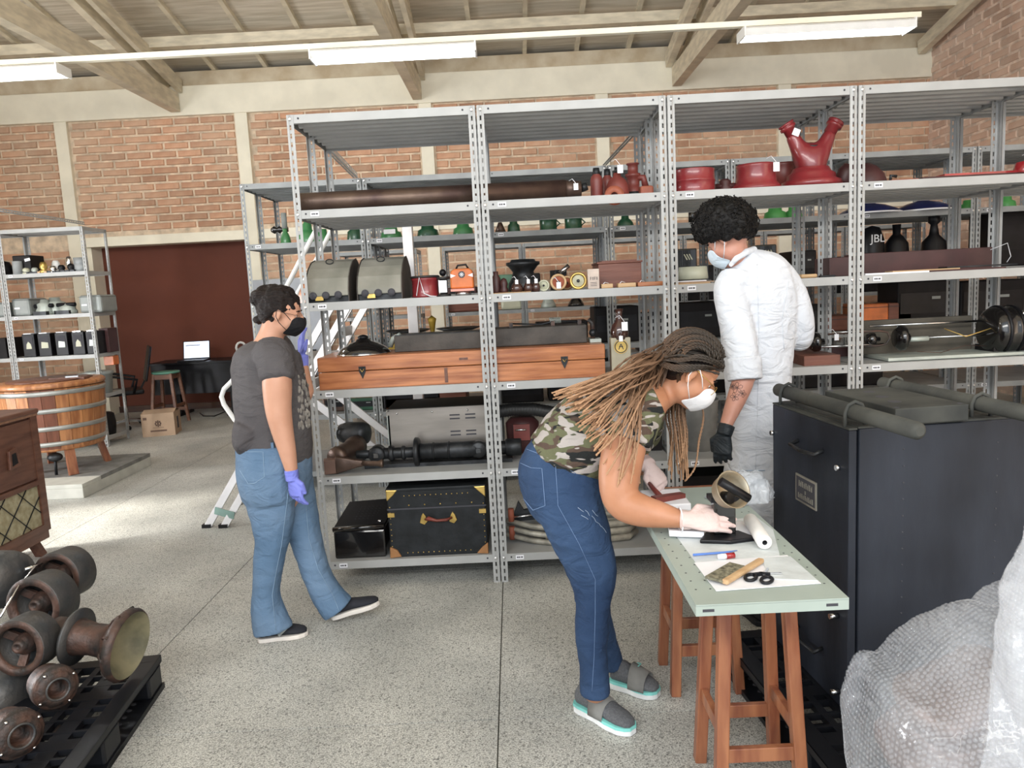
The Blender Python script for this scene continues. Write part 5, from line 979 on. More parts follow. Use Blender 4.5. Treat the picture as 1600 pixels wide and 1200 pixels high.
bxt('dark long box on the fourth left shelf, above the tub', 'dark_box', 'box', 52, 90, yL, .58, .14, .3, 'darkbox'); bxt('orange-red box low at the right end of left shelving', 'orange_box', 'box', 163, 178, 8.45, .58+.30, .10, .12, 'orange')
t = lth('grey lidded bin on the lower shelf of the left shelving', 'grey_bin', 'bin', 158, 8.35, .58, 42, 34, [(0, 0), (.8, 0), (.9, .85), (1, .88), (1, 1), (.8, 1.04), (0, 1.06)], 'grey_pl'); lth('dark grey round bin on the bottom shelf of left shelving', 'grey_bin', 'bin', 163, 8.35, .11, 38, 34, [(0, 0), (.9, 0), (1, .5), (.9, .95), (.7, 1.02), (0, 1.05)], 'darkbox')
bxt('flat pale tray lying above the grey lidded bin', 'pale_tray', 'tray', 122, 146, 8.2, .58, .24, .2, 'palegr')
# ---- on the work table
ZT = .7485
def slab(label, name, cat, corners, h, m_, z=ZT):
    P_ = [at(a, c_, z=z) for a, c_ in corners]; t = MB(); t.prism([(p.x, p.y) for p in P_], z, z+h, 'Z'); c_ = P_[0]
    o = t.build(name, M[m_], None, w=True, loc=(c_.x, c_.y, z)); return tag(o, label, cat)
M['film'] = mat('translucent_film', (.62, .67, .68), .35, var=.05, scale=12, bump=.3, bscale=20)
slab('thin translucent plastic sheet covering the table panel', 'plastic_sheet', 'sheet', [(1113, 915), (1228, 905), (1208, 828), (1182, 808), (1045, 822)], .0008, 'film')
slab('white paper sheet under brush and scissors', 'paper_sheet', 'paper', [(1119, 924), (1283, 912), (1230, 868), (1085, 880)], .0015, 'paper', ZT+.001)
slab('crinkled clear plastic bag over the paper sheet', 'plastic_bag', 'bag', [(1205, 905), (1278, 908), (1235, 870), (1188, 872)], .002, 'film', ZT+.003)
slab('white folded envelope under the metal lamp', 'white_envelope', 'envelope', [(1046, 838), (1174, 840), (1176, 818), (1050, 812)], .004, 'paper', ZT+.001)
slab('flat white carton at the back left of the table panel', 'white_carton', 'carton', [(1046, 838), (1100, 840), (1092, 806), (1040, 802)], .018, 'paper', ZT+.006)
# brush
P0, P1 = at(1132, 910, z=.762), at(1190, 875, z=.762); t = thing('dust_brush', 'flat wooden-handled dusting brush with dark bristles', 'brush', P0); d_ = P1-P0
b = MB(); b.bar((0, 0, 0), d_, .018, .014); b.build('handle', M['pwood'], t, bevel=.005)
Q0, Q1, Q2 = at(1115, 907, z=.757), at(1146, 880, z=.757), at(1172, 884, z=.757)
nrm_ = Vector((-d_.y, d_.x, 0)).normalized(); b = MB()
for k in range(46):
    p = d_*(.02+.60*k/45); b.tube([p+nrm_*.006, p+nrm_*.055+Vector((random.uniform(-.002, .002),)*3)], .0014, 4)
b.build('bristles', mat('bristle', (.10, .09, .05), .8, col2=(.3, .27, .17), scale=200), t)['kind'] = 'stuff'
b = MB(); b.bar(nrm_*.03+d_*.0, nrm_*.03+d_*.64, .05, .006); b.build('bristle_bed', mat('bristle_bed', (.17, .16, .11), .9, var=.3, scale=90, stretch=(1, 1, 1)), t)
# scissors
S0 = at(1190, 898, z=.756); tip = at(1202, 882, z=.756); t = thing('scissors', 'scissors with black plastic handles on the white paper', 'scissors', S0); d_ = (tip-S0); d_.z = 0; d_ = d_.normalized(); n_ = Vector((-d_.y, d_.x, 0))
for s_ in (-1, 1):
    b = MB(); b.prism([(0, s_*.003), (.055, s_*.0005), (.05, s_*.006), (.0, s_*.009)], -.001*s_, .001*s_+.001); b.build('blade', M['chrome'], t); t.children[-1].rotation_euler.z = math.atan2(d_.y, d_.x)
    c_ = d_*(-.028)+n_*s_*.02; b = MB(); b.tube([c_+d_*.022*math.cos(a/16*2*PI)+n_*.013*math.sin(a/16*2*PI) for a in range(16)], .0045, 8, closed=True); b.build('finger_loop', M['plastic'], t)
    MB().bar(d_*.008, c_+d_*.018, .009, .008).build('handle_arm', M['plastic'], t)
# pen, eraser, rolls
b = MB(); b.tube([at(1083, 867, z=.755), at(1135, 863, z=.755), at(1152, 860, z=.755)], [.0035, .0035, .001], 8); tag(b.build('blue_pen', mat('blue_pen', (.08, .18, .50), .4), None), 'thin blue pen lying on the plastic sheet', 'pen')
t = thing('glue_bottle', 'small white bottle with red cap lying on the sheet', 'bottle', at(1122, 870, z=.757)); MB().tube([(0, 0, 0), (.012, 0, 0), (.022, .002, 0)], [.0065, .008, .008], 12).build('body', M['paper'], t); MB().tube([(.022, .002, 0), (.046, .006, 0)], .0085, 12).build('red_cap', M['redcar'], t)
def roll(label, pf, pb, r, zc, core):
    a, c_ = at(*pf, z=zc), at(*pb, z=zc); t = thing('plastic_roll', label, 'roll', a); d_ = c_-a; b = orient(MB(), (0, 0, 0), d_); L2 = d_.length; b.lathe([(r*.34, .0), (r*.9, 0), (r, .004), (r, L2-.004), (r*.9, L2), (0, L2)], 24); b.build('wound_film', M['lampw'], t)
    b = orient(MB(), (0, 0, 0), d_); b.lathe([(r*.34, .001), (r*.3, .05), (0, .05)], 16); b.build('core', M['ink'], t)
roll('white roll of wrapping film with dark core at the right of the table', (1195, 848), (1172, 812), .021, .771, 1)
# lamp held by the gloved hand
t = thing('signal_lamp', 'old black and brass lamp with round open reflector held by gloved hands', 'lamp', at(1134, 842, z=.75)); yl = t.location.y
def lz(px, py): p = at(px, py, y=yl); return p-t.location
b = MB(); b.prism([(-.085, -.03), (.0, -.05), (.085, -.03), (.05, .04), (-.05, .04)], .0, .012); b.build('base', M['black'], t, bevel=.004)
MB().box(-.03, .035, .012, .055, .01, .11).build('body', M['gloss'], t, bevel=.004); MB().box(-.04, .045, .005, .06, .11, .125).build('body_cap', M['black'], t)
cc = lz(1142, 762); b = orient(MB(), (cc.x, cc.y-.02, cc.z), (.35, -.80, .45)); b.lathe([(0, -.065), (.03, -.06), (.046, -.04), (.055, 0), (.057, .003), (.053, .002), (.048, -.02), (.035, -.045), (0, -.055)], 32); b.build('reflector', mat('worn_reflector', (.28, .20, .11), .45, .5, col2=(.42, .38, .30), scale=16), t)
MB().tube([lz(1118, 745)+Vector((0, -.05, 0)), lz(1162, 772)+Vector((0, -.05, 0))], .013, 10).build('burner_bar', M['black'], t)
MB().tube([(.0, .03, .12), (cc.x, cc.y+.0, cc.z-.03)], .018, 12).build('neck', M['black'], t)
t = thing('paper_stack', 'crumpled white paper and red case at the far left of the table', 'paper', (.47, 2.46, ZT)); MB().box(-.05, .09, -.03, .16, 0, .03).build('sheets', M['paper'], t, bevel=.004); MB().bar((-.03, .0, .04), (.08, .05, .035), .03, .02).build('red_case', M['redb'], t)
# ================================================================ people
from mathutils.bvhtree import BVHTree
def skinm(name, c, c2):
    m = mat(name, c, .5, col2=c2, scale=9, bump=.06, bscale=60); p = m.node_tree.nodes['Principled BSDF']
    p.inputs['Subsurface Weight'].default_value = .08; p.inputs['Subsurface Radius'].default_value = (.02, .008, .004); return m
M['skin1'] = skinm('skin_light', (.50, .26, .17), (.57, .31, .21)); M['skin2'] = skinm('skin_tan', (.42, .19, .10), (.50, .24, .14)); M['skin3'] = skinm('skin_medium', (.46, .22, .16), (.53, .27, .20))
def cloth(name, c, c2, bump=.25, scale=3, bs=220, wr=.5):
    m = mat(name, c, .85, col2=c2, scale=scale, bump=bump, bscale=bs, spec=.2); nt = m.node_tree; N = nt.nodes; L = nt.links
    n = N.new('ShaderNodeTexNoise'); n.inputs['Scale'].default_value = 9; n.inputs['Detail'].default_value = 3; n.inputs['Distortion'].default_value = 1.2
    mp = N.new('ShaderNodeMapping'); mp.inputs['Scale'].default_value = (1, 1, 1.8); mp.inputs['Rotation'].default_value = (.3, .5, 0); tc = [x for x in N if x.type == 'TEX_COORD'][0]; L.new(tc.outputs['Object'], mp.inputs[0]); L.new(mp.outputs[0], n.inputs['Vector'])
    b2 = N.new('ShaderNodeBump'); b2.inputs['Strength'].default_value = wr; b2.inputs['Distance'].default_value = .03; L.new(n.outputs[0], b2.inputs['Height'])
    b1 = [x for x in N if x.type == 'BUMP' and x != b2][0]; L.new(b1.outputs[0], b2.inputs['Normal']); L.new(b2.outputs[0], N['Principled BSDF'].inputs['Normal']); return m
M['jean1'] = cloth('light_denim', (.10, .17, .27), (.16, .24, .35)); M['jean2'] = cloth('dark_denim', (.022, .045, .10), (.045, .085, .17))
M['tee'] = cloth('grey_tee', (.075, .070, .074), (.10, .094, .098)); M['coat'] = cloth('white_coat', (.57, .60, .65), (.62, .65, .70), .1, wr=.6); M['trou'] = cloth('dark_trousers', (.04, .045, .055), (.06, .065, .07))
M['nitrile'] = cloth('blue_nitrile', (.17, .20, .62), (.23, .26, .72), .1, wr=.5); M['blackg'] = cloth('black_nitrile', (.015, .02, .024), (.03, .035, .04), .1); M['latex'] = cloth('latex', (.62, .47, .44), (.70, .56, .53), .1, wr=.4)
for k in ('nitrile', 'blackg', 'latex'): M[k].node_tree.nodes['Principled BSDF'].inputs['Roughness'].default_value = .45
M['mask_w'] = cloth('white_mask', (.78, .78, .80), (.84, .84, .86), .1, wr=.25); M['mask_b'] = cloth('black_mask', (.012, .012, .014), (.02, .02, .022), .1); M['mask_lb'] = cloth('blue_mask', (.55, .65, .75), (.62, .72, .80), .1)
M['hair'] = mat('dark_hair', (.006, .004, .004), .5, spec=.25, col2=(.016, .010, .009), scale=30, stretch=(1, 1, 6), bump=.6, bscale=60)
M['curl'] = mat('black_curls', (.004, .0035, .0035), .6, spec=.25, var=.2)
def camo():
    m = cloth('camouflage', (.105, .11, .06), (.14, .145, .085)); nt = m.node_tree; N = nt.nodes; L = nt.links; b = N['Principled BSDF']; src = b.inputs['Base Color'].links[0].from_socket
    tc = N.new('ShaderNodeTexCoord')
    for i, (sc, th, c) in enumerate(((15, .55, (.085, .058, .045)), (13, .56, (.018, .02, .02)), (16, .54, (.38, .35, .33)))):
        mp = N.new('ShaderNodeMapping'); mp.inputs['Location'].default_value = (i*3.1, i*1.7, i*5); mp.inputs['Rotation'].default_value = (0, .75, 0); mp.inputs['Scale'].default_value = (.75, 1, 2.0)
        L.new(tc.outputs['Object'], mp.inputs[0]); n = N.new('ShaderNodeTexNoise'); n.inputs['Scale'].default_value = sc; n.inputs['Detail'].default_value = 1.5; n.inputs['Distortion'].default_value = .6; L.new(mp.outputs[0], n.inputs['Vector'])
        r = N.new('ShaderNodeMapRange'); r.inputs[1].default_value = th-.008; r.inputs[2].default_value = th+.008; L.new(n.outputs[0], r.inputs[0])
        mx = N.new('ShaderNodeMix'); mx.data_type = 'RGBA'; L.new(r.outputs[0], mx.inputs[0]); L.new(src, mx.inputs[6]); mx.inputs[7].default_value = (*c, 1); src = mx.outputs[2]
    L.new(src, b.inputs['Base Color']); return m
M['camo'] = camo()
def vx(w, k):
    if isinstance(w[0], Vector): return w[0], w[1], w[2]
    p = at(w[0], w[1], y=w[2]); s = w[2]/F; return p, w[3]*s, (w[4] if len(w) > 4 else w[3])*s
def limb(b, spec, n=18, k=1.0, round_=.6):
    P = [vx(w, k) for w in spec]; rings = []; N_ = len(P)
    # densify with a smooth interpolation
    Q = []
    for i in range(N_-1):
        p0 = P[max(i-1, 0)]; p1 = P[i]; p2 = P[i+1]; p3 = P[min(i+2, N_-1)]
        for j in range(4):
            t = j/4; c = lambda a, b_, c_, d: .5*((2*b_)+(c_-a)*t+(2*a-5*b_+4*c_-d)*t*t+(3*b_-a-3*c_+d)*t**3)
            Q.append((c(p0[0], p1[0], p2[0], p3[0]), c(p0[1], p1[1], p2[1], p3[1]), c(p0[2], p1[2], p2[2], p3[2])))
    Q.append(P[-1])
    for i, (p, rw, rd) in enumerate(Q):
        t = (Q[min(i+1, len(Q)-1)][0]-Q[max(i-1, 0)][0]).normalized(); d = Vector((0, 1, 0)); d = d-t*d.dot(t); d.normalize(); w_ = t.cross(d)
        ring = lambda pp, s: [pp+w_*(rw*k*s*math.cos(2*PI*a/n))+d*(rd*k*s*math.sin(2*PI*a/n)) for a in range(n)]
        e = min(rw, rd)*k*round_
        if i == 0 and round_: rings += [ring(p-t*e, .25), ring(p-t*e*.75, .7)]
        rings.append(ring(p, 1))
        if i == len(Q)-1 and round_: rings += [ring(p+t*e*.75, .7), ring(p+t*e, .25)]
    return b.loft(rings)
def bake(b, name, m, parent, voxel=.008, smooth=5, disp=0, dscale=.12, loc=None):
    """union of overlapping closed shapes made one continuous skin"""
    inv = Matrix.Translation(parent.location).inverted(); b.v = [inv @ v for v in b.v]; b.sm = [True]*len(b.f)
    me = bpy.data.meshes.new(name+'_t'); me.from_pydata([tuple(v) for v in b.v], [], b.f); me.update()
    bm = bmesh.new(); bm.from_mesh(me); bmesh.ops.remove_doubles(bm, verts=bm.verts, dist=1e-6); bmesh.ops.recalc_face_normals(bm, faces=bm.faces); bm.to_mesh(me); bm.free()
    o = bpy.data.objects.new(name+'_t', me); COL.objects.link(o)
    r = o.modifiers.new('r', 'REMESH'); r.mode = 'VOXEL'; r.voxel_size = voxel; r.use_smooth_shade = True
    s = o.modifiers.new('s', 'SMOOTH'); s.factor = .5; s.iterations = smooth
    if disp:
        tx = bpy.data.textures.new('folds', 'CLOUDS'); tx.noise_scale = dscale; d = o.modifiers.new('d', 'DISPLACE'); d.texture = tx; d.strength = disp; d.mid_level = .5
    dg = bpy.context.evaluated_depsgraph_get(); nm = bpy.data.meshes.new_from_object(o.evaluated_get(dg)); bpy.data.objects.remove(o, do_unlink=True)
    nm.name = name; nm.materials.clear(); nm.materials.append(M[m]); nm.polygons.foreach_set('use_smooth', [True]*len(nm.polygons))
    q = bpy.data.objects.new(name, nm); COL.objects.link(q); q.parent = parent; return q
def surf(o, px, py, off=.001):
    """point of a figure's surface seen at that spot of the photograph"""
    me = o.data; loc = o.parent.location+o.location
    if 'bvh' not in surf.__dict__: surf.bvh = {}
    if o.name not in surf.bvh: surf.bvh[o.name] = BVHTree.FromPolygons([v.co for v in me.vertices], [p.vertices for p in me.polygons])
    r = (fwd+R2*((px-800)/F)-U2*((py-600)/F)).normalized(); c = Vector((0, 0, H))-loc
    hit = surf.bvh[o.name].ray_cast(c, r); return (hit[0]+hit[1]*off+loc) if hit[0] else None
def line_on(o, pts, r, m, name, parent, dens=6, label=None):
    P = []
    for i in range(len(pts)-1):
        for j in range(dens):
            t = j/dens; q = surf(o, pts[i][0]*(1-t)+pts[i+1][0]*t, pts[i][1]*(1-t)+pts[i+1][1]*t)
            if q is not None: P.append(q)
    q = surf(o, *pts[-1]);
    if q is not None: P.append(q)
    if len(P) > 2: return MB().tube(P, r, 6).build(name, M[m], parent, w=True)
def hand(b, wrist, d, nrm, thumb, size=.19, curl=(.2, .3, .3, .35), tcurl=.4, spread=.12):
    """glove-thin hand: palm, four fingers, thumb. d: pointing direction, nrm: back of hand, thumb: side the thumb leaves"""
    d = Vector(d).normalized(); nrm = Vector(nrm); nrm = (nrm-d*nrm.dot(d)).normalized(); sd = d.cross(nrm)
    if sd.dot(Vector(thumb)) < 0: sd = -sd
    s = size/.19; W_ = wrist
    rings = []
    for f, hw, ht in ((-.02, .026, .020), (0, .027, .020), (.03, .034, .017), (.065, .041, .0155), (.09, .040, .013), (.097, .034, .009)):
        rings.append([W_+d*f*s+sd*(hw*s*math.cos(a*2*PI/16))+nrm*(ht*s*math.sin(a*2*PI/16)) for a in range(16)])
    b.loft(rings)
    for i, (off, L_) in enumerate(((.029, .072), (.010, .080), (-.010, .075), (-.029, .060))):
        p = W_+d*.080*s+sd*off*s; dirv = (d+sd*(off*spread*12)).normalized(); ang = curl[i]; pts = [p-dirv*.01]; rr = [.0092*s]
        for j, fr in enumerate((.45, .30, .25)):
            if j: ang += curl[i]*1.3
            v = dirv*math.cos(ang)-nrm*math.sin(ang); p = p+v*L_*fr*s; pts.append(p); rr.append((.0088, .0082, .0068)[j]*s)
        pts.append(p+v*.003*s); rr.append(.004*s); b.tube(pts, rr, 10)
    p = W_+d*.022*s+sd*.024*s; v = (d*.62+sd*.75-nrm*.25*tcurl).normalized(); v2 = (d*.9+sd*(.55-tcurl)-nrm*.5*tcurl).normalized()
    pts = [p-v*.012*s, p+v*.03*s, p+v*.03*s+v2*.030*s, p+v*.03*s+v2*.052*s, p+v*.03*s+v2*.055*s]; b.tube(pts, [.013*s, .0115*s, .0095*s, .0075*s, .004*s], 10)
    return b
def headm(b, c, look, up, s=1.0):
    """skull, jaw, nose, brows as overlapping forms; returns the head frame"""
    f = Vector(look).normalized(); u = Vector(up); u = (u-f*u.dot(f)).normalized(); r = f.cross(u); Rm = Matrix((f, r, u)).transposed().to_4x4()
    old = b.M; b.M = Matrix.Translation(c) @ Rm @ Matrix.Scale(s, 4)
    b.ball((-.012, 0, .022), .085, 20, 14, (1.10, .90, 1.02)); b.ball((.03, 0, -.03), .068, 18, 12, (.85, .88, 1.12)); b.ball((.062, 0, -.082), .026, 12, 8, (1, 1.1, .85)); b.ball((.02, 0, -.06), .055, 14, 10, (1.0, 1.0, .85))
    b.tube([(.085, 0, .012), (.098, 0, -.012), (.108, 0, -.030), (.10, 0, -.038)], [.009, .011, .014, .009], 10); b.ball((.097, .012, -.034), .008); b.ball((.097, -.012, -.034), .008)
    for s_ in (-1, 1): b.ball((.070, s_*.030, .014), .016, 10, 8, (.6, 1.4, .5)); b.ball((.066, s_*.036, -.028), .022, 10, 8, (.7, 1, 1))
    b.ball((.082, 0, -.058), .016, 12, 8, (.7, 1.5, .45)); b.ball((.081, 0, -.066), .015, 12, 8, (.7, 1.3, .45))
    for s_ in (-1, 1):
        b.ball((-.004, s_*.080, -.012), .022, 10, 8, (.75, .35, 1.35)); b.ball((.0, s_*.083, -.034), .012, 8, 6, (.8, .6, 1))
    M_ = b.M.copy(); b.M = old; return M_
def eyes(t, Mh, iris=(.05, .025, .015)):
    for s_ in (-1, 1):
        b = MB(); b.M = Mh; b.ball((.0635, s_*.030, .000), .0115, 12, 8); e = b.build('eyeball', mat('eye_white', (.75, .72, .70), .2), t, w=True)
        b = MB(); b.M = Mh; b.ball((.0712, s_*.030, -.001), .0050, 10, 6); b.build('iris', mat('iris', iris, .15), t, w=True)
        b = MB(); b.M = Mh; b.tube([(.078, s_*.016, .020), (.080, s_*.030, .026), (.070, s_*.046, .021)], [.003, .0035, .002], 6); b.build('eyebrow', M['hair'], t, w=True)
def maskm(t, Mh, m, ear=True, s=1.0):
    b = MB(); b.M = Mh; R_ = []
    for z, xx, hw in ((-.004, .110, .040), (-.022, .119, .056), (-.045, .121, .064), (-.075, .108, .058), (-.100, .084, .042)):
        ring = []
        for k in range(9):
            a = -1+k/4; ring.append((xx-abs(a)**2*(.062 if z < -.01 else .03), hw*1.12*a, z+abs(a)*.004))
        R_.append(ring)
    vs = [p for r in R_ for p in r]; fs = [(i*9+k, i*9+k+1, (i+1)*9+k+1, (i+1)*9+k) for i in range(4) for k in range(8)]
    b.add(vs, fs, True); o = b.build('face_mask', M[m], t, w=True); so = o.modifiers.new('thick', 'SOLIDIFY'); so.thickness = .003; o.modifiers.new('sub', 'SUBSURF').levels = 1
    for s_ in (-1, 1):
        b = MB(); b.M = Mh; b.tube([(.055, s_*.066, -.022), (.03, s_*.081, .0), (.004, s_*.090, .016), (-.012, s_*.090, .004), (-.010, s_*.088, -.02), (.01, s_*.083, -.045), (.045, s_*.062, -.072)], .0016, 6); b.build('ear_loop', M[m], t, w=True)
def shoe(b, heel, toe, wd_=.045, h=.07, mh=None):
    heel, toe = Vector(heel), Vector(toe); d = toe-heel; L_ = d.length; d.normalize(); u = Vector((0, 0, 1)); u = (u-d*u.dot(d)).normalized(); s = d.cross(u)
    rings = []
    for f, w_, hh in ((0, .55, .75), (.06, .85, 1.0), (.25, .88, 1.05), (.45, .85, .85), (.65, 1.0, .62), (.82, .98, .48), (.95, .7, .36), (1.0, .35, .22)):
        p = heel+d*L_*f; rings.append([p+s*(wd_*w_*math.cos(a*2*PI/16))+u*(max(0, h*hh*.5*(1+math.sin(a*2*PI/16)))) for a in range(16)])
    return b.loft(rings), d, s, u, L_
def sole(b, heel, toe, wd_, th):
    heel, toe = Vector(heel), Vector(toe); d = toe-heel; L_ = d.length; d.normalize(); u = Vector((0, 0, 1)); u = (u-d*u.dot(d)).normalized(); s = d.cross(u); out = []
    for f, w_ in ((-.02, .5), (.02, .85), (.12, .95), (.4, .88), (.65, 1.08), (.85, 1.0), (.96, .72), (1.02, .35)): out.append((f, w_))
    poly = [heel+d*L_*f+s*wd_*w_ for f, w_ in out]+[heel+d*L_*f-s*wd_*w_ for f, w_ in reversed(out)]; n = len(poly)
    b.add([p-u*th*.1 for p in poly]+[p+u*th for p in poly], [tuple(range(n)), tuple(range(2*n-1, n-1, -1))]+[(i, (i+1) % n, (i+1) % n+n, i+n) for i in range(n)]); return b
M['sole'] = mat('white_sole', (.68, .63, .58), .6, var=.06); M['canvas'] = mat('black_canvas', (.015, .016, .022), .85, var=.1, bump=.2, bscale=200)
# ---------------------------------------------------------------- woman in grey t-shirt
t = thing('person', 'woman in grey t-shirt and blue jeans with black mask and blue gloves, walking by shelving', 'person', (-1.08, 3.28, 0)); W1 = t
yb = 3.28
torso1 = [(417, 533, yb, 16, 30), (416, 548, yb, 44, 56), (417, 566, yb, 52, 62), (421, 600, yb, 56, 60), (426, 640, yb, 59, 58), (428, 672, yb, 56, 56), (428, 700, yb, 57, 62)]
hips1 = [(427, 690, yb, 57, 62), (429, 720, yb, 58, 68), (430, 752, yb, 56, 68), (432, 775, yb, 50, 62)]
nleg = [(418, 745, yb-.06, 47, 36), (424, 790, yb-.07, 38, 34), (426, 838, yb-.07, 29, 30), (421, 870, yb-.07, 24.5, 26), (416, 925, yb-.07, 22.5, 25), (420, 960, yb-.07, 28, 27), (427, 984, yb-.07, 33, 27)]
fleg = [(450, 745, yb+.07, 38, 36), (462, 790, yb+.07, 34, 34), (478, 840, yb+.07, 26, 29), (489, 880, yb+.07, 23, 26), (503, 915, yb+.07, 24, 25), (521, 942, yb+.07, 27, 26), (529, 952, yb+.07, 28, 26)]
narm = [(433, 580, yb-.18, 20, 21), (433, 600, yb-.18, 23, 24), (435, 640, yb-.18, 20.5, 21), (441, 672, yb-.18, 17.5, 18), (449, 705, yb-.18, 14, 14), (456, 738, yb-.18, 9.5, 11)]
farm = [(452, 575, yb+.18, 17, 17), (462, 600, yb+.20, 18, 18), (476, 615, yb+.22, 15, 15), (474, 590, yb+.23, 11.5, 12), (472, 565, yb+.24, 8.5, 9)]
b = MB(); limb(b, torso1, k=.88); limb(b, hips1, k=.88); limb(b, nleg[:-2]+[(418, 985, yb-.07, 14, 14)], k=.82); limb(b, fleg[:-2]+[(520, 948, yb+.07, 13, 13)], k=.82); limb(b, narm); limb(b, farm)
limb(b, [(418, 545, yb, 24, 26), (425, 520, yb, 19, 19), (433, 495, yb, 19, 19)])
hc = at(441, 487, y=yb); Mh1 = headm(b, hc, (.93, .12, -.30), (.28, 0, .95), .92)
body = bake(b, 'body', 'skin1', t, .0075, 4); eyes(t, Mh1); maskm(t, Mh1, 'mask_b')
b = MB(); limb(b, [(w[0], w[1], w[2], w[3], w[4]) for w in torso1], round_=.0); limb(b, [(426, 552, yb-.10, 30, 34), (430, 566, yb-.15, 29, 32), (433, 592, yb-.18, 27.5, 28)], round_=.25); limb(b, [(432, 552, yb+.10, 28, 34), (440, 560, yb+.15, 26, 28), (456, 588, yb+.19, 23, 24)], round_=.25)
for w in ((372, 690, yb, 9, 30), (478, 706, yb, 8, 30)): pass
limb(b, [(400, 660, yb-.03, 30, 52), (392, 686, yb-.03, 24, 58), (386, 702, yb-.03, 8, 40)], round_=.1); limb(b, [(462, 665, yb, 22, 40), (468, 700, yb, 18, 45), (469, 716, yb, 17, 40)], round_=.1)
shirt = bake(b, 't_shirt', 'tee', t, .0075, 4, .014, .09)
b = MB(); limb(b, [(470, 600, yb-.02, 14, 30), (474, 640, yb-.02, 13, 30), (476, 662, yb-.02, 8, 20)])
limb(MB(), torso1)
pr = MB()
rs = random.Random(5)
for k in range(70):
    q = surf(shirt, 470+rs.uniform(-4, 13), 585+83*rs.random(), .0)
    if q is not None: pr.ball(q, rs.uniform(.007, .013), 7, 5, (.7, .5, 1.2))
if pr.v: pr.build('pale_print', mat('print_grey', (.16, .145, .13), .9, col2=(.30, .28, .25), scale=40), t, w=True)['kind'] = 'stuff'
b = MB(); limb(b, hips1, round_=.1); limb(b, nleg, round_=.02); limb(b, fleg, round_=.02); jeans = bake(b, 'jeans', 'jean1', t, .0075, 4, .012, .08)
M['stitch'] = mat('pale_stitch', (.22, .32, .44), .8); M['stitch2'] = mat('blue_stitch', (.14, .22, .38), .8)
line_on(jeans, [(370, 706), (398, 706), (411, 706), (413, 745), (398, 755), (388, 756), (375, 735)], .0012, 'stitch', 'pocket_stitching', t)
line_on(jeans, [(450, 770), (440, 850), (432, 890), (425, 930), (431, 985)], .0012, 'stitch', 'side_seam', t); line_on(jeans, [(478, 790), (482, 840), (497, 890), (520, 930), (530, 955)], .0012, 'stitch', 'side_seam', t)
for loop_x in (426,): 
    q = surf(jeans, loop_x, 700)
    if q is not None: MB().cbox(q, (.012, .006, .045)).build('belt_loop', M['jean1'], t, w=True)
def shoes(t, heel, toe, w_, m, ms, th, name='shoe', h=.07):
    b = MB(); shoe(b, Vector(heel)+Vector((0, 0, th*.8)), Vector(toe)+Vector((0, 0, th*.8)), w_, h); o = b.build(name, M[m], t, w=True); sb_ = MB(); sole(sb_, heel, toe, w_*1.02, th); sb_.build('sole', M[ms], o, w=True, bevel=.004); return o
h1, t1 = at(406, 1000, z=.0), at(484, 985, z=.0); h1.y = t1.y = 3.22; s1 = shoes(t, (h1.x, h1.y-.01, .003), (t1.x, h1.y+.03, .003), .042, 'canvas', 'sole', .018, h=.065)
MB().bar(Vector((h1.x+.10, h1.y-.042, .035)), Vector((h1.x+.14, h1.y-.040, .07)), .004, .012).build('side_stripe', M['grey_pl'], s1, w=True)
shoes(t, at(519, 962, y=3.36)+Vector((0, 0, -.01)), at(592, 943, y=3.40)+Vector((0, 0, 0)), .042, 'canvas', 'sole', .02, h=.06)
b = MB(); w_ = at(457, 744, y=yb-.18); hand(b, w_, (.10, -.05, -1), (-.5, -.85, 0), (1, -.3, 0), .175, (.25, .3, .35, .45), .7); limb(b, [(455, 734, yb-.18, 11, 12), (457, 750, yb-.18, 10.5, 12)], round_=.1); bake(b, 'glove', 'nitrile', t, .0035, 2)
b = MB(); w_ = at(472, 558, y=yb+.24); hand(b, w_, (.0, .05, 1), (-.8, -.5, 0), (-.3, -1, 0), .17, (.15, .2, .25, .3), .5); limb(b, [(472, 574, yb+.24, 10, 11), (472, 555, yb+.24, 10, 12)], round_=.1); bake(b, 'glove', 'nitrile', t, .0035, 2)
b = MB(); b.M = Mh1; b.ball((-.025, 0, .036), .092, 20, 14, (1.08, .93, .95)); b.ball((-.05, 0, .0), .075, 16, 12, (.9, 1.02, 1.0)); b.M = Matrix(); c_ = at(411, 470, y=yb); 
for k in range(9): b.ball(c_+Vector((random.uniform(-.03, .03), random.uniform(-.03, .03), random.uniform(-.045, .045))), .036, 10, 8)
b.ball(at(404, 500, y=yb), .022); hair = bake(b, 'hair', 'hair', t, .005, 2, .02, .03)
gl = MB(); gl.M = Mh1
for s_ in (-1, 1): gl.tube([(.088+.004*math.cos(a), s_*.031+.021*math.cos(a/16*2*PI), -.002+.016*math.sin(a/16*2*PI)) for a in range(16)], .001, 5, closed=True); gl.tube([(.088, s_*.052, .004), (.0, s_*.085, .006)], .001, 5)
gl.build('glasses', M['iron'], t, w=True)
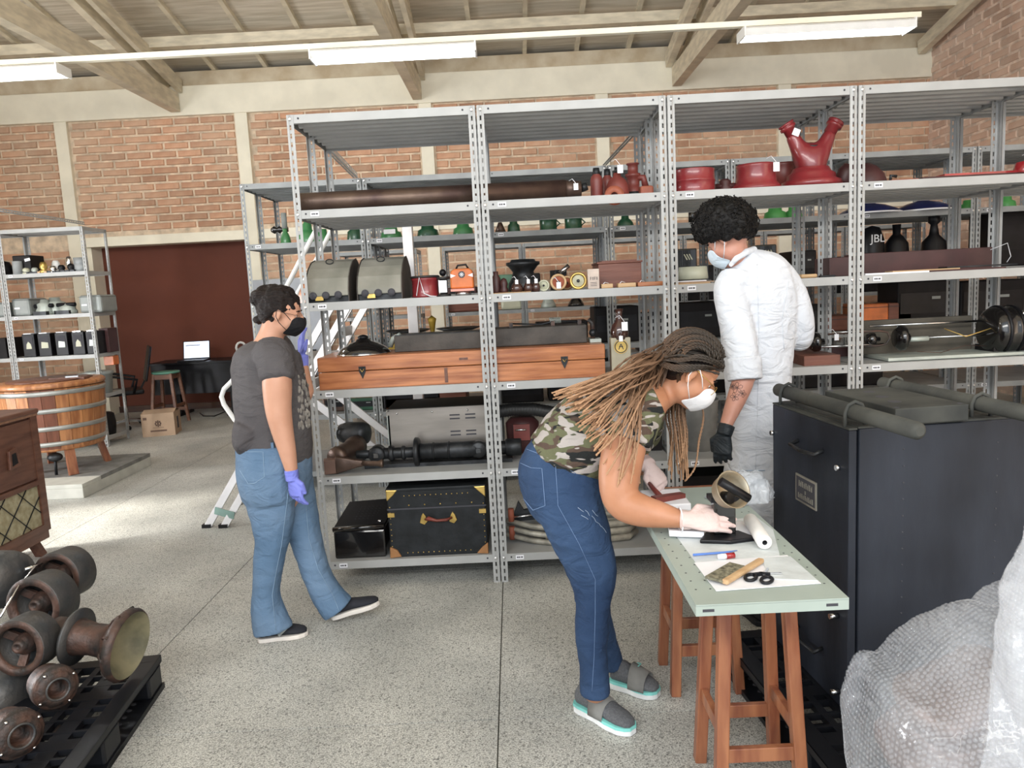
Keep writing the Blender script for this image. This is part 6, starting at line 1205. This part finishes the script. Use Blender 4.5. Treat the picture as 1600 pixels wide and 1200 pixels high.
# ---------------------------------------------------------------- man in white coat
t = thing('person', 'person with black curly hair in white lab coat seen from behind, with black glove', 'person', (1.05, 3.2, 0)); ym = 3.2
coat = [(1157, 400, ym, 20, 20), (1164, 412, ym, 36, 30), (1174, 430, ym, 56, 42), (1180, 450, ym, 61, 46), (1184, 480, ym, 62, 46), (1184, 530, ym, 57, 45), (1184, 590, ym, 52, 43), (1183, 650, ym, 50, 44), (1182, 720, ym, 51, 45), (1182, 780, ym, 54, 46), (1182, 830, ym, 56, 47)]
larm = [(1150, 436, ym-.03, 26, 34), (1141, 455, ym-.06, 25, 28), (1146, 484, ym-.09, 26, 27), (1155, 530, ym-.12, 26, 26), (1163, 570, ym-.15, 25, 25), (1164, 592, ym-.17, 24, 24)]
lfore = [(1164, 570, ym-.15, 18, 19), (1160, 598, ym-.17, 17, 18), (1150, 625, ym-.19, 15, 16), (1136, 660, ym-.22, 10.5, 12), (1131, 675, ym-.23, 10, 11)]
rarm = [(1205, 426, ym+.02, 28, 36), (1226, 444, ym+.02, 26, 28), (1239, 476, ym+.02, 27, 28), (1246, 510, ym+.02, 25, 26), (1246, 528, ym+.06, 20, 22), (1238, 520, ym+.22, 16, 16), (1228, 510, ym+.30, 12, 12)]
b = MB(); limb(b, coat[2:], k=.8); limb(b, larm[1:], k=.7); limb(b, lfore); limb(b, rarm[1:], k=.7); limb(b, [(1168, 432, ym, 20, 20), (1152, 400, ym-.01, 19, 19), (1144, 378, ym-.02, 20, 20)])
for sx in (-.09, .09): limb(b, [(Vector((1.12+sx, ym, .75)), .075, .085), (Vector((1.12+sx, ym, .45)), .055, .06), (Vector((1.12+sx, ym, .08)), .035, .045)])
hc = at(1138, 372, y=ym-.03); Mh = headm(b, hc, (-.62, .50, -.55), (-.45, .35, .85), .98); bake(b, 'body', 'skin3', t, .0075, 4); eyes(t, Mh); maskm(t, Mh, 'mask_lb')
b = MB(); limb(b, coat, round_=0); limb(b, larm, round_=.05); limb(b, rarm, round_=.05); lc = bake(b, 'lab_coat', 'coat', t, .0085, 6, .014, .16)
b = MB(); limb(b, [(1161, 560, ym-.15, 28, 28.5), (1164, 594, ym-.17, 27, 28)], round_=.0); bake(b, 'rolled_cuff', 'coat', t, .006, 2, .003, .05)
b = MB()
cl = [at(1138, 408, y=ym-.10), at(1150, 396, y=ym-.10), at(1170, 386, y=ym-.05), at(1184, 392, y=ym+.03)]
b.tube([at(1140, 416, y=ym-.075), at(1150, 404, y=ym-.085), at(1166, 394, y=ym-.07), at(1178, 390, y=ym-.02), at(1176, 392, y=ym+.05)], [.009, .013, .015, .015, .012], 12, sx=1.0); bake(b, 'collar', 'coat', t, .005, 2)
line_on(lc, [(1232, 440), (1222, 500), (1225, 545)], .0015, 'coat', 'coat_seam', t); line_on(lc, [(1183, 412), (1186, 520), (1184, 640), (1180, 740)], .0013, 'coat', 'coat_seam', t); line_on(lc, [(1160, 735), (1195, 735)], .0015, 'stitch', 'vent_stitch', t)
b = MB(); w_ = at(1131, 674, y=ym-.23); hand(b, w_, (-.12, -.1, -1), (-.45, -.85, .1), (-1, .1, 0), .185, (.3, .35, .4, .45), .6); limb(b, [(1136, 664, ym-.22, 13, 14), (1131, 680, ym-.23, 12, 13)], round_=.05); bake(b, 'glove', 'blackg', t, .0035, 2)
b = MB(); w_ = at(1226, 508, y=ym+.31); hand(b, w_, (-.3, 1, -.1), (0, 0, 1), (-1, 0, 0), .185); bake(b, 'glove', 'blackg', t, .004, 2)
bd = [o for o in t.children if o.name.startswith('body')][0]; M['tat'] = mat('tattoo_ink', (.09, .055, .05), .7)
rs = random.Random(2)
for (cx, cy, r) in ((1152, 606, 9), (1148, 620, 7), (1160, 615, 6), (1145, 604, 5)):
    for k in range(5):
        a = k*2*PI/5+cx; line_on(bd, [(cx, cy), (cx+r*math.cos(a-.4)*.8, cy+r*math.sin(a-.4)*.8), (cx+r*math.cos(a), cy+r*math.sin(a)), (cx+r*math.cos(a+.4)*.8, cy+r*math.sin(a+.4)*.8), (cx, cy)], .0008, 'tat', 'tattoo', t, 3)
b = MB(); rs = random.Random(11)
b.M = Mh; b.ball((-.02, 0, .045), .098, 20, 14, (1.0, .95, .95)); b.M = Matrix()
ci = at(1132, 352, y=ym-.02)
def fib(i, n): z = 1-2*(i+.5)/n; a = i*2.39996; r_ = math.sqrt(1-z*z); return Vector((r_*math.cos(a), r_*math.sin(a), z))
for i in range(260):
    v = fib(i, 260)
    if v.z < -.55 or (v.z < -.15 and v.x > .35 and False): continue
    c_ = ci+Vector((v.x*.108, v.y*.105, v.z*.094)); b.ball(c_, rs.uniform(.017, .027), 7, 5)
hair = bake(b, 'hair', 'curl', t, .0055, 1, .018, .022)
cb = MB()
for i in range(520):
    v = fib(i, 520)
    if v.z < -.5: continue
    c_ = ci+Vector((v.x*.122, v.y*.118, v.z*.106))*rs.uniform(.96, 1.05); a0 = rs.uniform(0, 6.28); e1 = v.orthogonal().normalized(); e2 = v.cross(e1); rr = rs.uniform(.006, .011)
    cb.tube([c_+(e1*math.cos(a0+k*1.1)+e2*math.sin(a0+k*1.1))*rr+v*(k*.0022) for k in range(7)], .0022, 4)
cb.build('curls', M['curl'], t, w=True)['kind'] = 'stuff'
b = MB()
for sx in (-.09, .09): limb(b, [(Vector((1.12+sx, ym, .8)), .095, .1), (Vector((1.12+sx, ym, .45)), .075, .08), (Vector((1.12+sx, ym, .06)), .06, .065)], round_=.05)
bake(b, 'trousers', 'trou', t, .009, 3, .01, .1)
for sx in (-.09, .09): shoes(t, (1.12+sx, ym-.08, .003), (1.12+sx-.05, ym+.16, .003), .045, 'canvas', 'canvas', .02)
# ---------------------------------------------------------------- woman in camouflage t-shirt, bending
t = thing('person', 'woman with long brown braids in camouflage t-shirt and dark jeans bending over the table', 'person', (.22, 2.5, 0)); yc = 2.5
tors = [(878, 722, yc+.02, 64, 78), (905, 690, yc+.01, 68, 78), (935, 665, yc, 68, 80), (965, 645, yc, 64, 84), (995, 630, yc, 54, 88), (1020, 620, yc, 38, 74)]
hip = [(890, 708, yc+.02, 60, 76), (874, 735, yc+.02, 65, 82), (876, 765, yc+.02, 62, 80), (888, 795, yc+.02, 54, 70)]
n2 = [(878, 752, yc-.06, 60, 46), (893, 800, yc-.07, 53, 46), (914, 855, yc-.07, 46, 42), (927, 900, yc-.07, 38, 36), (927, 945, yc-.07, 30, 31), (925, 1000, yc-.07, 27, 29), (928, 1050, yc-.07, 25, 28), (930, 1082, yc-.07, 26, 29)]
f2 = [(886, 770, yc+.11, 52, 46), (898, 830, yc+.12, 44, 40), (916, 890, yc+.13, 32, 34), (926, 940, yc+.15, 27, 29), (937, 985, yc+.17, 24, 26), (950, 1022, yc+.19, 21, 24), (956, 1036, yc+.20, 20, 24)]
a2 = [(984, 672, yc-.15, 33, 33), (974, 705, yc-.18, 35, 33), (967, 750, yc-.21, 33, 31), (972, 783, yc-.23, 29, 28), (1000, 797, yc-.26, 27, 25), (1035, 805, yc-.29, 21, 21), (1066, 812, yc-.32, 14, 15)]
g2 = [(1000, 660, yc+.15, 28, 30), (990, 700, yc+.20, 25, 26), (985, 722, yc+.20, 22, 22), (1000, 726, yc+.17, 18, 18), (1012, 724, yc+.14, 12, 13)]
b = MB(); limb(b, tors, k=.88); limb(b, hip, k=.88); limb(b, n2, k=.84); limb(b, f2, k=.84); limb(b, a2); limb(b, g2); limb(b, [(1018, 625, yc, 28, 28), (1040, 612, yc, 24, 24), (1060, 596, yc, 22, 22)])
hc = at(1079, 580, y=yc-.02); Mh2 = headm(b, hc, (.72, -.08, -.68), (.66, .0, .74), 1.02); bd = bake(b, 'body', 'skin2', t, .007, 4); eyes(t, Mh2); maskm(t, Mh2, 'mask_w')
b = MB(); limb(b, tors, round_=.0); limb(b, [(992, 655, yc-.10, 40, 36), (985, 672, yc-.15, 42, 38), (978, 694, yc-.18, 41, 38)], round_=.02); limb(b, [(1005, 650, yc+.10, 34, 34), (1000, 680, yc+.18, 33, 32)], round_=.02)
shirt2 = bake(b, 't_shirt', 'camo', t, .007, 4, .014, .09)
b = MB(); limb(b, hip, round_=.1); limb(b, n2, round_=.02); limb(b, f2, round_=.02); j2 = bake(b, 'jeans', 'jean2', t, .0075, 4, .013, .08)
line_on(j2, [(810, 722), (830, 731), (847, 732), (852, 790), (833, 797), (815, 775)], .0012, 'stitch2', 'pocket_stitching', t); line_on(j2, [(868, 725), (872, 790), (905, 850), (930, 905), (930, 960), (928, 1030), (925, 1080)], .0008, 'stitch2', 'side_seam', t)
line_on(j2, [(818, 700), (850, 712), (900, 740)], .0012, 'stitch2', 'waistband_seam', t)
M['wear'] = mat('worn_thread', (.30, .38, .50), .9)
rs = random.Random(9)
for (x0_, y0_) in ((903, 793), (912, 797), (922, 806), (930, 815), (938, 822), (910, 805), (925, 797)): line_on(j2, [(x0_+rs.uniform(-3, 3), y0_), (x0_+6, y0_+rs.uniform(3, 8)), (x0_+9, y0_+rs.uniform(6, 12))], .0009, 'wear', 'frayed_thread', t, 3)
M['knit'] = mat('grey_knit', (.09, .095, .105), .85, col2=(.13, .135, .145), scale=150, bump=.4, bscale=250); M['aqua'] = mat('aqua_foam', (.22, .62, .58), .5); M['whites'] = mat('white_foam', (.75, .77, .78), .5)
for (hx, tx_) in (((905, 1098), (988, 1140)), ((958, 1062), (1028, 1082))):
    hp, tp = at(*hx, z=.02), at(*tx_, z=.02); hp.z = tp.z = .004; o = shoes(t, hp, tp, .042, 'knit', 'whites', .024, h=.082)
    sb_ = MB(); sole(sb_, hp+Vector((0, 0, .024)), tp+Vector((0, 0, .018)), .0445, .010); sb_.build('aqua_band', M['aqua'], o, w=True)
    d_ = (tp-hp).normalized(); u_ = Vector((0, 0, 1)); s_ = d_.cross(u_); bs = MB(); cc_ = hp+d_*.115; rg = []
    for dd_ in (-.032, .032): rg.append([cc_+d_*dd_+s_*(.0445*math.cos(a))+u_*(.024+(.082-abs(dd_+.03)*.45)*max(0, math.sin(a))) for a in [PI*k/12 for k in range(13)]])
    vs_ = rg[0]+rg[1]; bs.add(vs_, [(k, k+1, k+14, k+13) for k in range(12)], True); q_ = bs.build('elastic_strap', M['rubber_shade'], o, w=True); q_.modifiers.new('s', 'SOLIDIFY').thickness = -.004
    l_ = MB(); p_ = cc_+d_*.0+u_*.108+s_*.006; l_.bar(p_-s_*.012, p_+s_*.010, .004, .003); l_.bar(p_-s_*.012, p_-s_*.012-d_*.014, .004, .003); l_.build('aqua_mark', M['aqua'], o, w=True)
b = MB(); w_ = at(1074, 812, y=yc-.34); hand(b, w_, (1, .0, -.07), (-.1, -.75, .65), (.2, .5, 1), .18, (.07, .10, .12, .14), .5, .09); limb(b, [(1064, 812, yc-.32, 16.5, 17), (1080, 813, yc-.33, 14.5, 17)], round_=.02); bake(b, 'glove', 'latex', t, .0032, 2)
b = MB(); p_ = at(1063, 812, y=yc-.32); b.tube([p_+Vector((.003*0, .036*math.cos(a), .036*math.sin(a))) for a in [k*2*PI/20 for k in range(20)]], .0022, 6, closed=True); b.build('glove_cuff', M['paper'], t, w=True)
b = MB(); w_ = at(1012, 726, y=yc+.12); hand(b, w_, (.55, -.3, -.85), (.4, -.85, .2), (-1, -.2, -.3), .16, (.45, .5, .5, .5), .6, .05); limb(b, [(1005, 722, yc+.15, 14, 15), (1014, 728, yc+.12, 13, 15)], round_=.02); bake(b, 'glove', 'latex', t, .0035, 2)
o = MB().tube([at(1012, 752, y=2.60), at(1022, 765, y=2.56), at(1038, 782, y=2.50)], [.006, .009, .010], 8).build('red_pliers', M['redb'], None); tag(o, 'red-handled tool held in the far gloved hand of bending person', 'tool')
gl = MB(); gl.M = Mh2
for s_ in (-1, 1): gl.tube([(.092, s_*.031+.023*math.cos(a/16*2*PI), -.004+.017*math.sin(a/16*2*PI)) for a in range(16)], .0011, 5, closed=True); gl.tube([(.092, s_*.054, .004), (.05, s_*.078, .008), (-.005, s_*.090, .010)], .0013, 5)
gl.build('glasses', M['brass'], t, w=True)
# braids
def braid_mat():
    m = bpy.data.materials.new('braid_hair'); m.use_nodes = True; nt = m.node_tree; N = nt.nodes; L = nt.links; b = N['Principled BSDF']; b.inputs['Roughness'].default_value = .55
    at_ = N.new('ShaderNodeAttribute'); at_.attribute_name = 'tip'; r = N.new('ShaderNodeValToRGB'); e = r.color_ramp.elements; e[0].color = (.026, .018, .012, 1); e[0].position = .2; e[1].color = (.42, .24, .13, 1); e[1].position = .95; x = e.new(.5); x.color = (.13, .07, .038, 1)
    L.new(at_.outputs['Fac'], r.inputs[0]); L.new(r.outputs[0], b.inputs['Base Color']); return m
M['braid'] = braid_mat()
rs = random.Random(21); B_ = MB(); tips = []
def braid(ctrl, r=.0042, tip0=0, tw=260, n=6, tipk=1.0):
    P = [Vector(c) for c in ctrl]; Q = []
    for i in range(len(P)-1):
        p0, p1, p2, p3 = P[max(i-1, 0)], P[i], P[i+1], P[min(i+2, len(P)-1)]
        for j in range(9): t_ = j/9; Q.append(.5*((2*p1)+(p2-p0)*t_+(2*p0-5*p1+4*p2-p3)*t_*t_+(3*p1-p0-3*p2+p3)*t_**3))
    Q.append(P[-1]); L_ = 0; N_ = len(Q)
    for s_ in (0, PI):
        pts = []; L_ = 0; rr = []
        for i, q in enumerate(Q):
            if i: L_ += (q-Q[i-1]).length
            tg = (Q[min(i+1, N_-1)]-Q[max(i-1, 0)]).normalized(); e1 = tg.cross(Vector((.1, 1, .1))).normalized(); e2 = tg.cross(e1); f = i/(N_-1); k = r*(1-.35*f)
            a = L_*tw+s_; pts.append(q+(e1*math.cos(a)+e2*math.sin(a))*k*.62); rr.append(k*.72)
        n0 = len(B_.v); B_.tube(pts, rr, n); m_ = len(B_.v)-n0
        for v_ in range(N_*n): tips.append(min(1, tip0+tipk*(v_//n)/(N_-1)))
        tips.extend([tip0]*n+[1]*n) if m_ == N_*n+2*n else None
def hp(f, r, u): return Mh2 @ Vector((f, r, u))
for i in range(175):
    a = rs.uniform(-1, 1); lay = rs.random()
    root = Vector((rs.uniform(-.03, .075), a*.075, 0)); root.z = .012+math.sqrt(max(.0004, .105**2-(root.x+.01)**2*.85-root.y**2*.9)); root.x -= .005
    s0 = Mh2 @ root; back = Mh2 @ Vector((-.095, a*.085, rs.uniform(-.05, .05)))
    ex = rs.uniform(0, 1); yd = yc+a*.10-.01
    ey = 612+150*ex**1.25+rs.uniform(-8, 8); exx = 868+105*ex+rs.uniform(-14, 22)+(30 if rs.random() < .3 else 0)
    if ex > .8 and a > 0: yd = yc-.12
    near = -.17-.06*ex if rs.random() < .75 else .10
    mid1 = at(1030-40*lay, 560+58*ex+rs.uniform(-8, 8), y=yc-.02+a*.07+(near*.4)); mid2 = at((1030+exx)/2-10+rs.uniform(-12, 12), (585+ey)/2-8+40*ex*lay+rs.uniform(-7, 7), y=yc+a*.08+near*.85)
    end = at(exx, ey, y=yc+a*.06+near)
    sag = at(exx*.6+(1030)*.4*1.0-20, (ey*.72+590*.28), y=yc+a*.07+near*1.0)
    braid([s0, back, mid1, mid2, end], rs.uniform(.0036, .0048))
for i in range(26):
    x_ = rs.uniform(1046, 1078); dy = yc+rs.uniform(.0, .08); s0 = hp(rs.uniform(-.05, .0), rs.uniform(-.08, .08), rs.uniform(-.04, .02))
    braid([s0, at(x_-4, 640, y=dy), at(x_, 680, y=dy), at(x_+rs.uniform(-6, 6), rs.uniform(715, 752), y=dy)], .004, .25, tipk=.7)
braid([hp(.0, -.07, -.02), at(1098, 640, y=yc+.04), at(1092, 690, y=yc+.05), at(1086, 730, y=yc+.05), at(1070, 752, y=yc+.05)], .0045, .5, tipk=.5)
for i in range(120):
    a = rs.uniform(-1, 1); lift = rs.uniform(0, .014); st = rs.uniform(.22, .85); ctl = []
    for th in (st, st+.45, st+.95, st+1.5, st+2.1):
        el = math.radians(35)+th; cr = math.sqrt(1-.80*a*a); ctl.append(hp(-.020+(.097+lift)*math.cos(el)*cr, a*(.088+lift), .026+(.093+lift)*math.sin(el)*cr))
    braid(ctl, .0046, .12 if rs.random() < .5 else 0, tipk=.35)
for i in range(28):
    s_ = -1 if i % 2 else 1; q = rs.uniform(0, 1); braid([hp(.062-.03*q, s_*.060, .075-.035*q), hp(.02-.02*q, s_*.088, .070-.06*q), hp(-.03, s_*.097, .05-.08*q), hp(-.07, s_*.085, .0-.05*q), hp(-.11, s_*.06, -.02-.04*q)], .0038, .05, tipk=.35)
I = Matrix.Translation(t.location).inverted(); B_.v = [I @ v for v in B_.v]
me = bpy.data.meshes.new('braids'); me.from_pydata([tuple(v) for v in B_.v], [], B_.f); me.materials.append(M['braid']); me.polygons.foreach_set('use_smooth', [True]*len(me.polygons))
at_ = me.attributes.new('tip', 'FLOAT', 'POINT'); tips = (tips+[0]*len(me.vertices))[:len(me.vertices)]; at_.data.foreach_set('value', tips)
o = bpy.data.objects.new('braids', me); COL.objects.link(o); o.parent = t; o['kind'] = 'stuff'
b = MB(); b.M = Mh2; b.ball((-.020, 0, .030), .086, 20, 14, (1.03, .93, 1.0)); b.ball((-.045, 0, .0), .070, 16, 12, (.9, 1.05, 1.0)); bake(b, 'scalp_hair', 'hair', t, .006, 2)
# ================================================================ clear plastic and bubble wrap
def clear(name, col, alpha, rough, vs=0, wave=0, bstr=.5):
    m = bpy.data.materials.new(name); m.use_nodes = True; nt = m.node_tree; N = nt.nodes; L = nt.links; b = N['Principled BSDF']
    b.inputs['Base Color'].default_value = (*col, 1); b.inputs['Roughness'].default_value = rough; b.inputs['Alpha'].default_value = alpha; b.inputs['Specular IOR Level'].default_value = .9
    tc = N.new('ShaderNodeTexCoord')
    if vs: v = N.new('ShaderNodeTexVoronoi'); v.inputs['Scale'].default_value = vs; v.feature = 'SMOOTH_F1'; src = v.outputs['Distance']
    else: v = N.new('ShaderNodeTexNoise'); v.inputs['Scale'].default_value = wave; v.inputs['Detail'].default_value = 4; v.inputs['Distortion'].default_value = 1.5; src = v.outputs[0]
    L.new(tc.outputs['Object'], v.inputs['Vector']); bp = N.new('ShaderNodeBump'); bp.inputs['Strength'].default_value = bstr; bp.inputs['Distance'].default_value = .012 if vs else .03; bp.invert = bool(vs); L.new(src, bp.inputs['Height']); L.new(bp.outputs[0], b.inputs['Normal'])
    if vs:
        r = N.new('ShaderNodeMapRange'); r.inputs[1].default_value = .1; r.inputs[2].default_value = .6; r.inputs[3].default_value = alpha*.95; r.inputs[4].default_value = min(1, alpha*1.1); L.new(src, r.inputs[0])
        n = N.new('ShaderNodeTexNoise'); n.inputs['Scale'].default_value = 5; L.new(tc.outputs['Object'], n.inputs['Vector']); mu = N.new('ShaderNodeMath'); mu.operation = 'MULTIPLY_ADD'; L.new(n.outputs[0], mu.inputs[0]); mu.inputs[1].default_value = .5; mu.inputs[2].default_value = -.25
        ad = N.new('ShaderNodeMath'); ad.operation = 'ADD'; ad.use_clamp = True; L.new(mu.outputs[0], ad.inputs[0]); L.new(r.outputs[0], ad.inputs[1]); L.new(ad.outputs[0], b.inputs['Alpha'])
    return m
M['bubble'] = clear('bubble_wrap', (.76, .80, .86), .2, .05, 60, bstr=.25); M['bubble2'] = clear('bubble_wrap_layers', (.70, .73, .78), .48, .06, 60, bstr=.25); M['bag'] = clear('clear_bag', (.78, .82, .87), .42, .08, 0, 16, 1.0)
yw = 1.62; t = thing('wrapped_object', 'grey-brown object wrapped in clear bubble wrap, bottom right corner', 'wrapped object', (at(1480, 1100, y=yw).x, yw, 0))
b = MB(); limb(b, [(1400, 1240, yw, 55, 150), (1395, 1150, yw, 52, 160), (1400, 1075, yw, 40, 130)]); limb(b, [(1470, 1260, yw, 110, 190), (1480, 1180, yw, 120, 200), (1490, 1110, yw, 115, 190), (1510, 1050, yw, 95, 150), (1550, 985, yw, 55, 100)]); limb(b, [(1560, 1260, yw, 90, 190), (1580, 1150, yw, 100, 190), (1600, 1050, yw, 90, 170), (1620, 960, yw, 60, 120)])
b.v = [v for v in b.v]; o = bake(b, 'bubble_wrap', 'bubble', t, .014, 5, .03, .2)
for v in o.data.vertices: v.co.z = max(v.co.z, .01)
b = MB(); limb(b, [(1400, 1180, yw+.04, 30, 90), (1480, 1170, yw+.04, 70, 130), (1590, 1160, yw+.04, 75, 130)]); limb(b, [(1440, 1110, yw+.04, 40, 90), (1500, 1090, yw+.04, 50, 90), (1560, 1060, yw+.04, 50, 90)]); inner = bake(b, 'wrapped_core', 'grey_rust', t, .014, 3, .02, .1)
inner.data.materials[0] = mat('brown_metal_core', (.13, .085, .07), .4, .3, col2=(.17, .13, .12), scale=5)
M['dimple'] = clear('bubble', (.78, .82, .88), .15, .04, 0, 30, .1)
def bubbles(o, t, r, zmax=9):
    rs = random.Random(4); B = MB(); up = [(0, 0, 1)]+[(math.cos(a*PI/3)*.75, math.sin(a*PI/3)*.75, .6) for a in range(6)]+[(math.cos(a*PI/3), math.sin(a*PI/3), 0) for a in range(6)]
    fs = [(0, 1+k, 1+(k+1) % 6) for k in range(6)]+[(1+k, 7+k, 7+(k+1) % 6, 1+(k+1) % 6) for k in range(6)]
    for v in o.data.vertices:
        if v.co.z < .02 or v.normal.y > .5: continue
        q = v.normal.to_track_quat('Z', 'Y'); c = v.co+v.normal*.0003
        B.add([c+q @ Vector((a*r, b_*r, c_*r*.5)) for a, b_, c_ in up], fs, True)
    b_ = B.build('bubbles', M['dimple'], t); b_['kind'] = 'stuff'
bubbles(o, t, .0050)
t = thing('bubble_roll', 'upright folds of thicker bubble wrap at the right picture edge', 'bubble wrap', (at(1610, 1000, y=1.45).x, 1.45, 0))
b = MB(); limb(b, [(1590, 1260, 1.45, 55, 70), (1586, 1150, 1.45, 26, 60), (1592, 1050, 1.45, 26, 60), (1606, 960, 1.45, 28, 60), (1622, 880, 1.45, 26, 50), (1632, 820, 1.45, 22, 40)]); o = bake(b, 'bubble_wrap', 'bubble2', t, .01, 4, .03, .12)
for v in o.data.vertices: v.co.z = max(v.co.z, .01)
bubbles(o, t, .0042)
yv = 2.55; t = thing('clear_bag', 'crumpled clear plastic bag standing behind the old lamp on the table', 'bag', (at(1150, 800, y=yv).x, yv, .752))
b = MB(); limb(b, [(1150, 812, yv, 52, 40), (1160, 790, yv, 50, 40), (1165, 765, yv, 40, 34), (1165, 742, yv, 28, 24)], round_=.15); o = bake(b, 'plastic_film', 'bag', t, .008, 3, .05, .05)
for v in o.data.vertices: v.co.z = max(v.co.z, .001)
